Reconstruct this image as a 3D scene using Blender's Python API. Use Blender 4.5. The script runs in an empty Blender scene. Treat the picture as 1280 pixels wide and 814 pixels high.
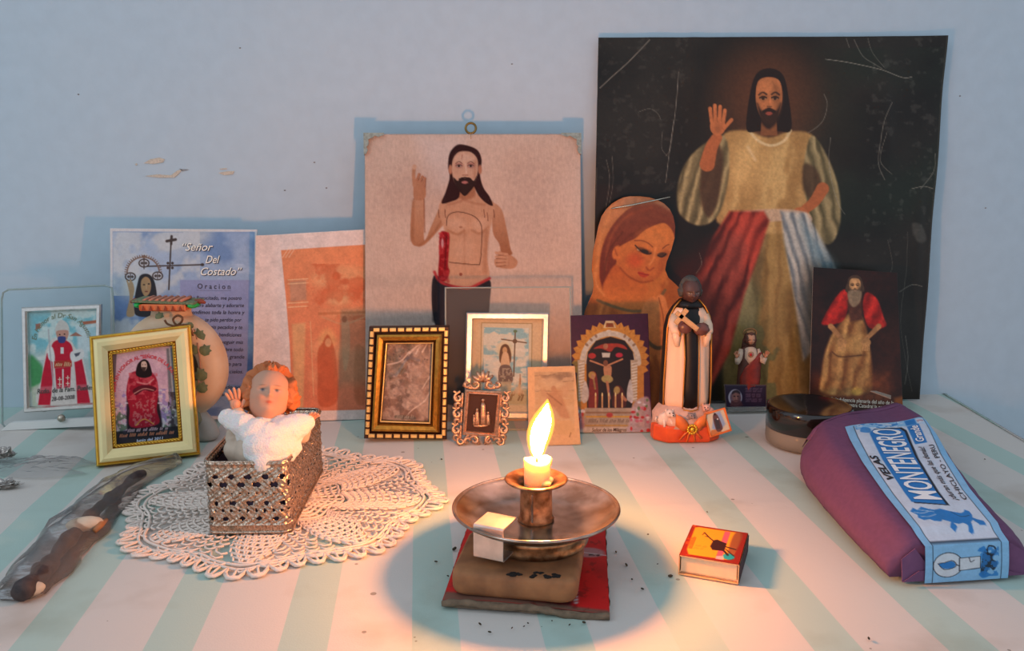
import bpy, bmesh, math, random
import numpy as np
from mathutils import Vector, Matrix
random.seed(7)
C = bpy.context.scene.collection
S = bpy.context.scene

# ------------------------------------------------------------------ camera
F = 1090.0; CAM_H = .24; CAM_Y = .83
PITCH = math.atan(217 / F); YAW = math.radians(3.0)
cam_d = bpy.data.cameras.new('camera'); cam = bpy.data.objects.new('camera', cam_d); C.objects.link(cam)
cam_d.sensor_width = 36; cam_d.lens = F / 1280 * 36; cam_d.clip_start = .01
cam.location = (0, -CAM_Y, CAM_H); cam.rotation_euler = (math.pi / 2 - PITCH, 0, -YAW)
S.camera = cam
# ------------------------------------------------------------------ light
S.view_settings.view_transform = 'Standard'; S.view_settings.look = 'None'
S.cycles.transparent_max_bounces = 32; S.cycles.max_bounces = 10
S.view_settings.exposure = 0.0; S.view_settings.gamma = 1.0; S.view_settings.use_curve_mapping = False
W = bpy.data.worlds.new('room_daylight'); S.world = W; W.use_nodes = True
W.node_tree.nodes['Background'].inputs[0].default_value = (.71, .79, .90, 1)
W.node_tree.nodes['Background'].inputs[1].default_value = .76
def area(name, loc, target, sx, sy, power, col):
    d = bpy.data.lights.new(name, 'AREA'); d.shape = 'RECTANGLE'; d.size = sx; d.size_y = sy; d.energy = power; d.color = col
    o = bpy.data.objects.new(name, d); C.objects.link(o); o.location = loc
    o.rotation_euler = (Vector(target) - Vector(loc)).to_track_quat('-Z', 'Y').to_euler()
    return o
area('daylight_from_window', (-1.9, -1.7, 1.5), (0, 0, .1), 1.0, 1.3, 11.0, (.84, .95, 1.0))
FLAME = (2900.0, 930.0, 230.0)     # radiance of the candle flame's core
# ------------------------------------------------------------------ photo frame -> points of the room
_f = np.array([math.sin(YAW) * math.cos(PITCH), math.cos(YAW) * math.cos(PITCH), -math.sin(PITCH)])
_r = np.array([math.cos(YAW), -math.sin(YAW), 0.]); _u = np.cross(_r, _f)
_o = np.array([0, -CAM_Y, CAM_H])
def ray(x, y): return _f + _r * (x - 640) / F - _u * (y - 407) / F
def G(x, y, z=0.):                 # point of the horizontal plane at height z
    d = ray(x, y); return Vector(_o + d * (z - CAM_H) / d[2])
def AY(x, y, Y):                   # point of the plane parallel to the wall
    d = ray(x, y); return Vector(_o + d * (Y + CAM_Y) / d[1])

# ------------------------------------------------------------------ colour and materials
def lin(c):
    c = np.asarray(c, float)
    return np.where(c <= .04045, c / 12.92, ((c + .055) / 1.055) ** 2.4)
def rgb(r, g, b): return tuple(lin(np.array([r, g, b]) / 255.)) + (1.,)
def mat(name, col, rough=.6, metal=0., bump=0., scale=300., vary=.12, col2=None, spec=.5, sss=0., coat=0., detail=4.):
    m = bpy.data.materials.new(name); m.use_nodes = True; n = m.node_tree.nodes; l = m.node_tree.links
    b = n['Principled BSDF']; b.inputs['Roughness'].default_value = rough; b.inputs['Metallic'].default_value = metal
    b.inputs['Specular IOR Level'].default_value = spec
    if coat: b.inputs['Coat Weight'].default_value = coat; b.inputs['Coat Roughness'].default_value = .12
    if sss:
        b.inputs['Subsurface Weight'].default_value = sss; b.inputs['Subsurface Radius'].default_value = (.02, .008, .004); b.inputs['Subsurface Scale'].default_value = .5
    c1 = rgb(*col); c2 = rgb(*col2) if col2 else tuple(x * (1 - vary) for x in c1[:3]) + (1,)
    tc = n.new('ShaderNodeTexCoord'); no = n.new('ShaderNodeTexNoise'); no.inputs['Scale'].default_value = scale; no.inputs['Detail'].default_value = detail
    l.new(tc.outputs['Object'], no.inputs['Vector'])
    r = n.new('ShaderNodeValToRGB'); r.color_ramp.elements[0].position = .35; r.color_ramp.elements[1].position = .65
    r.color_ramp.elements[0].color = c2; r.color_ramp.elements[1].color = c1
    l.new(no.outputs['Fac'], r.inputs['Fac']); l.new(r.outputs['Color'], b.inputs['Base Color'])
    if bump:
        bp = n.new('ShaderNodeBump'); bp.inputs['Strength'].default_value = bump; bp.inputs['Distance'].default_value = .001
        l.new(no.outputs['Fac'], bp.inputs['Height']); l.new(bp.outputs['Normal'], b.inputs['Normal'])
    return m
def print_mat(name, rough=.4, spec=.5, bump=.05, scale=900, sss=0., metal=0.):
    m = bpy.data.materials.new(name); m.use_nodes = True; n = m.node_tree.nodes; l = m.node_tree.links
    b = n['Principled BSDF']; b.inputs['Roughness'].default_value = rough; b.inputs['Specular IOR Level'].default_value = spec
    b.inputs['Metallic'].default_value = metal
    a = n.new('ShaderNodeAttribute'); a.attribute_name = 'Col'; tc = n.new('ShaderNodeTexCoord')
    no = n.new('ShaderNodeTexNoise'); no.inputs['Scale'].default_value = scale; l.new(tc.outputs['Object'], no.inputs['Vector'])
    mx = n.new('ShaderNodeMix'); mx.data_type = 'RGBA'; mx.blend_type = 'MULTIPLY'; mx.inputs[0].default_value = .18
    l.new(a.outputs['Color'], mx.inputs[6]); l.new(no.outputs['Fac'], mx.inputs[7]); l.new(mx.outputs[2], b.inputs['Base Color'])
    bp = n.new('ShaderNodeBump'); bp.inputs['Strength'].default_value = bump; bp.inputs['Distance'].default_value = .0006
    l.new(no.outputs['Fac'], bp.inputs['Height']); l.new(bp.outputs['Normal'], b.inputs['Normal'])
    return m
def glass_mat(name, tint=(.93, .97, .96), rough=.03, wt=.10, milk=0., milkcol=(.8, .85, .88), bump=0., scale=60):
    m = bpy.data.materials.new(name); m.use_nodes = True; n = m.node_tree.nodes; l = m.node_tree.links
    n.remove(n['Principled BSDF']); out = n['Material Output']
    t = n.new('ShaderNodeBsdfTransparent'); t.inputs[0].default_value = (*tint, 1)
    g = n.new('ShaderNodeBsdfGlossy'); g.inputs['Roughness'].default_value = rough
    lw = n.new('ShaderNodeLayerWeight'); lw.inputs[0].default_value = wt
    mx = n.new('ShaderNodeMixShader'); l.new(lw.outputs['Fresnel'], mx.inputs[0]); l.new(t.outputs[0], mx.inputs[1]); l.new(g.outputs[0], mx.inputs[2])
    last = mx
    if bump:
        tc = n.new('ShaderNodeTexCoord'); no = n.new('ShaderNodeTexNoise'); no.inputs['Scale'].default_value = scale; no.inputs['Detail'].default_value = 6
        l.new(tc.outputs['Object'], no.inputs['Vector']); bp = n.new('ShaderNodeBump'); bp.inputs['Strength'].default_value = bump; bp.inputs['Distance'].default_value = .003
        l.new(no.outputs['Fac'], bp.inputs['Height']); l.new(bp.outputs['Normal'], g.inputs['Normal'])
    if milk:
        d = n.new('ShaderNodeBsdfDiffuse'); d.inputs[0].default_value = (*milkcol, 1)
        m2 = n.new('ShaderNodeMixShader'); m2.inputs[0].default_value = milk; l.new(last.outputs[0], m2.inputs[1]); l.new(d.outputs[0], m2.inputs[2]); last = m2
    l.new(last.outputs[0], out.inputs['Surface'])
    return m

# ------------------------------------------------------------------ objects
def tag(o, label=None, cat=None, group=None, kind=None):
    for k, v in (('label', label), ('category', cat), ('group', group), ('kind', kind)):
        if v: o[k] = v
    return o
def empty(name, loc=(0, 0, 0), rz=0., matrix=None):
    o = bpy.data.objects.new(name, None); C.objects.link(o); o.empty_display_size = .01
    if matrix is not None: o.matrix_world = matrix
    else: o.location = loc; o.rotation_euler = (0, 0, rz)
    return o
def link(name, me, parent=None, loc=None, rot=None, scale=None):
    o = bpy.data.objects.new(name, me); C.objects.link(o)
    if parent is not None: o.parent = parent
    if loc is not None: o.location = loc
    if rot is not None: o.rotation_euler = rot
    if scale is not None: o.scale = scale
    return o
def mesh(name, V, Fc, m, parent=None, smooth=True, cols=None, loc=None, rot=None, scale=None):
    me = bpy.data.meshes.new(name); me.from_pydata([tuple(map(float, v)) for v in V], [], Fc); me.materials.append(m)
    me.polygons.foreach_set('use_smooth', [smooth] * len(me.polygons))
    if cols is not None: setcol(me, cols)
    me.update()
    return link(name, me, parent, loc, rot, scale)
def setcol(me, cols):
    a = me.color_attributes.new('Col', 'FLOAT_COLOR', 'POINT')
    c = np.ones((len(me.vertices), 4), np.float32); c[:, :3] = cols; a.data.foreach_set('color', c.ravel())
class MB:                           # gathers simple shapes that make up ONE part
    def __init__(s): s.v = []; s.f = []; s.c = []
    def add(s, V, Fc, col=None):
        b = len(s.v); s.v += [tuple(v) for v in V]; s.f += [tuple(i + b for i in f) for f in Fc]; s.c += [col or (.8, .8, .8)] * len(V); return s
    def box(s, c, d, rot=None, col=None, bev=0.):
        hx, hy, hz = d[0] / 2, d[1] / 2, d[2] / 2
        if bev <= 0:
            V = [Vector((x * hx, y * hy, z * hz)) for x in (-1, 1) for y in (-1, 1) for z in (-1, 1)]
            Fc = [(0, 1, 3, 2), (4, 6, 7, 5), (0, 4, 5, 1), (2, 3, 7, 6), (0, 2, 6, 4), (1, 5, 7, 3)]
        else:
            V = []; Fc = []; rings = []
            for z, k in ((-hz, bev), (-hz + bev, 0), (hz - bev, 0), (hz, bev)):
                r = []
                for (a, b_) in ((-1, -1), (1, -1), (1, 1), (-1, 1)):
                    for q in (0, 1):
                        e = bev
                        x = a * (hx - k - (e if (q == (0 if a * b_ > 0 else 1)) else 0)); y = b_ * (hy - k - (e if (q == (1 if a * b_ > 0 else 0)) else 0))
                        r.append(len(V)); V.append(Vector((x, y, z)))
                rings.append(r)
            n = 8
            for a, b_ in zip(rings, rings[1:]):
                for i in range(n): Fc.append((a[i], a[(i + 1) % n], b_[(i + 1) % n], b_[i]))
            Fc.append(tuple(reversed(rings[0]))); Fc.append(tuple(rings[-1]))
        if rot is not None: V = [rot @ v for v in V]
        return s.add([v + Vector(c) for v in V], Fc, col)
    def tube(s, pts, r, n=6, col=None, closed=False, flat=1.):
        pts = [Vector(p) for p in pts]; m = len(pts); rr = r if isinstance(r, (list, tuple)) else [r] * m
        V = []; prev = None
        for i, p in enumerate(pts):
            if closed: t = pts[(i + 1) % m] - pts[i - 1]
            else: t = pts[min(i + 1, m - 1)] - pts[max(i - 1, 0)]
            t = t.normalized() if t.length > 1e-9 else Vector((0, 0, 1))
            if prev is None: a = t.orthogonal().normalized()
            else: a = (prev - t * prev.dot(t)); a = a.normalized() if a.length > 1e-6 else t.orthogonal().normalized()
            prev = a; b_ = t.cross(a)
            for k in range(n):
                w = 2 * math.pi * k / n; V.append(p + (a * math.cos(w) + b_ * math.sin(w) * flat) * rr[i])
        Fc = [(i * n + k, i * n + (k + 1) % n, (i + 1) * n + (k + 1) % n, (i + 1) * n + k) for i in range(m - 1) for k in range(n)]
        if closed: Fc += [((m - 1) * n + k, (m - 1) * n + (k + 1) % n, (k + 1) % n, k) for k in range(n)]
        else: Fc += [tuple(reversed(range(n))), tuple(range((m - 1) * n, m * n))]
        return s.add(V, Fc, col)
    def ball(s, c, r, n=10, m=7, col=None, rot=None):
        r = (r, r, r) if not isinstance(r, (tuple, list)) else r; V = []
        for i in range(m + 1):
            th = math.pi * i / m
            for k in range(n):
                ph = 2 * math.pi * k / n; v = Vector((r[0] * math.sin(th) * math.cos(ph), r[1] * math.sin(th) * math.sin(ph), r[2] * math.cos(th)))
                V.append((rot @ v if rot is not None else v) + Vector(c))
        Fc = [(i * n + k, (i + 1) * n + k, (i + 1) * n + (k + 1) % n, i * n + (k + 1) % n) for i in range(m) for k in range(n)]
        return s.add(V, Fc, col)
    def lathe(s, prof, n=48, c=(0, 0, 0), col=None, axis='z', sx=1., sy=1.):
        V = []; m = len(prof)
        for r, z in prof:
            for k in range(n):
                w = 2 * math.pi * k / n; x, y = r * math.cos(w) * sx, r * math.sin(w) * sy
                v = (x, y, z) if axis == 'z' else (x, -z, y)
                V.append(Vector(v) + Vector(c))
        Fc = [(i * n + k, i * n + (k + 1) % n, (i + 1) * n + (k + 1) % n, (i + 1) * n + k) for i in range(m - 1) for k in range(n)]
        return s.add(V, Fc, col)
    def prism(s, pts, y0, y1, col=None):      # outline in local x,z pushed from y0 to y1
        n = len(pts); V = [(p[0], y0, p[1]) for p in pts] + [(p[0], y1, p[1]) for p in pts]
        Fc = [tuple(range(n)), tuple(reversed(range(n, 2 * n)))] + [(i, n + i, n + (i + 1) % n, (i + 1) % n) for i in range(n)]
        return s.add(V, Fc, col)
    def loft(s, secs, n=24, col=None, cap=True, pw=2.):   # sections (cx,cy,cz,rx,ry[,rot])
        V = []
        for q in secs:
            cx, cy, cz, rx, ry = q[:5]; ro = q[5] if len(q) > 5 else 0.
            for k in range(n):
                w = 2 * math.pi * k / n; cw, sw = math.cos(w), math.sin(w)
                x = rx * math.copysign(abs(cw) ** (2 / pw), cw); y = ry * math.copysign(abs(sw) ** (2 / pw), sw)
                V.append((cx + x * math.cos(ro) - y * math.sin(ro), cy + x * math.sin(ro) + y * math.cos(ro), cz))
        m = len(secs)
        Fc = [(i * n + k, i * n + (k + 1) % n, (i + 1) * n + (k + 1) % n, (i + 1) * n + k) for i in range(m - 1) for k in range(n)]
        if cap: Fc += [tuple(reversed(range(n))), tuple(range((m - 1) * n, m * n))]
        return s.add(V, Fc, col)
    def out(s, name, m, parent=None, smooth=True, colors=False, **k):
        return mesh(name, s.v, s.f, m, parent, smooth, np.array(s.c) if colors else None, **k)
def subsurf(o, n=2):
    md = o.modifiers.new('smooth', 'SUBSURF'); md.levels = n; md.render_levels = n; return o
def spline(p, n=6, closed=False):
    p = [np.array(q, float) for q in p]; m = len(p); o = []
    for i in range(m if closed else m - 1):
        a = p[(i - 1) % m] if closed or i > 0 else p[0]; b = p[i]; c = p[(i + 1) % m]; d = p[(i + 2) % m] if closed or i < m - 2 else p[-1]
        for k in range(n):
            t = k / n; o.append(.5 * ((2 * b) + (c - a) * t + (2 * a - 5 * b + 4 * c - d) * t * t + (3 * b - a - 3 * c + d) * t ** 3))
    if not closed: o.append(p[-1])
    return o

# ------------------------------------------------------------------ flat print engine: colours on a fine grid
def vnoise(x, y, seed=0):
    r = np.random.RandomState(seed); T = r.rand(64, 64)
    xi = np.floor(x).astype(int); yi = np.floor(y).astype(int); fx = x - xi; fy = y - yi
    fx = fx * fx * (3 - 2 * fx); fy = fy * fy * (3 - 2 * fy)
    a = T[xi % 64, yi % 64]; b = T[(xi + 1) % 64, yi % 64]; c = T[xi % 64, (yi + 1) % 64]; d = T[(xi + 1) % 64, (yi + 1) % 64]
    return (a * (1 - fx) + b * fx) * (1 - fy) + (c * (1 - fx) + d * fx) * fy
def fbm(x, y, seed=0, o=4):
    s = 0; a = .5; t = 0
    for i in range(o): s = s + a * vnoise(x * 2 ** i, y * 2 ** i, seed + i); t += a; a *= .5
    return s / t
class Cv:
    def __init__(s, X, Y, base):
        s.X = X; s.Y = Y; s.c = np.empty((len(X), 3)); s.c[:] = np.array(base) / 255.
    def put(s, idx, al, col):
        if len(idx) == 0: return
        c = col(s.X[idx], s.Y[idx]) / 255. if callable(col) else np.array(col, float) / 255.
        al = al[:, None]; s.c[idx] = s.c[idx] * (1 - al) + c * al
    def box(s, x0, y0, x1, y1): return np.nonzero((s.X > x0) & (s.X < x1) & (s.Y > y0) & (s.Y < y1))[0]
    def P(s, pts, col, soft=.7, a=1., sm=False):
        if sm: pts = spline(pts, 5, True)
        p = np.array(pts, float); e = soft + .5
        idx = s.box(p[:, 0].min() - e, p[:, 1].min() - e, p[:, 0].max() + e, p[:, 1].max() + e)
        if len(idx) == 0: return
        x = s.X[idx]; y = s.Y[idx]; d = np.full(len(x), 1e9); ins = np.zeros(len(x), bool)
        for i in range(len(p)):
            x0, y0 = p[i]; x1, y1 = p[(i + 1) % len(p)]; dx, dy = x1 - x0, y1 - y0
            t = np.clip(((x - x0) * dx + (y - y0) * dy) / (dx * dx + dy * dy + 1e-12), 0, 1)
            d = np.minimum(d, (x - x0 - t * dx) ** 2 + (y - y0 - t * dy) ** 2)
            if y0 != y1: ins ^= ((y0 > y) != (y1 > y)) & (x < dx * (y - y0) / (dy if dy else 1e-9) + x0)
        d = np.sqrt(d) * np.where(ins, 1, -1); al = np.clip(d / (2 * soft) + .5, 0, 1); s.put(idx, al * al * (3 - 2 * al) * a, col)
    def E(s, cx, cy, rx, ry, col, rot=0., soft=.7, a=1.):
        R = max(rx, ry) + soft + 1; idx = s.box(cx - R, cy - R, cx + R, cy + R); x = s.X[idx] - cx; y = s.Y[idx] - cy
        c, n = math.cos(rot), math.sin(rot); u = x * c + y * n; v = -x * n + y * c
        d = (1 - np.sqrt((u / rx) ** 2 + (v / ry) ** 2)) * min(rx, ry); al = np.clip(d / (2 * soft) + .5, 0, 1); s.put(idx, al * al * (3 - 2 * al) * a, col)
    def L(s, pts, w, col, soft=.5, a=1., sm=True):
        if sm and len(pts) > 2: pts = spline(pts, 5)
        p = np.array(pts, float); w0, w1 = w if isinstance(w, tuple) else (w, w); e = max(w0, w1) + soft + 1
        idx = s.box(p[:, 0].min() - e, p[:, 1].min() - e, p[:, 0].max() + e, p[:, 1].max() + e)
        if len(idx) == 0: return
        x = s.X[idx]; y = s.Y[idx]; best = np.full(len(x), -1e9); n = len(p) - 1
        for i in range(n):
            x0, y0 = p[i]; dx, dy = p[i + 1] - p[i]
            t = np.clip(((x - x0) * dx + (y - y0) * dy) / (dx * dx + dy * dy + 1e-12), 0, 1)
            d = np.hypot(x - x0 - t * dx, y - y0 - t * dy); best = np.maximum(best, (w0 + (w1 - w0) * (i + t) / n) / 2 - d)
        al = np.clip(best / (2 * soft) + .5, 0, 1); s.put(idx, al * a, col)
    def N(s, amp, sc, seed=0, box=None, sy=None):
        idx = np.arange(len(s.X)) if box is None else s.box(*box)
        s.c[idx] = np.clip(s.c[idx] * (1 + amp * (2 * fbm(s.X[idx] / sc, s.Y[idx] / (sy or sc), seed) - 1))[:, None], 0, 1)
    def mixn(s, col, sc, seed=0, lo=.45, hi=.6, a=1., box=None, sy=None):   # noise-shaped blotches of a colour
        idx = np.arange(len(s.X)) if box is None else s.box(*box)
        k = np.clip((fbm(s.X[idx] / sc, s.Y[idx] / (sy or sc), seed) - lo) / (hi - lo), 0, 1) * a; s.put(idx, k, col)
    def squiggle(s, x0, x1, y, h, col, a=.9, seed=0, slope=0.):      # writing too small to read
        r = random.Random(seed); x = x0
        while x < x1 - h * .6:
            wl = r.uniform(1.5, 5) * h * .8; xe = min(x + wl, x1); q = x
            while q < xe - h * .3:
                s.L([(q, y + slope * (q - x0)), (q + h * .25, y - h * r.uniform(.5, 1) + slope * (q - x0))], h * .3, col, .3, a, False); q += h * .5
            x = xe + h * .6
def gx(c0, c1, y0, y1, axis='y'):
    c0 = np.array(c0, float); c1 = np.array(c1, float)
    def f(x, y):
        t = np.clip(((y if axis == 'y' else x) - y0) / (y1 - y0), 0, 1)[:, None]; return c0 * (1 - t) + c1 * t
    return f
def folds(c0, c1, fn, w=1.):       # cloth folds: bands between two colours along a coordinate fn(x,y)
    c0 = np.array(c0, float); c1 = np.array(c1, float)
    def f(x, y):
        q = fn(x, y) + .9 * (fbm(x / 16, y / 34, 77, 3) - .5); t = np.clip(.5 + (.22 + .3 * fbm(x / 30, y / 30, 78, 2)) * np.sin(q * 6.28) + .16 * np.sin(q * 12.1 + 1.3) * vnoise(x / 22, y / 22, 79), 0, 1)[:, None]; return c0 * (1 - t) + c1 * t
    return f
def homog(src, dst):
    A = []; b = []
    for (x, y), (u, v) in zip(src, dst):
        A.append([x, y, 1, 0, 0, 0, -u * x, -u * y]); b.append(u); A.append([0, 0, 0, x, y, 1, -v * x, -v * y]); b.append(v)
    h = np.append(np.linalg.solve(np.array(A, float), np.array(b, float)), 1).reshape(3, 3)
    def f(x, y):
        w = h[2, 0] * x + h[2, 1] * y + h[2, 2]; return (h[0, 0] * x + h[0, 1] * y + h[0, 2]) / w, (h[1, 0] * x + h[1, 1] * y + h[1, 2]) / w
    return f
class Plane:                        # where a flat thing stands: base point, turn about z, backward lean
    def __init__(s, p, yaw=0., lean=0.):
        yaw = math.radians(yaw); lean = math.radians(lean); s.p = Vector(p)
        s.ex = Vector((math.cos(yaw), math.sin(yaw), 0)); bk = Vector((-math.sin(yaw), math.cos(yaw), 0))
        s.ez = Vector((0, 0, 1)) * math.cos(lean) + bk * math.sin(lean); s.n = s.ex.cross(s.ez)
        M = Matrix.Identity(4)
        for i in range(3): M[i][0] = s.ex[i]; M[i][1] = -s.n[i]; M[i][2] = s.ez[i]; M[i][3] = s.p[i]
        s.M = M
    def at(s, x, y):
        d = Vector(ray(x, y)); o = Vector(_o); t = (s.p - o).dot(s.n) / d.dot(s.n); q = o + d * t - s.p
        return q.dot(s.ex), q.dot(s.ez)
def sheet(name, pl, quad, nx, ny, paint, m, thick=.0004, disp=None, parent=None, y=0., gain=(1, 1, 1), rows=None, base=(128, 128, 128), back=(.75, .72, .68)):
    """quad: artwork coordinates of the corners TL TR BR BL; the grid's own left/right bounds can follow rows(v)."""
    loc = [pl.at(*q) for q in quad]; tr2lo = homog(quad, loc); lo2tr = homog(loc, quad)
    U, Vv = np.meshgrid(np.linspace(0, 1, nx + 1), np.linspace(0, 1, ny + 1)); U = U.ravel(); Vv = Vv.ravel()
    if rows is None:
        L = [np.array(q) for q in loc]
        P = ((1 - U) * (1 - Vv))[:, None] * L[0] + (U * (1 - Vv))[:, None] * L[1] + (U * Vv)[:, None] * L[2] + ((1 - U) * Vv)[:, None] * L[3]
        X, Y = lo2tr(P[:, 0], P[:, 1])
    else:
        ra = np.array(rows, float); t = Vv * (ra[-1, 0] - ra[0, 0]) + ra[0, 0]
        xl = np.interp(t, ra[:, 0], ra[:, 1]); xr = np.interp(t, ra[:, 0], ra[:, 2]); X = xl + (xr - xl) * U; Y = t
        a, b = tr2lo(X, Y); P = np.stack([a, b], 1)
    D = disp(X, Y) if disp else np.zeros(len(X))
    V = np.stack([P[:, 0], y - D, P[:, 1]], 1)
    cv = Cv(X, Y, base); paint(cv)
    cols = lin(np.clip(cv.c, 0, 1)) * np.array(gain)
    n = (nx + 1); i = np.arange(ny)[:, None] * n + np.arange(nx)[None, :]; i = i.ravel()
    F1 = np.stack([i, i + n, i + n + 1, i + 1], 1)
    # rim and a plain back
    br = np.concatenate([np.arange(0, nx), np.arange(nx, n * ny, n), np.arange(n * ny + nx, n * ny, -1), np.arange(n * ny, 0, -n)])
    N0 = len(V); rim = V[br] + np.array([0, thick, 0]); k = len(br); a = np.arange(k); b = (a + 1) % k
    F2 = np.stack([br[a], br[b], N0 + b, N0 + a], 1)
    V2 = np.concatenate([V, rim]); st = 5 if (nx % 5 == 0 and ny % 5 == 0) else 2 if (nx % 2 == 0 and ny % 2 == 0) else 1
    if disp:                        # the back follows the waves too, on a coarser grid
        ci = (np.arange(0, ny + 1, st)[:, None] * n + np.arange(0, nx + 1, st)[None, :]); cny, cnx = ci.shape; B0 = len(V2)
        V2 = np.concatenate([V2, V[ci.ravel()] + np.array([0, thick + .0002, 0])])
        q = (np.arange(cny - 1)[:, None] * cnx + np.arange(cnx - 1)[None, :]).ravel() + B0; F2 = np.concatenate([F2, np.stack([q, q + 1, q + cnx + 1, q + cnx], 1)])
    me = bpy.data.meshes.new(name); nf = len(F1) + len(F2)
    me.vertices.add(len(V2)); me.vertices.foreach_set('co', V2.astype(np.float32).ravel())
    loops = np.concatenate([F1.ravel(), F2.ravel()] + ([] if disp else [N0 + a[::-1]])).astype(np.int32); npoly = nf + (0 if disp else 1)
    me.loops.add(len(loops)); me.loops.foreach_set('vertex_index', loops)
    me.polygons.add(npoly); me.polygons.foreach_set('loop_start', np.arange(npoly, dtype=np.int32) * 4)
    sm = np.zeros(npoly, bool); sm[:len(F1)] = True; me.polygons.foreach_set('use_smooth', sm)
    me.update(calc_edges=True); me.validate()
    allc = np.concatenate([cols, np.tile(np.array(back), (len(V2) - N0, 1))]); setcol(me, allc); me.materials.append(m)
    o = link(name, me, parent)
    if parent is None: o.matrix_world = pl.M
    o_map = lambda x, y_, off=.0003: Vector((*[float(q) for q in tr2lo(x, y_)], 0))
    dd = disp
    def at3(x, y_, off=.00035):
        u, v = tr2lo(x, y_); d0 = float(dd(np.array([x]), np.array([y_]))[0]) if dd else 0.
        return Vector((float(u), y - d0 - off, float(v)))
    return o, at3
_glyph = {}
def glyphs(body, shear=0., bold=0.):
    key = (body, shear, bold)
    if key in _glyph: return _glyph[key]
    cu = bpy.data.curves.new('t', 'FONT'); cu.body = body; cu.shear = shear; cu.offset = bold; cu.resolution_u = 3; cu.fill_mode = 'FRONT'
    ob = bpy.data.objects.new('t', cu); C.objects.link(ob)
    dg = bpy.context.evaluated_depsgraph_get(); me = bpy.data.meshes.new_from_object(ob.evaluated_get(dg))
    V = [v.co.copy() for v in me.vertices]; Fc = [tuple(p.vertices) for p in me.polygons]
    bpy.data.objects.remove(ob); bpy.data.curves.remove(cu); bpy.data.meshes.remove(me)
    xs = [v.x for v in V]; V = [Vector(((v.x - min(xs)) / (max(xs) - min(xs)), v.y / .7)) for v in V]
    _glyph[key] = (V, Fc); return V, Fc
def text(name, body, at3, fn, m, parent, shear=0., bold=0.):
    """fn(u,v) -> artwork coordinates; u runs 0..1 along the line, v is 1 at capital height"""
    V, Fc = glyphs(body, shear, bold)
    return mesh(name, [at3(*fn(v.x, v.y)) for v in V], Fc, m, parent, False)
def line(x0, y0, x1, y1, h):
    dx, dy = x1 - x0, y1 - y0; L = math.hypot(dx, dy); nx, ny = dy / L, -dx / L
    return lambda u, v: (x0 + dx * u + nx * h * v, y0 + dy * u + ny * h * v)
def arc(cx, cy, r, a0, a1, h, ry=None):    # degrees, 0 = right, 90 = up
    ry = ry or r
    def f(u, v):
        a = math.radians(a0 + (a1 - a0) * u); return cx + (r + h * v) * math.cos(a), cy - (ry + h * v) * math.sin(a)
    return f
def ink(name, col, rough=.5): return mat(name, col, rough, scale=200, vary=.05)
INK = {}
def I(r, g, b):
    k = (r, g, b)
    if k not in INK: INK[k] = ink('ink_%d_%d_%d' % k, k)
    return INK[k]
def frame(name, pl, quad, prof, m, parent, y=0., seg=1):
    """mitred moulding round an artwork-coordinate quad; prof: (inset, forward)"""
    c = [pl.at(*q) for q in quad]; V = []; sg = ((1, -1), (-1, -1), (-1, 1), (1, 1))
    for (ins, fw) in prof:
        for (x, z), (sx, sz) in zip(c, sg): V.append((x + sx * ins, y - fw, z + sz * ins))
    Fc = [(i * 4 + k, (i + 1) * 4 + k, (i + 1) * 4 + (k + 1) % 4, i * 4 + (k + 1) % 4) for i in range(len(prof) - 1) for k in range(4)]
    o = mesh(name, V, Fc, m, parent, False); return o

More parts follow.
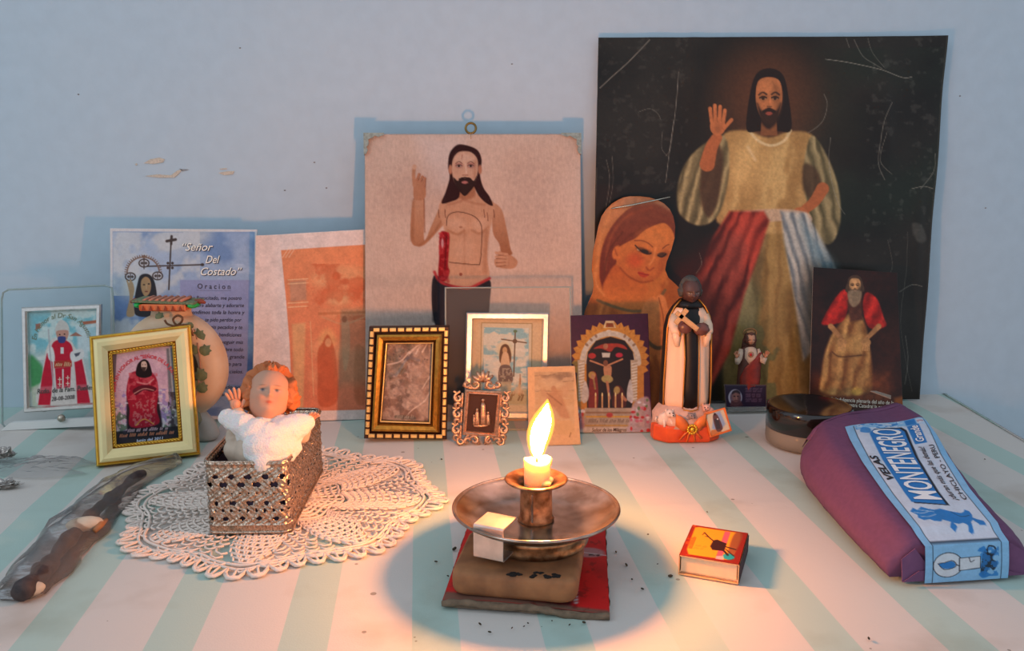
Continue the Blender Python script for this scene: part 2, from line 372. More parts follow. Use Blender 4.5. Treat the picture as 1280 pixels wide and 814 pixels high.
# ------------------------------------------------------------------ sculpted heads for figurines
def head_mesh(name, skin, lips, iris, brow, parent, m, size, loc, rot, blush=(.8, .35, .25), n=80, k=60, wide=.76, feat=1., beard=None, fs=1., dz=0.):
    V = []; cols = []; Fc = []
    sk = np.array(skin); li = np.array(lips); g = lambda x, z, cx, cz, sx, sz: math.exp(-((x - cx) / sx) ** 2 - ((z - cz) / sz) ** 2)
    for i in range(k + 1):
        th = math.pi * i / k
        for j in range(n):
            ph = 2 * math.pi * j / n; x, y, z = math.sin(th) * math.cos(ph), math.sin(th) * math.sin(ph), math.cos(th)
            jaw = 1 - .24 * max(0, -z) ** 1.3; X = x * wide * jaw; Y = y * .86 * (1 - .1 * max(0, -z)); Z = z
            c = sk.copy()
            X0, Z0 = X, Z; X, Z = X / fs, (Z - dz) / fs
            if y < 0:
                w = min(1, -y * 2.2); d = 0
                for sx in (-1, 1):
                    d += -.11 * g(X, Z, sx * .28, .06, .15, .10) + .07 * g(X, Z, sx * .28, .045, .09, .055) + .04 * g(X, Z, sx * .28, .22, .18, .05) + .05 * g(X, Z, sx * .38, -.25, .18, .18) + .05 * g(X, Z, sx * .075, -.2, .05, .05)
                d += .10 * g(X, Z, 0, .02, .07, .2) + .17 * g(X, Z, 0, -.17, .085, .09) + .06 * g(X, Z, 0, -.395, .14, .035) + .06 * g(X, Z, 0, -.49, .11, .04) - .03 * g(X, Z, 0, -.445, .16, .02) + .08 * g(X, Z, 0, -.74, .2, .13)
                Y -= d * w * feat
                for sx in (-1, 1):
                    c += (np.array(blush) - c) * .45 * g(X, Z, sx * .38, -.24, .16, .14)
                    e = g(X, Z, sx * .28, .045, .115, .05) ** 2; c += (np.array([.62, .58, .54]) - c) * min(1, e * 1.6)
                    e = g(X, Z, sx * .28, .045, .085, .075) ** 3; c += (np.array(iris) - c) * min(1, e * 2.4)
                    c += (np.array([.02, .015, .01]) - c) * min(1, 1.4 * g(X, Z, sx * .28, .105, .12, .016))
                    c += (np.array(brow) - c) * min(1, 1.1 * g(X, Z, sx * .3, .24 - .2 * (abs(X) - .28) ** 2 * 4, .15, .022))
                c += (li - c) * min(1, 1.3 * g(X, Z, 0, -.44, .12, .055))
                if beard: c += (np.array(beard) - c) * min(1, 1.4 * (g(X, Z, 0, -.78, .42, .2) + g(X, Z, 0, -.33, .2, .035) + .8 * g(X, Z, .45, -.5, .12, .3) + .8 * g(X, Z, -.45, -.5, .12, .3)))
            V.append((X0, Y, Z0)); cols.append(c)
    Fc = [(i * n + j, (i + 1) * n + j, (i + 1) * n + (j + 1) % n, i * n + (j + 1) % n) for i in range(k) for j in range(n)]
    return mesh(name, V, Fc, m, parent, True, np.array(cols), loc=loc, rot=rot, scale=(size,) * 3)
def hair_mesh(name, parent, m, size, loc, rot, amp=.08, freq=9, k=50, n=70, line_z=.42, fall=.0, wide=.8, side=.52, back=1.):
    V = []
    for i in range(k + 1):
        th = math.pi * i / k
        for j in range(n):
            ph = 2 * math.pi * j / n; x, y, z = math.sin(th) * math.cos(ph), math.sin(th) * math.sin(ph), math.cos(th)
            face = 1 if (y < -.02 and z < line_z + .25 * abs(x) and abs(x) < side + .3 * max(0, z)) else 0
            if z < -.62 + fall * -1 and y < .5: face = 1
            bump = amp * (math.sin(freq * ph + 5 * z) * math.sin(freq * 1.1 * th) + .6 * math.sin(freq * 2.1 * ph - 7 * z))
            r = .80 if face else 1.09 + bump
            V.append((x * wide * r * (1 + (.12 if z < 0 and not face else 0)), y * .9 * r * back, z * r * 1.0))
    Fc = [(i * n + j, (i + 1) * n + j, (i + 1) * n + (j + 1) % n, i * n + (j + 1) % n) for i in range(k) for j in range(n)]
    return mesh(name, V, Fc, m, parent, True, loc=loc, rot=rot, scale=(size,) * 3)
def hand(b, o, fwd, up, side, L, curl=.5, spread=.25, col=None):
    """palm and five fingers; o wrist, fwd along fingers, up back-of-hand, side thumb side"""
    o = Vector(o); f = Vector(fwd).normalized(); s = Vector(side); s = (s - f * s.dot(f)).normalized(); u = Vector(up); u = (u - f * u.dot(f) - s * u.dot(s)).normalized()
    w = L * .42
    b.tube([o, o + f * L * .12, o + f * L * .3, o + f * L * .48], [w * .34, w * .48, w * .55, w * .5], 10, col, flat=.5 if abs(s.dot(f.orthogonal())) else .5)
    b.ball(o + f * L * .3, (w * .5, w * .5, w * .5), 8, 6, col)
    for i, (k, ln) in enumerate(((-1.4, .34), (-.5, .44), (.45, .48), (1.35, .42))):
        p = o + f * L * .46 - s * (-k) * w * .27 * 1.0; d = (f + s * (k * spread * .6)).normalized(); pts = [p]; a = 0
        for q in range(4):
            a += curl * .45; dd = d * math.cos(a) - u * math.sin(a); pts.append(pts[-1] + dd * L * ln / 4 * 1.1)
        r = w * .155; b.tube(pts, [r * 1.1, r * 1.05, r, r * .92, r * .6], 7, col)
    p = o + f * L * .14 + s * w * .4; d = (f * .7 + s * .85).normalized(); pts = [p]
    for q in range(3): d = (d + f * .28 - u * curl * .25).normalized(); pts.append(pts[-1] + d * L * .15)
    b.tube(pts, [w * .22, w * .2, w * .18, w * .11], 7, col)
# ------------------------------------------------------------------ room
def wall_material():
    m = mat('pale_blue_wall_paint', (182, 200, 212), .75, bump=.25, scale=70, vary=.05, spec=.25, detail=6)
    n = m.node_tree.nodes; l = m.node_tree.links; b = n['Principled BSDF']
    tc = n.new('ShaderNodeTexCoord'); no = n.new('ShaderNodeTexNoise'); no.inputs['Scale'].default_value = 5; no.inputs['Detail'].default_value = 5
    l.new(tc.outputs['Object'], no.inputs['Vector']); mx = n.new('ShaderNodeMix'); mx.data_type = 'RGBA'; mx.blend_type = 'MIX'
    r = n.new('ShaderNodeMapRange'); r.inputs[1].default_value = .4; r.inputs[2].default_value = .7; r.inputs[4].default_value = .35; l.new(no.outputs['Fac'], r.inputs[0])
    l.new(r.outputs[0], mx.inputs[0]); src = b.inputs['Base Color'].links[0].from_socket
    l.new(src, mx.inputs[6]); mx.inputs[7].default_value = rgb(190, 200, 206); l.new(mx.outputs[2], b.inputs['Base Color'])
    return m
WALL = wall_material()
w = MB().box((0, .06, .35), (3.4, .12, 2.2)).out('wall_back', WALL, smooth=False); tag(w, kind='structure', label='pale blue painted wall with small peeled patches')
fl = MB().box((0, -1.2, -.775), (3.4, 2.6, .05)).out('floor', mat('dull_cement_floor', (120, 112, 104), .8, bump=.2, scale=20), smooth=False); tag(fl, kind='structure')
PEEL = mat('bare_plaster', (214, 200, 182), .9, bump=.6, scale=900, vary=.25); PEEL2 = mat('dark_plaster', (150, 150, 150), .9, vary=.3)
for pts, mm in (([(180, 204), (188, 199), (199, 197), (206, 199), (204, 203), (192, 205)], PEEL), ([(181, 220), (196, 218), (214, 219), (222, 213), (228, 212), (224, 217), (218, 222), (198, 222)], PEEL),
                ([(273, 216), (285, 214), (293, 214), (291, 218), (280, 219)], PEEL), ([(274, 211), (283, 210), (284, 211.5), (276, 212)], PEEL), ([(224, 211), (236, 212), (228, 214)], PEEL2), ([(169, 205), (171, 204), (172, 206), (170, 207)], PEEL)):
    loc = [AY(x, y, 0) for x, y in pts]; MB().prism([(p.x, p.z) for p in loc], -.0006, .0005).out('peeled_patch', mm, w, smooth=False)
for x, y in ((393, 203), (356, 238), (408, 235), (640, 80), (300, 60), (98, 118), (1232, 260), (1200, 120)):
    p = AY(x, y, 0); MB().ball(p, (.0010, .0005, .0007), 6, 4).out('nick', PEEL2, w)
# table and its striped cloth
E1 = (.4885, -.0046); E2 = (.4775, -.1357); slope = (E2[0] - E1[0]) / (E2[1] - E1[1])
t = empty('table', (0, -.4, -.75))
WOOD = mat('dark_table_wood', (96, 66, 42), .5, bump=.2, scale=30)
MB().box((-.09, -.02, .735), (1.11, .74, .022)).out('tabletop', WOOD, t, smooth=False)
for x in (-.6, .42):
    for y in (-.36, .3): MB().box((x, y, .36), (.05, .05, .72), bev=.004).out('leg', WOOD, t, smooth=False)
tag(t, 'wooden table hidden under the striped cloth, against the blue wall', 'table')
def cloth_material():
    m = bpy.data.materials.new('striped_cotton_cloth'); m.use_nodes = True; n = m.node_tree.nodes; l = m.node_tree.links; b = n['Principled BSDF']
    b.inputs['Roughness'].default_value = .8; b.inputs['Specular IOR Level'].default_value = .2
    tc = n.new('ShaderNodeTexCoord'); sp = n.new('ShaderNodeSeparateXYZ'); l.new(tc.outputs['UV'], sp.inputs[0])
    def math_(op, a, bb=None, c=None):
        q = n.new('ShaderNodeMath'); q.operation = op
        for i, v in enumerate((a, bb, c)):
            if v is None: continue
            if isinstance(v, (int, float)): q.inputs[i].default_value = v
            else: l.new(v, q.inputs[i])
        return q.outputs[0]
    wob = n.new('ShaderNodeTexNoise'); wob.inputs['Scale'].default_value = 6; l.new(tc.outputs['Object'], wob.inputs['Vector'])
    fr = math_('FRACT', math_('ADD', sp.outputs[0], math_('MULTIPLY', math_('SUBTRACT', wob.outputs['Fac'], .5), .03)))
    d = math_('ABSOLUTE', math_('SUBTRACT', fr, .185)); st = n.new('ShaderNodeMapRange'); l.new(d, st.inputs[0]); st.inputs[1].default_value = .181; st.inputs[2].default_value = .189; st.inputs[3].default_value = 1; st.inputs[4].default_value = 0
    weave = n.new('ShaderNodeTexNoise'); weave.inputs['Scale'].default_value = 900; weave.inputs['Detail'].default_value = 2; l.new(tc.outputs['Object'], weave.inputs['Vector'])
    soil = n.new('ShaderNodeTexNoise'); soil.inputs['Scale'].default_value = 14; soil.inputs['Detail'].default_value = 8; l.new(tc.outputs['Object'], soil.inputs['Vector'])
    mx = n.new('ShaderNodeMix'); mx.data_type = 'RGBA'; l.new(st.outputs[0], mx.inputs[0]); mx.inputs[6].default_value = rgb(206, 201, 194); mx.inputs[7].default_value = rgb(174, 197, 188)
    m2 = n.new('ShaderNodeMix'); m2.data_type = 'RGBA'; m2.blend_type = 'MULTIPLY'; s2 = n.new('ShaderNodeMapRange'); l.new(soil.outputs['Fac'], s2.inputs[0]); s2.inputs[1].default_value = .55; s2.inputs[2].default_value = .75; s2.inputs[4].default_value = .42
    l.new(s2.outputs[0], m2.inputs[0]); l.new(mx.outputs[2], m2.inputs[6]); m2.inputs[7].default_value = rgb(190, 170, 150)
    # soot and dirt specks
    vo = n.new('ShaderNodeTexVoronoi'); vo.inputs['Scale'].default_value = 75; l.new(tc.outputs['Object'], vo.inputs['Vector'])
    sepc = n.new('ShaderNodeSeparateColor'); l.new(vo.outputs['Color'], sepc.inputs[0])
    rad = math_('MULTIPLY', math_('POWER', sepc.outputs[0], 6.), .15); spk = math_('MULTIPLY', math_('LESS_THAN', vo.outputs['Distance'], rad), .6)
    m3 = n.new('ShaderNodeMix'); m3.data_type = 'RGBA'; l.new(spk, m3.inputs[0]); l.new(m2.outputs[2], m3.inputs[6]); m3.inputs[7].default_value = rgb(90, 80, 62)
    l.new(m3.outputs[2], b.inputs['Base Color'])
    bp = n.new('ShaderNodeBump'); bp.inputs['Strength'].default_value = .12; bp.inputs['Distance'].default_value = .0008; l.new(weave.outputs['Fac'], bp.inputs['Height'])
    b2 = n.new('ShaderNodeBump'); b2.inputs['Strength'].default_value = .25; b2.inputs['Distance'].default_value = .004; l.new(soil.outputs['Fac'], b2.inputs['Height']); l.new(bp.outputs['Normal'], b2.inputs['Normal'])
    l.new(b2.outputs['Normal'], b.inputs['Normal']); return m
def make_cloth():
    a = math.radians(3.07); ca, sa = math.cos(a), math.sin(a)
    g = [G(x, 814) for x in (683, 852)]; cc = [p.x * ca + p.y * sa for p in g]; per = cc[1] - cc[0]
    nx, ny = 240, 150; V = []; UVx = []
    for j in range(ny + 1):
        for i in range(nx + 1):
            s = i / nx; q = j / ny
            # run lengths over the table, then down the hanging sides
            y = -.775 + .79 * q if True else 0
            xr = E1[0] + slope * (y - E1[1]); L = 1.12; dx = -.66; tt = dx + (xr - dx + .16) * s
            x = tt; z = 0.; fl_ = 0.
            if tt > xr: dd = tt - xr; rr = .01; x = xr - rr + rr * math.sin(min(dd / rr, 1.57)) ; z = -(dd - rr * .6) if dd > rr else -(rr - rr * math.cos(dd / rr)); x = max(x, xr - rr) + .004 * math.sin(y * 45) * min(1, -z * 20)
            yy = min(y, 0.0)
            ridge = lambda v, w, h: h * math.exp(-(v / w) ** 2)
            zz = .0006 * (vnoise(np.array([x * 9 + 20]), np.array([y * 7 + 20]), 3)[0] - .5)
            zz += ridge(y + .262 + .006 * math.sin(x * 9), .003, .0007) * (1 if x > .06 or x < -.02 else .2)
            zz += .0010 * math.exp(-((x + .35) / .05) ** 2) * math.sin(y * 60 + x * 50)
            V.append((x, yy, (z + zz) - .0009 if z == 0 else z)); UVx.append((tt * ca + y * sa - cc[0]) / per)
    n = nx + 1; Fc = [(j * n + i, j * n + i + 1, (j + 1) * n + i + 1, (j + 1) * n + i) for j in range(ny) for i in range(nx)]
    # hanging front
    fr = len(V); rows = 10
    for k in range(1, rows + 1):
        for i in range(n):
            x, y, z = V[i]; V.append((x, y - .004 - .006 * math.sin(x * 40) * k / rows - .002 * min(k, 2), z - .02 * k)); UVx.append(UVx[i] + (-.02 * k * sa) / per)
    def row(k, i): return i if k == 0 else fr + (k - 1) * n + i
    Fc += [(row(k, i), row(k + 1, i), row(k + 1, i + 1), row(k, i + 1)) for k in range(rows) for i in range(nx)]
    o = mesh('tablecloth', V, Fc, cloth_material()); uv = o.data.uv_layers.new(name='UVMap'); li = np.empty(len(o.data.loops), np.int32); o.data.loops.foreach_get('vertex_index', li)
    ux = np.array(UVx); arr = np.stack([ux[li], np.zeros(len(li))], 1).astype(np.float32); uv.data.foreach_set('uv', arr.ravel())
    tag(o, 'pale cotton tablecloth with wide mint green stripes covering the table', 'tablecloth')
make_cloth()

# ------------------------------------------------------------------ big leaning poster (generic robed figure)
GLOSS = print_mat('glossy_print', .30, .32, .03); CARD = print_mat('card_print', .55, .35, .05); MATT = print_mat('matt_print', .8, .2, .08)
SKIN = (196, 128, 84)
def fig_face(cv, x, y, w, h, skin, hair, beard=True, rot=0., dark=(50, 30, 20), long=1.2):
    """a small painted face: x,y centre, w,h half sizes"""
    sh = tuple(int(q * .72) for q in skin); hi = tuple(min(255, int(q * 1.12)) for q in skin)
    cv.P([(x - w * 1.35, y - h * .3), (x - w * .9, y - h * 1.15), (x, y - h * 1.4), (x + w * .95, y - h * 1.15), (x + w * 1.35, y - h * .3), (x + w * 1.6, y + h * long), (x + w * .7, y + h * (long + .1)), (x - w * .7, y + h * (long + .1)), (x - w * 1.6, y + h * long)], hair, .8, 1, True)
    cv.P([(x - w * .5, y + h * .5), (x + w * .5, y + h * .5), (x + w * .6, y + h * 1.5), (x - w * .6, y + h * 1.5)], sh, .8)
    cv.P([(x - w * .95, y - h * .2), (x - w * .75, y - h * .85), (x, y - h * 1.02), (x + w * .75, y - h * .85), (x + w * .95, y - h * .2), (x + w * .78, y + h * .45), (x + w * .3, y + h * .95), (x - w * .3, y + h * .95), (x - w * .78, y + h * .45)], skin, .8, 1, True)
    cv.P([(x + w * .25, y - h * .8), (x + w * .9, y - h * .3), (x + w * .75, y + h * .5), (x + w * .35, y + h * .9), (x + w * .4, y)], sh, w * .25, .6, True)
    cv.E(x - w * .25, y - h * .55, w * .45, h * .25, hi, 0, w * .25, .6)
    if beard:
        cv.P([(x - w * .85, y + h * .1), (x - w * .5, y + h * .42), (x, y + h * .34), (x + w * .5, y + h * .42), (x + w * .85, y + h * .1), (x + w * .6, y + h * .85), (x + w * .15, y + h * 1.18), (x - w * .2, y + h * 1.18), (x - w * .6, y + h * .85)], hair, w * .13, .85, True)
        cv.L([(x - w * .38, y + h * .46), (x, y + h * .36), (x + w * .38, y + h * .46)], h * .12, hair, .4, .8)
    cv.E(x, y + h * .55, w * .25, h * .07, (160, 76, 62), 0, .4, .9)
    for s in (-1, 1):
        cv.E(x + s * w * .42, y - h * .12, w * .28, h * .13, sh, 0, w * .12, .7)
        cv.E(x + s * w * .42, y - h * .1, w * .2, h * .055, (170, 145, 120), 0, .35, .6); cv.E(x + s * w * .42, y - h * .1, w * .11, h * .07, dark, 0, .35, .95); cv.L([(x + s * w * .2, y - h * .13), (x + s * w * .42, y - h * .18), (x + s * w * .66, y - h * .12)], h * .07, dark, .35, .9)
        cv.L([(x + s * w * .18, y - h * .27), (x + s * w * .45, y - h * .36), (x + s * w * .72, y - h * .26)], h * .08, dark, .4, .75)
    cv.L([(x + w * .06, y - h * .15), (x + w * .1, y + h * .2)], w * .12, hi, .4, .7); cv.L([(x - w * .12, y + h * .25), (x + w * .16, y + h * .25)], h * .06, dark, .4, .6)
def p_hand(cv, x, y, s, col, up=True, fl=1):
    sh = tuple(int(q * .68) for q in col); cv.E(x, y, s * .42, s * .5, col, 0, .7)
    for k, (dx, l) in enumerate(((-.32, .62), (-.12, .78), (.1, .72), (.3, .52))):
        a = (x + fl * dx * s, y - s * .25); b_ = (x + fl * (dx * 1.3) * s, y - s * (.35 + l)); cv.L([a, b_], s * .2, col, .5); cv.L([(a[0] + s * .1, a[1]), (b_[0] + s * .1, b_[1] + s * .15)], s * .05, sh, .4, .6)
    cv.L([(x + fl * s * .35, y + s * .1), (x + fl * s * .75, y - s * .35)], s * .2, col, .5); cv.E(x, y + s * .1, s * .2, s * .25, sh, 0, s * .2, .5)
def paint_poster(cv):
    cv.mixn((44, 40, 35), 90, 3, .35, .7, .8); cv.mixn((34, 20, 15), 60, 9, .5, .7, .8, (730, 230, 900, 520)); cv.mixn((26, 36, 28), 80, 5, .4, .7, .8, (990, 60, 1200, 330))
    cv.E(960, 125, 56, 60, (120, 62, 32), 0, 38, .9); cv.E(960, 150, 110, 110, (66, 48, 34), 0, 70, .5)
    # dark trailing back of the long robe
    R1, R2 = (184, 152, 102), (112, 90, 54)
    cv.P([(905, 270), (1025, 270), (1036, 350), (1030, 500), (905, 500), (900, 380)], folds(R2, R1, lambda x, y: (x - 960) / (24 + (y - 250) * .13)), 4)
    cv.P([(960, 290), (985, 290), (1000, 500), (930, 500)], folds((128, 92, 44), (176, 140, 78), lambda x, y: (x - 960) / 17), 4, .6)
    cv.P([(905, 400), (960, 400), (950, 500), (900, 500)], (92, 84, 48), 16, .5)
    # body of the tunic
    cv.P([(902, 172), (930, 163), (960, 172), (990, 164), (1018, 172), (1032, 220), (1022, 285), (905, 285), (898, 230)], folds((160, 122, 72), (204, 168, 110), lambda x, y: (x + y * .25) / 46), 2.5, 1, True)
    cv.E(935, 205, 24, 32, (212, 172, 112), .1, 16, .7); cv.L([(935, 184), (944, 200)], 3, (226, 196, 150), 1.5, .8)
    cv.L([(936, 163), (948, 176), (964, 182), (980, 176), (988, 163)], 3.2, (218, 192, 146), .9)
    # raised sleeve and arm on the left
    cv.P([(905, 170), (880, 180), (856, 205), (846, 240), (850, 268), (872, 282), (894, 274), (906, 248), (912, 205)], folds((84, 74, 50), (176, 156, 112), lambda x, y: (x * 1.0 + (y - 170) * .3) / 15), 2, 1, True)
    cv.P([(877, 206), (884, 184), (896, 178), (904, 200), (898, 250), (886, 272), (876, 250)], (74, 50, 34), 3, .9, True)
    cv.L([(884, 205), (889, 185), (896, 172)], (19, 13), (176, 100, 60), .9); p_hand(cv, 897, 158, 23, (190, 112, 68))
    # sleeve on the right with the hand resting low on a fold of mantle
    cv.P([(1014, 170), (1034, 196), (1048, 236), (1050, 280), (1038, 305), (1020, 296), (1010, 262), (1004, 215)], folds((84, 76, 50), (172, 154, 112), lambda x, y: (x * .9 - (y - 170) * .18) / 14), 2, 1, True)
    cv.P([(1005, 205), (1022, 214), (1028, 240), (1018, 252), (1004, 236)], (70, 48, 32), 3, .8, True)
    cv.L([(1028, 236), (1018, 252), (1006, 262)], (16, 11), (172, 98, 58), .9); cv.E(1001, 268, 10, 9, (186, 108, 66), .3, .8)
    for k in range(4): cv.L([(1004 - k * 3.6, 268), (998 - k * 3.8, 282)], 3.4, (190, 112, 70), .5); cv.L([(1002 - k * 3.6, 270), (996.4 - k * 3.8, 282)], .9, (96, 50, 30), .4)
    cv.P([(912, 268), (950, 262), (990, 262), (1012, 268), (1012, 278), (980, 276), (930, 280)], (196, 166, 142), 1.5, .9, True)
    # a red mantle and a pale blue one hanging open from the waist
    RM = folds((92, 22, 14), (196, 74, 56), lambda x, y: (x - 950 + (y - 260) * .42) / (15 + (y - 260) * .05))
    cv.P([(912, 264), (955, 264), (962, 276), (948, 320), (930, 370), (912, 440), (880, 500), (812, 500), (838, 420), (866, 350), (892, 295)], RM, 3)
    cv.P([(905, 285), (870, 350), (820, 500), (780, 500), (820, 370), (860, 320)], (56, 22, 18), 12, .9)
    cv.P([(925, 270), (950, 270), (940, 320), (918, 345), (900, 350), (910, 300)], (206, 84, 66), 7, .45)
    cv.P([(850, 330), (910, 380), (870, 500), (805, 500), (830, 400)], (70, 22, 14), 18, .6)
    BM = folds((112, 120, 128), (206, 200, 190), lambda x, y: (x - 990 - (y - 260) * .28) / 11)
    cv.P([(976, 264), (1008, 266), (1022, 290), (1040, 325), (1048, 345), (1018, 352), (1014, 440), (1004, 450), (994, 380), (980, 300)], BM, 3)
    cv.P([(1000, 275), (1045, 330), (1050, 350), (1022, 350)], (92, 130, 150), 9, .6); cv.P([(1000, 360), (1018, 350), (1016, 430), (1006, 450)], (92, 108, 120), 8, .6)
    fig_face(cv, 961, 126, 17.5, 29, (184, 114, 70), (36, 22, 16), True, long=1.22)
    cv.P([(1008, 330), (1045, 330), (1080, 500), (1012, 500)], (16, 18, 16), 18, .5)
    # wear: scuffed dull patches, cracks of the paper surface
    WH = (150, 146, 138)
    for pts, w, a in (([(812, 50), (785, 78), (766, 95), (750, 110)], .9, .85), ([(848, 90), (844, 140), (838, 180), (832, 228)], .8, .7), ([(758, 200), (762, 225), (757, 262), (752, 298)], .8, .5), ([(765, 195), (766, 230), (758, 270)], .7, .5),
                      ([(798, 140), (812, 136), (822, 142), (826, 150)], .7, .5), ([(828, 165), (827, 185), (834, 195)], .7, .5), ([(842, 150), (838, 185), (832, 195)], .7, .5), ([(1032, 74), (1060, 78), (1100, 87), (1128, 97), (1140, 96)], .9, .8),
                      ([(1068, 50), (1078, 70), (1092, 80), (1102, 86)], .8, .6), ([(1085, 48), (1090, 66), (1104, 84)], .7, .5), ([(1058, 48), (1062, 60)], .7, .6), ([(1030, 118), (1034, 130), (1030, 148), (1022, 158), (1010, 166)], .8, .6),
                      ([(1115, 128), (1105, 150), (1100, 180), (1098, 205), (1106, 225)], .9, .6), ([(1108, 165), (1100, 200), (1115, 218)], .7, .6), ([(1038, 172), (1036, 200), (1040, 230), (1048, 255), (1056, 268)], .7, .6),
                      ([(1140, 236), (1154, 233), (1166, 236)], .9, .7), ([(1168, 192), (1166, 215), (1150, 236)], .8, .6), ([(1135, 290), (1133, 340), (1126, 400), (1132, 450), (1140, 490)], .8, .3), ([(1125, 365), (1140, 356), (1152, 358)], .8, .6),
                      ([(1132, 420), (1135, 450), (1131, 480)], .9, .5), ([(874, 316), (877, 330), (870, 342)], .6, .6), ([(746, 210), (744, 260), (742, 300), (740, 360)], 1.0, .35), ([(1110, 300), (1116, 330), (1112, 344)], .7, .35)):
        cv.L(pts, w, WH, .35, a)
    cv.mixn((92, 90, 86), 6, 4, .62, .75, .25, (735, 40, 860, 240)); cv.mixn((98, 98, 96), 7, 12, .6, .75, .3, (1080, 40, 1190, 320))
    cv.P([(1140, 280), (1152, 282), (1158, 300), (1146, 302)], (120, 122, 118), 2, .35, True)
    cv.N(.10, 2.5, 8); cv.P([(1181, 43), (1187, 43), (1154, 500), (1148, 500)], (80, 78, 72), 1.2, .5)
def poster_wave(X, Y):
    d = .0022 * (fbm(X / 75, Y / 120, 21, 3) - .5) + .0012 * np.exp(-((X - 868) / 10) ** 2) / (1 + np.exp((Y - 160) / 8))
    d += .0016 * np.exp(-((X - 1108 - (Y - 150) * .05) / 9) ** 2) * np.exp(-((Y - 150) / 60) ** 2) + .0014 * np.exp(-((X - 1150 + (Y - 230) * .04) / 7) ** 2) * np.exp(-((Y - 290) / 110) ** 2)
    d += .0010 * np.exp(-((X + Y - 862) / 9) ** 2) / (1 + np.exp((X - 810) / 6)) + .0014 * np.exp(-((X - 1100) / 30) ** 2 - ((Y - 70) / 18) ** 2)
    d += .0016 * np.clip((X - 1120) / 60, 0, 1) ** 2 * (1 + np.sin(Y / 26)) + .0006 * np.sin(Y / 17 + X / 60) * np.exp(-((X - 866) / 26) ** 2) / (1 + np.exp((Y - 170) / 8))
    return d
pl = Plane((.12, -.022, 0), 0, 2.6)
o, at = sheet('poster', pl, [(748, 47), (1183, 45), (1149, 499), (739, 502)], 430, 450, paint_poster, GLOSS, .0004, poster_wave, base=(20, 17, 14), gain=(1.12, 1.10, 1.02))
tag(o, 'large dark creased poster of a robed man raising one hand, tallest picture against the wall', 'poster')

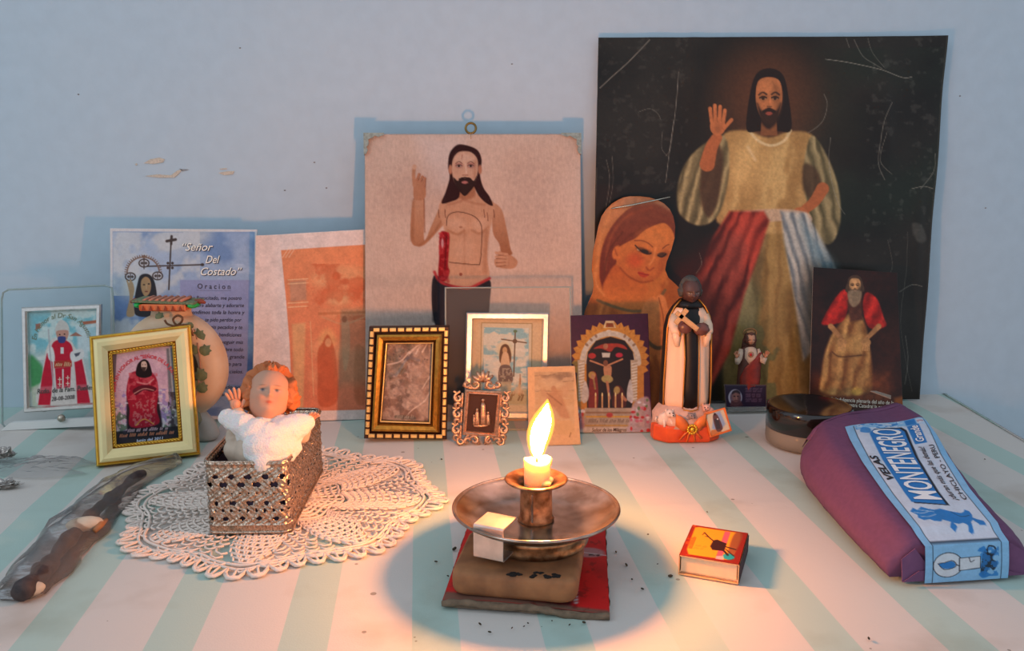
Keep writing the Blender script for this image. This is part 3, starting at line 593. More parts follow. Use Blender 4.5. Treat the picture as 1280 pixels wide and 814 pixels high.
# ------------------------------------------------------------------ cut-out print of a veiled woman
def paint_veil(cv):
    O = (206, 120, 58); D = (150, 78, 34); Lc = (222, 142, 82)
    cv.c[:] = np.array((176, 98, 44)) / 255.
    cv.P([(790, 244), (850, 262), (856, 330), (800, 400), (730, 420), (744, 300), (762, 262)], gx((196, 140, 104), (198, 118, 56), 246, 330), 3)
    cv.P([(792, 262), (820, 252), (845, 262), (852, 290), (846, 300), (836, 284), (815, 292), (800, 306), (780, 322), (772, 345), (764, 372), (755, 352), (756, 320), (768, 288)], gx((132, 74, 54), (112, 40, 22), 250, 350), 1.6, 1, True); cv.P([(785, 262), (790, 250), (812, 247), (836, 254), (846, 266), (825, 256), (803, 258)], (168, 128, 100), 3, .8, True)
    cv.L([(762, 340), (768, 300), (790, 272), (820, 262)], 3, (160, 84, 50), 1.5, .6); cv.L([(760, 350), (766, 318), (784, 292)], 2, (98, 42, 24), 1.2, .7); cv.L([(770, 330), (784, 305), (806, 288)], 2.2, (104, 46, 26), 1.4, .6)
    cv.L([(800, 268), (822, 264), (842, 276)], 3, (116, 56, 40), 2, .5)
    cv.P([(775, 316), (788, 306), (800, 300), (812, 290), (826, 283), (838, 281), (848, 292), (849, 305), (845, 316), (841, 330), (834, 344), (826, 352), (812, 357), (800, 354), (788, 345), (778, 334)], gx((214, 130, 66), (196, 108, 54), 285, 355), 1.2, 1, True)
    cv.E(824, 300, 18, 10, (222, 140, 76), .2, 8, .7); cv.E(800, 328, 10, 9, (206, 82, 44), 0, 6, .7); cv.P([(836, 316), (844, 318), (838, 336), (830, 348), (828, 338)], (168, 88, 42), 3, .7, True)
    cv.P([(776, 334), (790, 348), (812, 358), (818, 372), (800, 384), (770, 384), (758, 366), (766, 345)], gx((190, 98, 44), (208, 124, 62), 336, 384), 2, 1, True)
    cv.L([(781, 338), (792, 349), (808, 356), (822, 354)], 2.0, (134, 62, 28), 1.2, .7)
    cv.E(776, 318, 5, 9, (212, 122, 62), .3, 1.2); cv.L([(774, 314), (777, 322)], 1.6, (150, 70, 34), 1, .7)
    # lowered eyes, brows, nose, mouth
    cv.E(811, 316, 10, 3.4, (112, 62, 34), .35, 1.4, .9); cv.E(812, 317, 5, 2.6, (34, 28, 24), .3, .8, .95); cv.E(804, 314.5, 2, 1.4, (214, 192, 160), .3, .6, .8); cv.L([(800, 309), (806, 315), (815, 320), (820, 319)], 1.5, (40, 22, 16), .6, .9)
    cv.E(834, 321, 6, 3, (70, 44, 30), -.1, 1.2, .9); cv.L([(829, 322), (834, 324), (839, 320)], 1.3, (36, 20, 16), .6, .9)
    cv.L([(799, 303), (808, 303), (816, 306), (822, 311)], 1.3, (120, 58, 30), .7, .8); cv.L([(835, 313), (840, 309), (843, 308)], 1.2, (110, 54, 30), .6, .8)
    cv.L([(826, 312), (823, 326), (818, 334)], 2.4, (228, 152, 92), 1.2, .7); cv.L([(814, 337), (818, 341), (823, 338)], 1.8, (150, 68, 34), .9, .8)
    cv.P([(803, 343), (809, 343), (813, 345), (818, 346), (812, 350), (806, 348)], (186, 60, 38), .9, .9, True); cv.L([(804, 344.5), (811, 346), (817, 347)], .8, (120, 36, 24), .4, .8)
    # shoulder, neckline, mantle
    cv.P([(756, 386), (800, 392), (828, 390), (838, 372), (838, 352), (852, 360), (870, 385), (874, 520), (735, 520), (733, 396), (744, 374)], folds((164, 88, 36), (206, 128, 66), lambda x, y: (x + (y - 400) * .16) / 34), 2)
    cv.P([(758, 372), (790, 386), (826, 380), (832, 360), (820, 362), (800, 384), (770, 380)], (206, 124, 62), 2, .9, True)
    cv.L([(752, 379), (775, 388), (800, 393), (822, 388), (838, 366)], 3.6, (110, 92, 62), 1, .9)
    cv.L([(748, 345), (752, 362), (760, 372)], 3.4, (226, 152, 92), 1.6, .7); cv.L([(770, 262), (756, 300), (750, 345)], 4, (224, 158, 100), 2.4, .6)
    cv.P([(826, 380), (836, 373), (842, 392), (846, 430), (840, 452), (832, 460), (826, 440)], gx((220, 142, 84), (198, 116, 58), 375, 455), 1.4, 1, True)
    cv.P([(810, 386), (824, 374), (833, 395), (834, 430), (824, 450), (812, 440), (806, 412)], gx((214, 136, 78), (190, 108, 52), 375, 450), 1.4, .95, True); cv.L([(830, 376), (836, 404), (835, 440)], 1.3, (134, 66, 30), .8, .8)
    cv.L([(816, 432), (828, 440), (843, 436)], 5, (84, 66, 44), 1, .9)
    for x in (818, 828, 838, 848): cv.L([(x, 458), (x + 3, 480), (x - 2, 520)], 3, (126, 62, 24), 2.4, .6)
    for x in (740, 750, 762): cv.L([(x, 385), (x - 4, 400), (x - 3, 420)], 3, (136, 72, 34), 2, .5)
    cv.N(.10, 5, 30); cv.N(.06, 1.6, 31)
pl = Plane(G(760, 522), 0, 12); pl.p = Vector((.13, -.080, 0))
rows = [(246.5, 793, 806), (248, 785, 818), (251, 778, 828), (256, 770, 837), (263, 763, 844), (272, 757, 848.5), (285, 753, 851), (300, 750, 850), (315, 746.5, 846), (330, 745, 840), (340, 744.5, 838), (350, 746, 842), (360, 747, 853), (370, 745.5, 862), (380, 741, 867), (392, 736, 870), (405, 733, 872), (440, 732, 873), (522, 731, 876)]
o, at = sheet('veiled_woman_print', pl, [(731, 246.5), (876, 246.5), (876, 522), (731, 522)], 200, 360, paint_veil, CARD, .0012, None, rows=rows, base=(180, 100, 50), gain=(.88, .78, .66))
h0 = at(769, 262.5, .001); h1 = at(844, 247.5, .001); b = MB(); b.tube([h0, h0.lerp(h1, .35) + Vector((0, 0, -.0006)), h1], [.0005, .0008, .0005], 6); b.out('halo_wire', mat('halo_foil', (200, 196, 180), .25, .8), o)
tag(o, 'orange-toned cut-out print of a veiled woman looking down with praying hands', 'picture')

# ------------------------------------------------------------------ small card: red-shawled old man (generic)
def paint_shawl(cv):
    cv.mixn((52, 22, 16), 40, 41, .3, .7, .8); cv.P([(1090, 400), (1128, 395), (1130, 505), (1080, 505)], (60, 26, 16), 20, .7); cv.P([(1020, 470), (1110, 465), (1112, 505), (1018, 505)], (124, 62, 30), 14, .8)
    cv.P([(1052, 400), (1062, 392), (1078, 398), (1086, 430), (1090, 470), (1082, 492), (1030, 492), (1026, 470), (1034, 430)], folds((118, 70, 34), (196, 146, 84), lambda x, y: (x * .5 + y * .12) / 9), 2.5, 1, True)
    cv.P([(1040, 420), (1080, 418), (1074, 440), (1044, 442)], (204, 158, 92), 6, .6)
    RD = folds((130, 18, 14), (206, 44, 34), lambda x, y: (x + y * .5) / 22)
    cv.P([(1056, 362), (1044, 372), (1030, 396), (1028, 406), (1052, 402), (1060, 380)], RD, 1.4, 1, True); cv.P([(1082, 366), (1096, 374), (1104, 396), (1107, 408), (1086, 410), (1078, 385)], RD, 1.4, 1, True)
    cv.P([(1058, 376), (1076, 372), (1078, 400), (1062, 402)], (84, 46, 32), 2.4, 1)
    fig_face(cv, 1068, 358, 7.5, 10, (196, 146, 96), (74, 54, 40), True, long=.6); cv.P([(1060, 364), (1076, 364), (1074, 378), (1066, 384), (1060, 376)], (150, 128, 100), 1.4, .9, True)
    for x0, x1 in ((1038, 1052), (1098, 1082)):
        cv.L([(x0, 408), (x1, 424)], (7, 5), (176, 124, 76), .8); cv.E(x1, 428, 6, 5, (196, 142, 86), 0, .8)
        for k in range(4): cv.L([(x1 - 3 + k * 2.2, 430), (x1 - 4 + k * 2.6, 438)], 1.7, (200, 146, 90), .4)
    cv.E(1070, 489, 7, 5, (210, 160, 70), 0, 2, .8); cv.L([(1040, 440), (1050, 446), (1076, 444)], 1.5, (76, 42, 22), .8, .8); cv.N(.25, 6, 44); cv.N(.1, 2, 45)
    cv.P([(1118, 498), (1132, 494), (1132, 520), (1118, 520)], (200, 110, 40), 3, .6)
pl = Plane(G(1070, 514), -2, 9)
o, at = sheet('shawl_card', pl, [(1016.5, 334), (1121.5, 341), (1129, 516), (1011.5, 512)], 150, 230, paint_shawl, GLOSS, .0004, lambda X, Y: .0012 * np.sin((X - 1012) / 110 * 3.14), base=(30, 15, 12))
Wt = I(206, 196, 180)
text('lettering', '"Como la indulgencia plenaria del a\u00f1o de la', at, line(1021, 499.5, 1117, 506, 4.6), Wt, o, 0, .01); text('lettering', 'Misericordia en nuestra Catedral la esperanza', at, line(1021, 505.5, 1118, 512, 4.6), Wt, o, 0, .01)
tag(o, 'dark card of an old bearded man in a red shawl before the large poster', 'picture card')

# ------------------------------------------------------------------ main framed photograph of a carved statue
def paint_statue(cv):
    cv.mixn((224, 192, 172), 50, 51, .3, .7, .6); cv.P([(520, 170), (580, 170), (580, 230), (540, 240)], (226, 206, 198), 14, .5)
    cv.E(520, 240, 40, 36, (188, 152, 134), 0, 22, .35); cv.E(660, 260, 34, 60, (190, 156, 138), 0, 22, .35); cv.P([(455, 345), (730, 338), (730, 352), (455, 360)], (190, 166, 148), 5, .3)
    cv.P([(455, 398), (560, 392), (560, 420), (455, 430)], (140, 138, 132), 4, .3)  # grey cast shadow of the gilt frame, painted into the print
    S1 = (206, 150, 116); S2 = (158, 96, 64); S3 = (226, 180, 150); HR = (52, 22, 22)
    # trousers cloth
    cv.P([(542, 345), (560, 354), (588, 360), (612, 350), (612, 380), (608, 430), (606, 500), (550, 500), (548, 430), (540, 385)], (44, 38, 44), 1, 1, True); cv.L([(545, 350), (543, 400)], 5, (26, 22, 28), 2, .7); cv.L([(556, 365), (552, 430)], 3, (62, 58, 66), 2, .5)
    # arms
    cv.P([(554, 250), (548, 262), (538, 285), (530, 300), (530, 248), (517, 248), (513, 285), (515, 304), (523, 308), (532, 305), (548, 288), (560, 272)], gx(S1, (186, 124, 88), 250, 305), 1, 1, True)
    cv.L([(517, 252), (515, 300)], 3, S2, 2, .6); cv.L([(524, 307), (540, 294), (552, 276)], 2.5, S2, 1.6, .6); cv.L([(530, 250), (531, 290)], 1.4, (140, 80, 54), 1, .7); cv.L([(517, 249), (530, 249)], 1, (120, 70, 50), .5, .7)
    cv.P([(616, 256), (627, 262), (633, 285), (638, 310), (640, 318), (628, 322), (624, 305), (616, 290)], gx(S1, S2, 250, 330), 1, 1, True)
    cv.P([(624, 314), (632, 318), (640, 320), (647, 327), (643, 335), (632, 336), (620, 333), (618, 325), (622, 322)], (198, 140, 106), .8, 1, True)
    for k in range(4): cv.L([(634, 318 + k * 4), (620, 316 + k * 5)], 3.0, (206, 150, 116), .5); cv.L([(632, 320 + k * 4), (620, 318.5 + k * 5)], .8, (120, 66, 46), .4, .8)
    cv.P([(517, 232), (519, 224), (528, 224), (532, 232), (531, 248), (518, 249)], (190, 128, 94), .8, 1, True); cv.L([(518, 232), (517, 218), (518, 208)], 4.4, (196, 136, 102), .7); cv.E(518, 209, 3, 3, (226, 180, 150), 0, .8, .7)
    for p, q in (((521, 226), (524, 218)), ((525, 227), (528, 221)), ((530, 234), (531, 223))): cv.L([p, q], 3.6, (190, 126, 94), .6); cv.L([(p[0] + 1.6, p[1]), (q[0] + 1.6, q[1])], .8, (112, 62, 44), .4, .7)
    # torso
    cv.P([(566, 236), (550, 254), (550, 270), (556, 292), (553, 320), (549, 345), (558, 354), (586, 360), (606, 352), (612, 346), (609, 320), (612, 290), (618, 262), (616, 252), (596, 242), (590, 232)], gx(S1, (212, 158, 124), 240, 350), 1.2, 1, True)
    cv.P([(572, 226), (590, 226), (594, 244), (580, 250), (568, 242)], (176, 114, 82), 2, 1, True); cv.L([(560, 256), (575, 252), (580, 250), (592, 254), (606, 256)], 2, (170, 108, 78), 1.6, .6)
    cv.E(571, 280, 11, 7, S3, .2, 5, .5); cv.E(600, 280, 10, 7, S3, -.2, 5, .5); cv.L([(560, 288), (572, 293), (580, 288)], 2, S2, 1.6, .6); cv.L([(590, 288), (600, 292), (610, 284)], 2, S2, 1.6, .5)
    cv.L([(581, 290), (580, 330)], 2.4, S2, 2, .4); cv.L([(608, 290), (606, 340)], 4, S2, 3, .5); cv.E(576, 284, 2, 1.4, (150, 90, 66), 0, .6, .6); cv.E(576, 343, 2, 2, (136, 60, 44), 0, .7, .8); cv.E(580, 312, 12, 14, S3, 0, 8, .35)
    cv.L([(558, 282), (560, 270), (570, 265), (584, 267), (596, 273), (602, 284), (602, 305), (600, 328), (595, 331), (562, 328)], .9, (84, 46, 34), .4, .9)
    for x, y in ((548, 262), (556, 262), (605, 262), (609, 266), (617, 262)): cv.L([(x, y), (x + 1, y + 10)], .8, (90, 40, 32), .4, .8)
    # the painted wound and red waist line
    cv.P([(550, 292), (558, 290), (562, 296), (560, 330), (562, 340), (556, 352), (548, 346), (549, 320)], (150, 20, 28), 1.2, 1, True); cv.mixn((210, 70, 70), 4, 55, .5, .6, .5, (548, 290, 561, 350)); cv.E(553, 304, 1.6, 6, (230, 200, 196), 0, .7, .7); cv.L([(558, 296), (556, 340)], 1.5, (84, 6, 12), 1, .7)
    cv.L([(543, 340), (550, 352), (566, 358), (586, 360), (600, 354), (612, 348)], 3.4, (186, 48, 52), 1, .9); cv.L([(556, 340), (560, 352)], 4, (170, 40, 44), 1.6, .7)
    # head
    cv.P([(580, 181), (570, 182), (562, 192), (560, 208), (562, 222), (557, 240), (552, 254), (564, 252), (574, 246), (576, 226), (588, 226), (598, 244), (608, 254), (616, 257), (612, 246), (604, 234), (600, 218), (602, 200), (596, 187)], HR, .9, 1, True)
    cv.E(563, 212, 2.4, 6, (196, 130, 98), 0, .8); cv.E(600, 212, 2.4, 6, (190, 124, 94), 0, .8)
    cv.P([(566, 200), (572, 191), (581, 189), (590, 191), (597, 200), (597, 216), (593, 230), (586, 238), (581, 242), (575, 237), (568, 228), (565, 214)], (214, 164, 134), .9, 1, True)
    cv.E(581, 198, 11, 6, (224, 184, 160), 0, 4, .6); cv.L([(594, 202), (593, 222)], 3, (176, 118, 90), 2, .6)
    cv.P([(567, 222), (572, 226), (577, 222), (581, 223), (587, 222), (592, 226), (596, 220), (593, 232), (587, 240), (581, 245), (575, 240), (569, 231)], (44, 22, 20), .8, .95, True); cv.E(581, 228, 4, 1.8, (200, 120, 110), 0, .6, .95); cv.L([(574, 224), (581, 222), (588, 224)], 1.6, (44, 20, 18), .5, .9)
    for s in (-1, 1):
        cv.E(581 + s * 7.4, 207, 5, 3.4, (170, 110, 100), 0, 1.2, .7); cv.E(581 + s * 7.4, 207.8, 3.2, 1.2, (176, 150, 138), 0, .5, .8); cv.L([(581 + s * 3.6, 207), (581 + s * 7.4, 205.8), (581 + s * 11, 207)], 1, (90, 50, 44), .4, .8); cv.E(581 + s * 7.4, 207.5, 1.4, 1.4, (40, 28, 26), 0, .4, 1); cv.L([(581 + s * 3.5, 204), (581 + s * 7.5, 202), (581 + s * 11.5, 204.5)], 1, (104, 58, 48), .4, .8)
    cv.L([(582, 205), (583, 216)], 2, (230, 190, 166), .8, .8); cv.L([(578, 219), (585, 219)], 1.2, (150, 88, 70), .5, .7); cv.L([(578, 193), (577, 199)], .7, (150, 60, 50), .4, .6)
    cv.N(.05, 3, 58); cv.N(.05, 1.4, 59, sy=6)
pl = Plane((0, -.066, 0), 0, 9.3)
pic = empty('glazed_picture', matrix=pl.M)
Q = [(456, 168), (725, 168), (728.5, 526), (457.5, 529)]
o, at = sheet('photograph', pl, Q, 272, 342, paint_statue, MATT, .0008, parent=pic, base=(220, 184, 162), gain=(.80, .88, .96))
g = [pl.at(*q) for q in Q]; GL = glass_mat('clear_picture_glass', (.985, .99, .985), .05, .06)
gb = MB().prism([g[3], g[2], g[1], g[0]], -.0022, -.0006); gb.f.pop(1 if gb.f[1] == (7, 6, 5, 4) else 0); gb.out('glass', GL, pic, smooth=False)   # lies flat on the print: no inner face
MB().prism([g[3], g[2], g[1], g[0]], .0012, .0035).out('backing_board', mat('brown_board', (110, 84, 60), .8), pic, smooth=False)
STEEL = mat('tarnished_steel', (186, 178, 162), .32, .9, .3, 400, .35); BRASS = mat('tarnished_brass', (150, 122, 70), .4, .9, .2, 400, .3)
for k, (sx, q) in enumerate(((1, g[0]), (-1, g[1]))):
    p = [(0, 0), (.0185, 0), (.0175, -.0022), (.013, -.0036), (.0105, -.0026), (.007, -.0048), (.0042, -.0058), (.0046, -.010), (.0026, -.0125), (.0038, -.0155), (.0022, -.0185), (0, -.0190)]
    pts = [(q[0] + sx * (a - .0009), q[1] + b_ + .0009) for a, b_ in p]
    if sx < 0: pts.reverse()
    MB().prism(list(reversed(pts)), -.0030, -.0022).out('corner_clip', STEEL, pic, smooth=False)
    MB().box((q[0] - sx * .0004, 0.0002, q[1] - .009), (.0009, .0066, .019)).out('clip_side', STEEL, pic, smooth=False)
p = pl.at(588.5, 160); b = MB(); b.tube([(p[0] + .0046 * math.cos(a), .001, p[1] + .0046 * math.sin(a)) for a in np.linspace(0, 6.28, 25)[:-1]], .0011, 7, closed=True); b.tube([(p[0], .001, p[1] - .0045), (p[0], .001, p[1] - .010)], .0011, 7); b.out('hanging_ring', BRASS, pic)
tag(pic, 'large glass-covered photograph of a bare-chested carved statue, silver corner clips and ring on top', 'picture')

# ------------------------------------------------------------------ prayer sheet with a sky background
def paint_prayer(cv):
    cv.c[:] = np.array((228, 216, 208)) / 255.
    cv.P([(141, 289.5), (318.5, 290), (314.5, 520), (141, 520)], gx((126, 150, 184), (92, 118, 168), 290, 520), .7)
    bx = (141, 290, 318, 520)
    cv.mixn((206, 208, 204), 60, 61, .42, .62, .95, (141.5, 290.5, 230, 370)); cv.P([(150, 345), (200, 296), (262, 291), (222, 330), (165, 372)], (222, 214, 200), 14, .8, True); cv.mixn((176, 188, 206), 38, 64, .40, .60, .85, (141.5, 290.5, 318, 520)); cv.mixn((214, 210, 204), 30, 67, .5, .62, .8, (141.5, 290.5, 250, 420))
    cv.mixn((206, 212, 222), 30, 66, .55, .7, .7, (240, 330, 318, 520), sy=12); cv.P([(141, 450), (250, 470), (318, 460), (318, 520), (141, 520)], (120, 148, 178), 10, .5)
    cv.P([(225, 350), (313, 350), (308, 482), (225, 478)], (156, 152, 186), 1, .80)
    BR = (70, 52, 44)
    # cross and halo
    cv.L([(214, 298), (211, 362)], 1.8, BR, .5); cv.L([(184, 333), (252, 331)], 1.7, BR, .5); cv.E(253, 331, 2.3, 1.9, BR); cv.L([(208.5, 301.5), (219.5, 299.5)], 3.4, BR, .6); cv.L([(214.5, 295.5), (214, 305)], 3, BR, .6)
    for a in (45, 135, 225, 315): cv.E(212.7 + 4 * math.cos(math.radians(a)), 332 + 4.2 * math.sin(math.radians(a)), 1.7, 1.7, BR, 0, .5)
    HB = (132, 98, 78)
    for a in np.linspace(-200, 20, 30):
        c, s_ = math.cos(math.radians(a)), math.sin(math.radians(a)); cv.L([(179 + 20 * c, 341 + 19 * s_), (179 + 23 * c, 341 + 22 * s_)], 1.2, HB, .4)
    cv.L([(179 + 20 * math.cos(math.radians(a)), 341 + 19.5 * math.sin(math.radians(a))) for a in range(-205, 26, 10)], 1.5, HB, .5)
    for cx, cy in ((180, 329), (163, 346), (197, 345)):
        for q in range(0, 360, 30): pass
        cv.E(cx, cy, 7, 5.6, BR, 0, .5); cv.E(cx, cy, 5.4, 4.1, (204, 200, 200), 0, .5); cv.L([(cx - 4, cy), (cx + 4, cy)], 1.1, BR, .4); cv.L([(cx, cy - 3.4), (cx, cy + 3.4)], 1.1, BR, .4); cv.E(cx - 2.4, cy, 1.2, 1.8, BR); cv.E(cx + 2.4, cy, 1.2, 1.8, BR)
    cv.L([(180, 322), (180, 336)], 1.2, BR, .4); cv.E(180, 321, 2.6, 2, HB, 0, .5)
    # carved head, raised arm
    cv.P([(176, 344), (186, 343), (193, 352), (196, 372), (192, 394), (170, 394), (168, 376), (172, 354)], (38, 30, 34), .8, 1, True); cv.P([(177, 350), (182, 346), (187, 349), (189, 357), (187, 366), (182, 371), (178, 366), (176, 358)], (196, 144, 96), .8, 1, True)
    cv.E(180, 356, 1.4, .9, (60, 40, 30), 0, .4); cv.E(186, 355, 1.3, .9, (60, 40, 30), 0, .4); cv.L([(183, 356), (183, 361)], 1, (222, 176, 130), .4); cv.E(183, 364.5, 2, .8, (130, 60, 46), 0, .4)
    cv.P([(160, 356), (165, 352), (168, 362), (166, 376), (168, 394), (158, 394), (162, 372)], (190, 150, 108), .9, 1, True); cv.L([(161, 358), (159, 351)], 2, (190, 150, 108), .5); cv.L([(164, 357), (163, 350)], 2, (190, 150, 108), .5)
    cv.N(.04, 3, 68)
pl = Plane((-.26, -.058, 0), 0, 9)
o, at = sheet('prayer_sheet', pl, [(137.5, 285.5), (321.5, 287), (316.5, 523), (138.5, 528)], 270, 340, paint_prayer, CARD, .0009, base=(228, 216, 208), gain=(.86, .95, 1.04))
WT = I(246, 240, 226); DK = I(52, 48, 66)
for off, m_ in ((.0004, I(40, 44, 70)), (.0007, WT)):
    d = .7 if off < .0005 else 0
    for s_, x0, x1, y in (('\u201cSe\u00f1or', 228, 266.5, 313.5), ('Del', 257, 275, 329), ('Costado\u201d', 251, 302.5, 344)):
        text('lettering', s_, (lambda X, Y, o_=off: at(X, Y, o_)), line(x0 + d, y + d, x1 + d, y + d, 9.6), m_, o, .35, .012 if d else .006)
text('lettering', 'O r a c i o n', at, line(247, 360.8, 288, 361.4, 6.4), DK, o, 0, .008); text('lettering', '_', at, line(246, 362.5, 289, 363.0, 3), DK, o)
for s_, x0, x1, y in (('Se\u00f1or Resucitado, me postro', 229, 302, 374.5), ('ante ti para alabarte y adorarte', 226, 305, 383.6), ('y rendimos toda la honra y', 232, 306, 392.4), ('gloria, te pido perd\u00f3n por', 240, 302, 401.8), ('mis pecados y te', 262, 303, 411), ('ruego bendiciones', 258, 302, 420.4),
                      ('para conseguir mis', 254, 304, 429.6), ('anhelos, sobre todo', 254, 304, 438.8), ('el mas grande', 268, 305.5, 448), ('y ruego para', 268, 302, 457), ('alcanzar los cielos.', 252, 304, 466.4), ('te lo pido por', 262, 304, 486), ('Amen Para mayor', 256, 303, 495), ('Inmaculada', 258, 288, 503)):
    if y < 497: text('lettering', s_, at, line(x0, y, x1, y + .4, 4.7), DK, o, .2, .006)
tag(o, 'prayer sheet with blue sky, cross and lines of text, behind the painted round flask', 'prayer sheet')

# ------------------------------------------------------------------ curling orange print
def paint_orange(cv):
    cv.c[:] = np.array((226, 208, 200)) / 255.
    Qo = [(352, 313), (470, 305), (470, 512), (366, 513), (365, 480), (363, 430), (358, 370)]
    cv.P(Qo, gx((226, 142, 98), (216, 126, 92), 310, 510), .7)
    b_ = (358, 308, 470, 511)
    W2 = (222, 176, 128)
    cv.P([(366, 405), (383, 403), (380, 511), (369, 512)], (222, 170, 118), 2, .8); cv.P([(363, 352), (384, 350), (384, 375), (364, 377)], (176, 142, 120), 2, .6)
    for y in (349, 354, 378, 383): cv.L([(361, y + 1), (386, y - .5)], 1.2, (236, 196, 150), .4, .8, False)
    for x in (354, 358, 362): cv.L([(x, 322), (x + 8, 310)], .9, (236, 206, 176), .4, .7, False)
    cv.L([(389, 402), (392, 470), (393, 494)], 1.2, W2, .5, .7); cv.E(377, 411, 5, 5, (200, 150, 108), 0, 2, .5)
    for cx, cy, rx, ry, a in ((430, 346, 32, 14, .45), (424, 372, 15, 9, .8), (402, 350, 12, 8, .4), (440, 392, 34, 6, .5), (410, 435, 22, 14, .35), (400, 470, 14, 10, .25)): cv.E(cx, cy, rx, ry, W2, 0, 6, a)
    cv.mixn((188, 84, 52), 16, 71, .5, .65, .5, (384, 330, 470, 400)); cv.E(421, 345, 5, 5, (196, 96, 60), 0, 1.5, .6); cv.E(432, 352, 6, 4, (190, 80, 50), 0, 2, .6)
    cv.L([(400, 392), (465, 390)], 3, (186, 110, 70), 1, .6); cv.L([(404, 396), (424, 404), (436, 404), (456, 396)], 2.4, (212, 150, 110), .8, .8); cv.P([(428, 402), (436, 402), (438, 430), (434, 460), (430, 460), (428, 430)], (206, 150, 112), 1, .8, True); cv.E(431, 399, 3, 4, (170, 100, 70), 0, .8, .8)
    cv.E(410, 424, 10, 13, (224, 170, 110), 0, 4, .6); cv.P([(404, 428), (410, 418), (416, 428), (421, 450), (422, 500), (400, 506), (398, 470), (398, 440)], (188, 92, 60), 1.6, .85, True); cv.E(411, 428, 4, 5.5, (222, 166, 120), 0, 1, .8)
    cv.P([(444, 438), (452, 432), (458, 446), (460, 500), (444, 500)], (180, 104, 70), 2, .7, True); cv.P([(420, 440), (462, 430), (465, 480), (425, 480)], (150, 148, 116), 10, .35); cv.N(.07, 8, 72); cv.N(.05, 2, 73)
def curl(X, Y): return .011 * np.clip((352 - X) / 34, 0, 1.4) ** 1.5 + .004 * np.sin((X - 320) / 140 * 3.14)
pl = Plane((-.15, -.056, 0), 0, 8)
o, at = sheet('orange_print', pl, [(322.5, 295), (472, 286), (472, 524), (318.5, 526)], 200, 300, paint_orange, MATT, .0004, curl, gain=(1.02, 1.02, 1.02), base=(226, 208, 200))
tag(o, 'curling paper print with orange church painting and wide white margin', 'picture')
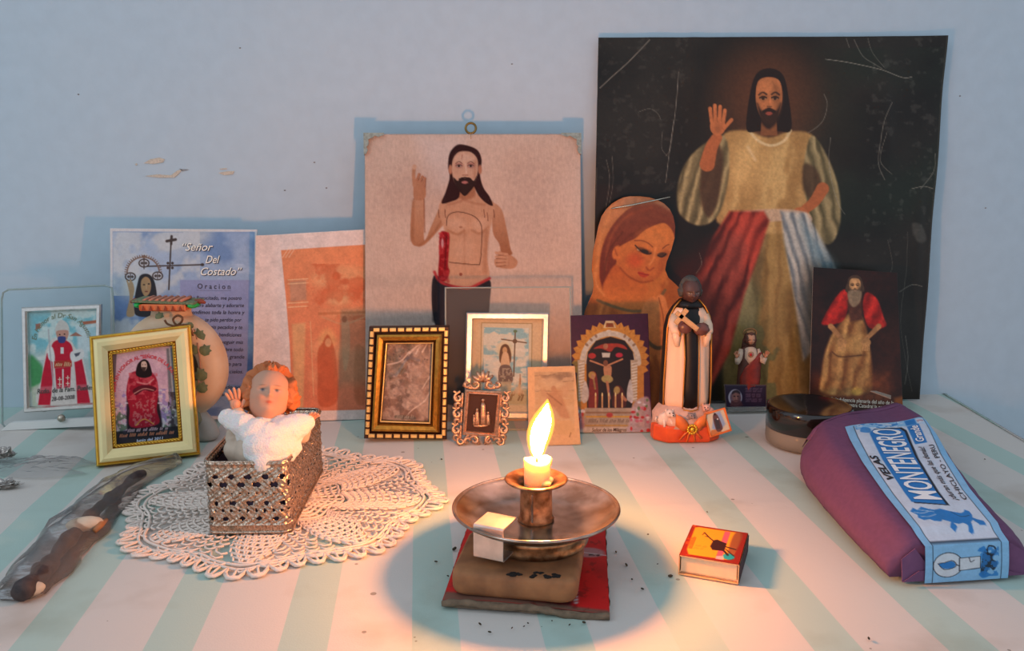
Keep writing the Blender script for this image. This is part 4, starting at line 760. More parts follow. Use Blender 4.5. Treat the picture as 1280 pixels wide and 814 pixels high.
# ------------------------------------------------------------------ small purple altar card (generic crucifixion in a gold arch)
def paint_altar(cv):
    GD = (222, 142, 48); GL_ = (236, 214, 178)
    cx, cy = 763, 446
    pts = []
    for k in range(41):
        a = math.radians(200 - 220 * k / 40); R = 49 if k % 2 else 44.5; pts.append((cx + R * math.cos(a), cy - R * 1.02 * math.sin(a) + 5))
    pts += [(805, 505), (806, 535), (720, 535), (718, 505)]
    cv.P(pts, gx((226, 150, 56), (214, 136, 50), 400, 500), .8)
    cv.P([(757, 401), (767, 401), (770, 410), (754, 410)], (236, 200, 140), .6); cv.P([(758, 404), (766, 404), (767, 409), (757, 409)], (150, 70, 24), .6); cv.E(761, 416, 4, 3.5, (244, 232, 214), 0, .7)
    for k in range(20):
        a = math.radians(190 - 200 * k / 19); cv.L([(cx + 40 * math.cos(a), cy + 4 - 41 * math.sin(a)), (cx + 45 * math.cos(a), cy + 4 - 46 * math.sin(a))], 1, (184, 96, 26), .5, .6)
    cv.L([(cx + 35 * math.cos(math.radians(a)), cy + 8 - 37 * math.sin(math.radians(a))) for a in range(0, 181, 10)], 7, (226, 206, 176), .8)
    for a in (35, 48, 60, 120, 132, 145): cv.E(cx + 36 * math.cos(math.radians(a)), cy + 7 - 38 * math.sin(math.radians(a)), 2.4, 1.6, (150, 110, 80), math.radians(-a), .6, .8)
    cv.L([(cx + 30 * math.cos(math.radians(a)), cy + 8 - 30 * math.sin(math.radians(a))) for a in range(0, 181, 10)], 2.2, (240, 226, 204), .6)
    cv.P([(733, 452), (735, 440), (745, 426), (763, 421), (781, 426), (791, 440), (793, 452), (790, 514), (734, 514)], (36, 16, 12), 1)
    for x0 in (722, 788): cv.P([(x0, 450), (x0 + 9, 450), (x0 + 8, 502), (x0 + 1, 502)], (206, 178, 140), .8)
    for k in range(13):
        for x0 in (724, 790): cv.L([(x0, 455 + k * 3.7), (x0 + 6, 453.5 + k * 3.7)], 1.3, (244, 226, 196), .4)
    # figures
    cv.P([(742, 436), (755, 430), (776, 430), (784, 437), (770, 434), (763, 440), (752, 436)], (196, 60, 34), 1, .9, True); cv.E(757, 433, 3, 3.6, (190, 120, 80), 0, .7); cv.P([(752, 441), (763, 441), (762, 447), (753, 447)], (222, 206, 180), .6)
    cv.E(740, 445, 5, 3.6, (196, 44, 36), 0, .8); cv.E(774, 444, 4.6, 3, (204, 40, 60), 0, .8)
    cv.L([(738, 451), (757, 458), (778, 449)], 2.3, (204, 134, 88), .5, 1, False); cv.P([(755, 458), (764, 458), (764, 470), (761, 478), (758, 478), (755, 468)], (210, 140, 92), .8, 1, True); cv.E(757, 454, 3, 3.8, (140, 80, 50), 0, .7); cv.E(759, 474, 7.4, 5, (188, 160, 90), .1, .8)
    cv.L([(759, 478), (762, 498)], 3.4, (206, 132, 86), .7); cv.L([(762, 488), (762, 500)], 1.4, (96, 60, 120), .6, .8)
    cv.P([(738, 468), (742, 464), (746, 470), (748, 492), (746, 512), (736, 512), (736, 486)], (136, 36, 28), 1, 1, True); cv.E(740, 469, 4.6, 4.6, (196, 144, 70), 0, 1); cv.E(741, 471, 2.2, 3, (200, 140, 96), 0, .6); cv.L([(742, 474), (744, 486)], 2.4, (176, 150, 80), .7, .8)
    cv.P([(768, 486), (774, 482), (780, 490), (782, 508), (766, 508)], (90, 30, 22), 1, 1, True); cv.E(771, 488, 4, 5, (186, 150, 80), .2, 1); cv.L([(778, 496), (782, 500)], 4, (190, 120, 80), .8)
    cv.P([(731, 476), (736, 488), (735, 500), (729, 504), (727, 494)], (222, 208, 190), 1, .95, True); cv.P([(788, 474), (784, 486), (784, 500), (791, 502), (791, 488)], (222, 208, 190), 1, .95, True)
    for k in range(5):
        x = 744.5 + k * 8.3; cv.L([(x, 494), (x, 509)], 2.2, (220, 160, 100), .5); cv.E(x, 493, .9, 2.2, (255, 226, 150), 0, .4)
    cv.P([(731, 510), (793, 510), (795, 534), (728, 534)], (196, 166, 134), 1); cv.L([(733, 516), (790, 516)], 2.2, (150, 104, 70), .7, .8); cv.L([(733, 521), (791, 521)], 2, (224, 164, 60), .6)
    cv.squiggle(736, 790, 528, 4, (120, 90, 70), .6, 5); cv.L([(732, 532), (792, 532)], 1.4, (210, 150, 60), .6); cv.E(762, 519, 4, 3, (206, 70, 60), 0, 1)
    cv.P([(716, 534), (812, 534), (812, 541), (716, 541)], (224, 196, 170), .7); cv.P([(716, 506), (726, 512), (730, 534), (716, 536)], (206, 130, 130), 2, .9, True); cv.P([(790, 508), (800, 498), (812, 500), (814, 541), (785, 541), (788, 524)], (210, 176, 170), 2, .9, True)
    r = random.Random(4)
    for k in range(42):
        x, y = (r.uniform(788, 813), r.uniform(500, 540)) if k % 3 else (r.uniform(717, 729), r.uniform(512, 540)); cv.E(x, y, r.uniform(1.2, 2.8), r.uniform(1.2, 2.4), r.choice([(214, 52, 50), (236, 216, 210), (120, 136, 90), (226, 120, 130), (240, 228, 220)]), 0, .8)
    cv.N(.12, 3, 80)
pl = Plane(G(764, 541), 0, 11)
o, at = sheet('altar_card', pl, [(713, 394.5), (810, 392), (815, 540), (716, 541)], 200, 290, paint_altar, GLOSS, .0006, base=(74, 22, 50), gain=(.55, .66, .80))
text('lettering', 'Se\u00f1or de los Milagros', at, line(740, 539.6, 783, 539.2, 4.4), I(60, 34, 20), o, .15, .012)
tag(o, 'purple card with a gold arch over a crucifix, left of the black-and-white robed figurine', 'picture card')

# ------------------------------------------------------------------ dark gilt frame with notched edge
GILT = mat('old_gilt', (206, 150, 62), .30, .85, .25, 260, .35); DKG = mat('dark_brown_gilt', (58, 30, 14), .5, .3, .2, 200, .4); LGILT = mat('pale_gilt', (226, 196, 128), .42, .55, .15, 180, .15)
pl = Plane(G(510, 549), 1, 7)
fr = empty('gilt_frame', matrix=pl.M)
Q = [(462, 408), (562, 407), (558.5, 548), (455.5, 547)]
frame('outer_moulding', pl, Q, [(0, -.006), (0, .004), (.001, .0062), (.0046, .0062), (.0058, .0035), (.0065, .0035)], DKG, fr)
frame('inner_moulding', pl, Q, [(.0062, .0030), (.0068, .0072), (.0085, .0085), (.0115, .0072), (.0128, .0034)], GILT, fr)
frame('sight_edge', pl, Q, [(.0126, .0036), (.0134, .0046), (.0146, .0044), (.0152, .001)], DKG, fr)
frame('sight_beading', pl, Q, [(.0136, .0044), (.0140, .0052), (.0146, .0050), (.0150, .0035)], LGILT, fr)
c4 = [Vector((a, 0, b_)) for a, b_ in (pl.at(*q) for q in Q)]
blk = None
for (i, j, n) in ((0, 1, 9), (1, 2, 14), (2, 3, 9), (3, 0, 14)):
    p, q = c4[i], c4[j]; inn = (c4[(j + 1) % 4] - q).normalized(); d = (q - p); Ln = d.length - .006
    for k in range(n):
        c = p + d.normalized() * (.003 + Ln * (k + .5) / n) + inn * .0027 + Vector((0, -.0062, 0)); ang = math.atan2(-d.z, d.x) 
        if blk is None:
            blk = MB().box((0, 0, 0), (1, .0030, .0034), bev=.0007).out('gilt_block', LGILT, fr, smooth=False); ob = blk
        else: ob = blk.copy(); C.objects.link(ob); ob.parent = fr
        ob.location = c; ob.rotation_euler = (0, ang, 0); ob.scale = (Ln / n * .74, 1, 1)
for v in blk.data.vertices: v.co.x = math.copysign(.5, v.co.x) if abs(v.co.x) > .4 else v.co.x
def paint_relief(cv):
    cv.mixn((196, 168, 150), 14, 90, .4, .6, .8); cv.mixn((110, 86, 74), 10, 91, .52, .66, .8); cv.mixn((206, 180, 160), 7, 92, .55, .68, .7); cv.mixn((96, 96, 84), 16, 93, .55, .7, .5)
    for pts in ([(480, 470), (500, 452), (515, 442)], [(495, 480), (510, 500), (522, 505)], [(488, 500), (505, 512), (530, 500)], [(520, 440), (530, 460), (534, 480)], [(508, 455), (512, 475), (506, 490)]): cv.L(pts, (2.4, 1), (124, 96, 84), 1.2, .5)
    cv.P([(522, 436), (540, 446), (541, 500), (530, 520), (516, 500), (514, 460)], (190, 160, 142), 5, .5, True)
    for pts in ([(484, 456), (500, 452), (512, 440), (522, 432)], [(512, 442), (520, 434), (526, 430)], [(540, 468), (534, 476), (528, 486)], [(540, 482), (532, 500), (516, 512), (510, 518)], [(520, 442), (524, 434)], [(528, 440), (534, 430)]): cv.L(pts, (2.2, 1), (226, 204, 186), .6, .9)
    cv.L([(495, 521), (518, 523)], 4, (90, 84, 76), .8, .8); cv.squiggle(496, 518, 523, 4, (190, 180, 160), .7, 3); cv.L([(492, 526), (520, 527)], 1.6, (206, 186, 166), .6, .8)
    for x, y in ((492, 443), (500, 446), (534, 450), (531, 449)): cv.E(x, y, 1, 1, (90, 66, 60), 0, .5, .8)
    cv.N(.15, 3, 95)
def relief(X, Y): return .0006 * fbm(X / 9, Y / 9, 90, 3) + .0010 * np.exp(-((X * .6 + Y - 762 + 6 * np.sin(X / 5)) / 3) ** 2) * (X < 526)
o, at = sheet('relief_picture', pl, [(476, 424), (546.5, 423), (542, 532), (471, 531.5)], 110, 150, paint_relief, print_mat('crinkled_relief', .45, .5, .3, 500), .0005, relief, parent=fr, y=.0005, gain=(.66, .72, .78), base=(140, 104, 88))
b = MB().box((.0, .008, .052), (.058, .003, .100)); cc = sum(c4, Vector()) / 4
MB().box((cc.x, .007, cc.z), (.060, .003, .090)).out('backing', mat('brown_card_back', (90, 62, 40), .8), fr, smooth=False)
tag(fr, 'dark gold frame with notched edge around a faded grey crinkled relief picture', 'picture frame')

# ------------------------------------------------------------------ clear glass stand with white-metal framed print (middle)
ALU = mat('satin_white_metal', (226, 222, 216), .26, .85, .1, 300, .1)
CLEAR = glass_mat('clear_glass_sheet', (.985, .975, .96), .04, .03, milk=.05, milkcol=(.72, .66, .60)); EDGE = glass_mat('glass_edge', (.62, .72, .68), .1, .25, milk=.35, milkcol=(.72, .78, .74))
pl = Plane(G(640, 537), 0, 8)
gs = empty('glass_photo_stand', matrix=pl.M)
c4 = [pl.at(*q) for q in [(557, 360), (712.5, 359), (716, 536), (557, 538)]]
def edge_tube(name, pts, r, m_, parent, y=0.): b = MB(); b.tube([(p[0], y, p[1]) for p in pts], r, 6, closed=True); return b.out(name, m_, parent)
MB().prism([c4[3], c4[2], c4[1], c4[0]], -.0012, .0012).out('glass_sheet', CLEAR, gs, smooth=False); edge_tube('glass_edge', c4, .0011, EDGE, gs)
Q = [(583, 390.5), (686, 391), (683, 523), (580, 522)]
frame('metal_frame', pl, Q, [(0, .0012), (0, .0045), (.0012, .0060), (.0048, .0060), (.0060, .0040), (.0064, .0014)], ALU, gs)
def paint_sky(cv):
    cv.P([(601.5, 403), (665.5, 404), (664, 517), (599, 515)], (170, 140, 90), .5); cv.P([(602.5, 404), (664.5, 405), (663, 516), (600, 514)], (222, 198, 160), .5)
    cv.P([(605, 409), (661, 410.5), (660, 506), (603, 505)], (146, 188, 186), .6); b_ = (604.5, 410, 660.5, 505.5)
    cv.mixn((226, 214, 186), 13, 101, .45, .6, .95, b_, sy=7); cv.mixn((236, 222, 196), 16, 102, .5, .62, .8, (604.5, 436, 660, 500), sy=6)
    cv.P([(605, 492), (660, 486), (660, 506), (603, 505)], (196, 176, 130), 2, .9); cv.squiggle(626, 658, 500, 8, (120, 84, 50), .6, 7); cv.squiggle(630, 656, 494, 6, (140, 90, 60), .5, 9)
    BR = (104, 76, 52); cv.L([(644, 414), (642, 470)], 1.5, BR, .5); cv.L([(627, 424), (658, 428.5)], 1.4, BR, .5); cv.E(644, 414, 2.4, 1.8, (90, 120, 80), 0, .6); cv.E(643.5, 426.5, 2.8, 2.8, BR, 0, .6)
    cv.E(631, 438, 10, 11, (226, 202, 150), 0, 3, .7); cv.P([(631, 430), (626, 434), (624, 446), (626, 454), (637, 454), (639, 444), (636, 433)], (96, 62, 40), .8, 1, True); cv.E(631, 438, 3, 4.4, (206, 160, 110), 0, .6); cv.P([(628, 442), (635, 442), (637, 462), (626, 462)], (222, 180, 136), .8, 1, True)
    cv.P([(625, 458), (638, 458), (640, 478), (624, 478)], (112, 92, 84), .8, 1, True); cv.mixn((196, 180, 150), 2.4, 105, .5, .6, .6, (624, 460, 640, 477)); cv.P([(625, 477), (639, 477), (639, 492), (626, 492)], (196, 176, 140), 1, .9)
    cv.L([(650, 474), (649, 492)], 3, (226, 176, 120), .8, .8); cv.L([(650, 468), (650, 480)], 1, (150, 90, 60), .5, .8); cv.P([(640, 492), (648, 480), (656, 492)], (226, 190, 150), 1.4, .7); cv.N(.05, 2, 106)
o, at = sheet('holy_print', pl, [(591, 398), (680, 399), (677.5, 518), (588, 517)], 170, 220, paint_sky, CARD, .0008, parent=gs, y=-.0016, base=(222, 186, 140), gain=(.66, .78, .90))
tag(gs, 'clear glass stand with a white metal frame around a small sky-and-cross print', 'picture frame')

# ------------------------------------------------------------------ sepia card leaning in front
def paint_sepia(cv):
    cv.P([(668, 465), (717, 465), (718, 543), (670, 544)], gx((196, 160, 118), (222, 176, 120), 465, 545), 1); b_ = (668, 465, 718, 543)
    cv.mixn((140, 112, 88), 18, 110, .45, .65, .8, (668, 465, 718, 490), sy=5); cv.mixn((214, 180, 136), 12, 111, .5, .65, .7, b_, sy=6); cv.P([(672, 476), (690, 470), (710, 482), (690, 486)], (216, 184, 140), 3, .7)
    cv.P([(688, 490), (694, 486), (702, 494), (708, 510), (712, 522), (702, 522), (694, 512), (684, 500)], (176, 112, 76), 2.4, .5, True); cv.P([(676, 486), (684, 490), (686, 498), (678, 496)], (196, 150, 110), 2, .6, True); cv.P([(702, 484), (712, 480), (710, 494), (704, 496)], (200, 156, 116), 2, .6, True); cv.L([(686, 500), (680, 512), (676, 520)], 2, (170, 120, 84), 1.4, .5); cv.E(692, 486, 3, 3.6, (190, 140, 100), 0, 1); cv.E(700, 492, 4, 5, (200, 150, 106), 0, 1.4, .6); cv.L([(684, 492), (692, 498), (702, 506)], 1.4, (130, 84, 58), 1, .6)
    cv.squiggle(712, 716, 546, 6, (150, 110, 70), .6, 3); cv.N(.05, 3, 113)
pl = Plane(G(680, 557), 1.5, 12)
o, at = sheet('sepia_card', pl, [(659.5, 459), (718.5, 457.5), (726, 555.5), (661, 557.5)], 130, 200, paint_sepia, CARD, .0005, base=(228, 180, 128), gain=(.66, .72, .80))
tag(o, 'small faded sepia card leaning right behind the candle flame', 'picture card')

# ------------------------------------------------------------------ tiny ornate cast frame
SILV = mat('cast_silver', (216, 172, 140), .38, .8, .3, 500, .4)
pl = Plane(G(600, 555), 2, 8)
of = empty('ornate_silver_frame', matrix=pl.M)
Q = [(581.5, 487), (626.5, 489), (622, 546), (578, 543)]
frame('inner_frame', pl, Q, [(0, -.001), (0, .0028), (.0012, .0036), (.0022, .0026), (.0030, .0030), (.0036, .0012)], SILV, of)
c4 = [pl.at(*q) for q in Q]
MB().prism([c4[3], c4[2], c4[1], c4[0]], -.0004, .0010).out('dark_velvet', mat('dark_brown_velvet', (62, 34, 24), .8, scale=600), of, smooth=False)
def scroll(b, px, py, r, a0, turns, sgn=1, th=.0013, tail=0):
    cx, cz = pl.at(px, py); pts = []
    k = pl.at(px + 1, py)[0] - cx
    for i in range(15):
        t = i / 14; rr = r * k * (1 - .75 * t); a = a0 + sgn * t * turns * 6.283; pts.append((cx + rr * math.cos(a), -.001 - .0012 * math.sin(t * 3.1), cz + rr * math.sin(a)))
    b.tube(pts, [th * (.6 + .6 * math.sin(min(1, q / 14 + .1) * 2.6)) for q in range(15)], 6)
def ln(b, pts, th=.0013, dy=-.0012): b.tube([(pl.at(*p)[0], dy, pl.at(*p)[1]) for p in spline(pts, 4)], th, 6)
H = math.pi / 2
for side, sg in ((-1, 1), (1, -1)):
    X = lambda v, y: (602.5 + side * v + (487 - y) * .055, y)
    for y0 in (0, 1, 2):
        yy = 497 + y0 * 20; b = MB()
        scroll(b, *X(29, yy), 6, H * (1 if side < 0 else 1), 1.0, sg); scroll(b, *X(28.5, yy + 9), 4.6, -H, .9, -sg)
        ln(b, [X(27, yy - 8), X(33, yy - 3), X(29, yy + 5), X(25, yy + 11)], .0012); ln(b, [X(31.5, yy - 6), X(35.5, yy - 8)], .0011); ln(b, [X(24, yy - 6), X(24, yy + 12)], .0012); b.out('scrollwork', SILV, of)
for nm, yc, s in (('top', 478, 1), ('foot', 549, -1)):
    for side, sg in ((-1, 1), (1, -1)):
        b = MB(); scroll(b, 602.5 + side * 9 + s * .6, yc + (2 if s > 0 else 1), 6.4, 0 if side > 0 else math.pi, 1.0, -side * s); scroll(b, 602.5 + side * 19, yc + 2, 4.6, math.pi if side > 0 else 0, .9, side * s)
        ln(b, [(602.5 + side * 3, yc + 6), (602.5 + side * 14, yc + s * 7), (602.5 + side * 24, yc + 3)], .0013); b.out('scrollwork', SILV, of)
b = MB()
for a in (-60, -30, 0, 30, 60):
    p0 = pl.at(603.5, 477); L = .0100; b.tube([(p0[0], -.001, p0[1]), (p0[0] + L * .5 * math.sin(math.radians(a)), -.0024, p0[1] + L * .5 * math.cos(math.radians(a))), (p0[0] + L * math.sin(math.radians(a)), -.0016, p0[1] + L * math.cos(math.radians(a)))], [.0010, .0024, .0009], 7)
b.out('shell_crest', SILV, of)
for px, py in ((576, 551), (625, 552)):
    b = MB(); scroll(b, px, py, 5.5, H, 1.1, 1 if px < 600 else -1, .0011); p = pl.at(px, py); b.out('foot_scroll', SILV, of)
b = MB(); q = lambda x, y: (pl.at(x, y)[0], pl.at(x, y)[1])
for (x, y, rx, h, hr) in ((604, 531, 4.2, 34, 3.0), (596.5, 531, 3.4, 21, 2.6), (610, 531, 2.9, 17, 2.3), (592.5, 531, 2.2, 13, 1.9)):
    k = pl.at(601, 500)[0] - pl.at(600, 500)[0]; x0, z0 = q(x, y); h *= k
    b.loft([(x0, -.0014, z0, rx * k, .0014), (x0, -.002, z0 + h * .35, rx * .9 * k, .0016), (x0, -.002, z0 + h * .7, rx * .75 * k, .0014), (x0, -.0018, z0 + h * .84, rx * .5 * k, .001)], 10); b.ball((x0, -.0022, z0 + h * .92), hr * k * .8, 8, 6)
b.ball((q(600.5, 532)[0], -.0014, q(600.5, 532)[1]), (.0066, .0014, .0012), 12, 6)
b.out('relief_figures', SILV, of)
tag(of, 'tiny ornate silver scrollwork frame with standing relief figures on dark ground', 'picture frame')

# ------------------------------------------------------------------ cream-and-gold frame (left)
CREAMG = mat('cream_gold_lacquer', (240, 222, 160), .32, .35, .05, 60, .06, coat=.3); BGOLD = mat('bright_gold', (226, 178, 70), .25, .9, .1, 200, .2)
p0, p1 = G(121, 583), G(250, 568); yaw = math.degrees(math.atan2(p1.y - p0.y, p1.x - p0.x))
pl = Plane(p0, yaw, 14); gf = empty('cream_gold_frame', matrix=pl.M)
Q = [(112, 421), (238.5, 406), (250.5, 568), (121, 583)]
frame('outer_edge', pl, Q, [(0, -.008), (0, .004), (.0006, .0056), (.0016, .0060), (.0024, .0050)], BGOLD, gf)
frame('moulding', pl, Q, [(.0022, .0048), (.0032, .0072), (.0055, .0082), (.0085, .0076), (.0112, .0055), (.0124, .0046)], CREAMG, gf)
frame('rebate', pl, Q, [(.0120, .0048), (.0138, .0030), (.0152, .0030), (.0158, .0006)], BGOLD, gf)
c4 = [Vector((a, 0, b_)) for a, b_ in (pl.at(*q_) for q_ in Q)]
b = MB(); sg = ((1, -1), (-1, -1), (-1, 1), (1, 1)); ic = [c + Vector((.0140 * s[0], -.0044, .0140 * s[1])) for c, s in zip(c4, sg)]
for i in range(4):
    p, q_ = ic[i], ic[(i + 1) % 4]; n = int((q_ - p).length / .0023); d = (q_ - p).normalized(); inn = (ic[(i + 2) % 4] - q_).normalized()
    for k in range(n):
        c = p + (q_ - p) * (k + .5) / n; b.tube([c - d * .0011 - inn * .0008, c + d * .0011 + inn * .0008], [.0007, .0005], 5); b.ball(c - inn * .0002, .0009, 6, 4)
tag(b.out('rope_beading', BGOLD, gf), kind='stuff')
def paint_red(cv):
    cv.P([(143, 452), (150, 445), (208, 438), (210, 448), (212, 540), (146, 550)], (214, 178, 188), 3, .9); cv.mixn((190, 150, 170), 14, 120, .45, .65, .5); cv.P([(208, 436), (220, 434), (226, 548), (214, 548)], (104, 108, 112), 1.4, .9); cv.L([(212, 436), (217, 500)], 2, (206, 200, 200), .8, .7)
    cv.P([(138, 442), (146, 441), (143, 500), (142, 520)], (70, 60, 62), 1, .7)
    cv.mixn((150, 128, 176), 5, 121, .45, .6, .85, (142, 488, 164, 540)); cv.mixn((150, 132, 180), 5, 122, .45, .6, .85, (198, 486, 214, 530)); cv.mixn((84, 110, 84), 6, 123, .5, .62, .8, (142, 510, 226, 545)); cv.mixn((206, 206, 206), 4, 124, .56, .66, .8, (142, 505, 226, 542)); cv.mixn((60, 50, 56), 6, 125, .5, .64, .8, (210, 490, 226, 545))
    cv.P([(159, 488), (196, 484), (203, 530), (200, 546), (160, 548), (158, 520)], (40, 26, 34), 1.6, 1)
    for x in (159, 200): 
        for y in (488, 496, 504): cv.L([(x - 2, y), (x + 2, y)], 2, (206, 206, 214), .5, .8)
    cv.P([(162, 470), (170, 464), (186, 464), (195, 472), (198, 490), (196, 512), (198, 530), (164, 534), (162, 512), (158, 492)], (156, 22, 44), 1.2, 1, True); cv.mixn((206, 90, 96), 4, 126, .5, .62, .7, (160, 466, 197, 500)); cv.mixn((186, 120, 116), 2.6, 127, .52, .6, .7, (166, 500, 194, 532))
    cv.P([(166, 488), (176, 482), (188, 482), (196, 486), (190, 490), (180, 488), (170, 494)], (84, 14, 30), .8, .9, True); cv.L([(168, 492), (180, 486), (192, 488)], 1.2, (214, 176, 150), .5, .8); cv.L([(172, 478), (184, 480), (192, 474)], 2, (230, 170, 160), .8, .7); cv.L([(170, 532), (180, 524), (192, 530)], 1.4, (200, 150, 70), .5, .9)
    cv.P([(178, 450), (172, 456), (170, 468), (176, 472), (184, 472), (190, 468), (187, 455), (183, 450)], (30, 18, 20), .8, 1, True); cv.P([(177, 453), (182, 452), (184, 458), (181, 464), (177, 460)], (206, 178, 160), .6, 1, True); cv.P([(177, 459), (183, 459), (181, 465), (178, 464)], (50, 34, 30), .6, .9); cv.E(178.4, 456, .6, .5, (30, 20, 20), 0, .3); cv.E(181.6, 456, .6, .5, (30, 20, 20), 0, .3)
    cv.P([(141, 540), (228, 532), (228, 549), (144, 556)], (34, 34, 40), 1.2, .9); cv.squiggle(160, 210, 540, 3.6, (226, 190, 196), .8, 11, -.07); cv.squiggle(150, 222, 546.5, 4, (222, 140, 100), .85, 12, -.07); cv.N(.08, 2, 129)
o, at = sheet('photo', pl, [(137.5, 440.5), (220.5, 432), (227, 548), (144, 558)], 170, 240, paint_red, MATT, .0005, parent=gf, y=-.0012, base=(190, 168, 176), gain=(.86, .90, .94))
text('lettering', 'MISA EN HONOR AL "SE\u00d1OR DE LA JUSTICIA"', at, (lambda u, v: (lambda a: (182 + 2 * math.cos(a) + (35 + 4.4 * v) * math.cos(a), 489 - u * 4 - (39 + 4.4 * v) * math.sin(a)))(math.radians(181 - 177 * u))), I(190, 30, 50), o, 0, .02)
text('lettering', 'Junio del 2011', at, line(170, 552.5, 204, 549, 3.2), I(190, 206, 236), o, .2, .015)
MB().box((sum(c.x for c in c4) / 4, .006, sum(c.z for c in c4) / 4), (.060, .003, .072)).out('backing', mat('black_card_back', (40, 36, 34), .8), gf, smooth=False)
b = MB(); b.box((c4[2].x - .030, .012, .020), (.020, .002, .042), Matrix.Rotation(math.radians(-14), 3, 'X')); b.out('easel_strut', mat('strut_card', (140, 100, 50), .6), gf, smooth=False)
tag(gf, 'cream and gold frame holding a photo of a red-robed long-haired seated statue', 'picture frame')

# ------------------------------------------------------------------ glass stand with metal frame (far left)
pl = Plane(G(60, 533), -1, 7); gl = empty('glass_photo_stand', matrix=pl.M)
ptr = [(11, 362), (131, 357), (140, 360), (142, 380), (142, 528), (8, 536), (3, 530), (2, 375), (4, 366)]
loc = [pl.at(*q_) for q_ in ptr]
BLUEG = glass_mat('greenish_glass_sheet', (.95, .975, .975), .03, .05, milk=.05, milkcol=(.62, .72, .76))
MB().prism(list(reversed(loc)), -.0014, .0014).out('glass_sheet', BLUEG, gl, smooth=False); edge_tube('glass_edge', loc, .0009, EDGE, gl)
Q = [(30, 384), (129, 380), (127, 509), (33, 515)]
frame('metal_frame', pl, Q, [(0, .0014), (0, .0044), (.0010, .0058), (.0034, .0058), (.0046, .0040), (.0050, .0016)], ALU, gl)
def paint_bishop(cv):
    cv.P([(38, 392), (124, 388), (124, 430), (38, 440)], (126, 190, 200), 8, .9); cv.mixn((226, 230, 220), 14, 130, .45, .62, .8, (38, 388, 124, 450)); cv.P([(39, 446), (48, 450), (56, 462), (54, 478), (42, 486), (40, 484)], (70, 150, 84), 3, .9, True); cv.P([(40, 484), (58, 476), (56, 506), (42, 508)], (200, 204, 176), 2, .8); cv.P([(104, 402), (122, 400), (122, 404), (106, 406)], (186, 100, 72), .8, .9); cv.P([(46, 405), (52, 404), (52, 410), (46, 412)], (176, 90, 70), 1, .8)
    cv.P([(96, 408), (122, 404), (122, 450), (100, 446)], (210, 222, 222), 2, .9); cv.P([(88, 420), (96, 415), (104, 420)], (176, 110, 90), .8, .9); cv.P([(110, 410), (122, 408), (122, 422), (112, 420)], (150, 196, 206), 1, .6)
    cv.P([(112, 440), (122, 444), (122, 470), (114, 460)], (110, 180, 170), 3, .8)
    RD = (206, 36, 58)
    cv.P([(66, 424), (78, 422), (90, 426), (96, 436), (104, 444), (110, 470), (116, 504), (50, 506), (54, 470), (58, 440)], (226, 214, 204), 1, 1, True)
    cv.P([(68, 428), (78, 424), (88, 428), (92, 436), (92, 450), (72, 452), (66, 438)], RD, .9, 1, True); cv.P([(60, 442), (66, 436), (68, 470), (64, 506), (49, 506), (54, 470)], RD, .9, 1); cv.P([(94, 450), (103, 446), (108, 470), (114, 503), (98, 504), (96, 470)], RD, .9, 1)
    cv.P([(70, 460), (90, 458), (89, 484), (72, 486)], RD, .8, 1); cv.L([(80, 462), (80, 486)], 2, (230, 220, 210), .5); cv.P([(69, 451), (91, 450), (91, 458), (69, 460)], (190, 60, 50), .6); cv.squiggle(71, 90, 457, 4.4, (232, 206, 150), .8, 4)
    for x, y in ((76, 474), (76, 480), (86, 472), (86, 479)): cv.L([(x - 2, y), (x + 2, y)], 1, (240, 226, 200), .4); cv.L([(x, y - 2.4), (x, y + 2.4)], 1, (240, 226, 200), .4)
    cv.P([(77, 434), (81, 434), (81, 442), (77, 442)], (232, 226, 220), .6); cv.P([(61, 436), (67, 434), (70, 446), (68, 452), (62, 448)], (232, 226, 218), 1, 1, True); cv.P([(90, 440), (104, 436), (106, 446), (96, 452), (90, 450)], (232, 226, 220), 1, 1, True); cv.P([(94, 442), (102, 440), (100, 444), (96, 446)], (96, 96, 106), .7)
    cv.P([(71, 416), (73, 404), (79, 400), (86, 405), (87, 415)], (214, 206, 196), .9, 1, True); cv.P([(72, 414), (86, 413), (86, 422), (80, 428), (74, 424)], (206, 150, 130), .8, 1, True); cv.P([(74, 421), (83, 421), (82, 428), (75, 428)], (60, 70, 130), .8, .95, True); cv.E(76, 418, 1, .8, (40, 30, 30), 0, .3); cv.E(82, 417.6, 1, .8, (40, 30, 30), 0, .3)
    cv.L([(62, 412), (64, 440), (67, 470), (70, 500)], 1.6, (186, 180, 180), .6, .9); cv.L([(46, 487), (120, 483)], 7, (226, 206, 196), 1.2, .35); cv.N(.05, 3, 139)
o, at = sheet('photo', pl, [(37, 390), (124, 386.5), (122, 503), (38.5, 508)], 150, 210, paint_bishop, MATT, .0006, parent=gl, y=-.0020, base=(190, 206, 200), gain=(.96, .98, 1.0))
text('lettering', 'En Honor al Dr San Agust\u00edn', at, arc(79, 427, 32, 176, 10, 6, 30), I(120, 124, 88), o, .2, .0)
text('lettering', 'Rcdo. de la Fam. Puelles', at, line(48, 492, 118, 486.5, 6), I(60, 66, 60), o, .25, .012); text('lettering', '28-08-2008', at, line(66, 501, 95, 498, 5), I(70, 60, 60), o, .2, .01)
c = [pl.at(*q_) for q_ in ((8, 536), (20, 526), (120, 520), (142, 519), (142, 529), (118, 530))]
b = MB(); b.prism(list(reversed([c[0], c[1], c[3], c[4]])), -.0100, -.0026); b.out('bevelled_foot', glass_mat('thick_foot_glass', (.9, .92, .9), .08, .3, milk=.75, milkcol=(.86, .87, .84)), gl, smooth=False)
p = pl.at(84.5, 520); MB().ball((p[0], -.0118, p[1]), (.0034, .0030, .0034), 14, 9).out('screw_cap', STEEL, gl)
tag(gl, 'clear glass stand at the left edge with silver frame around a mitred bishop', 'picture frame')
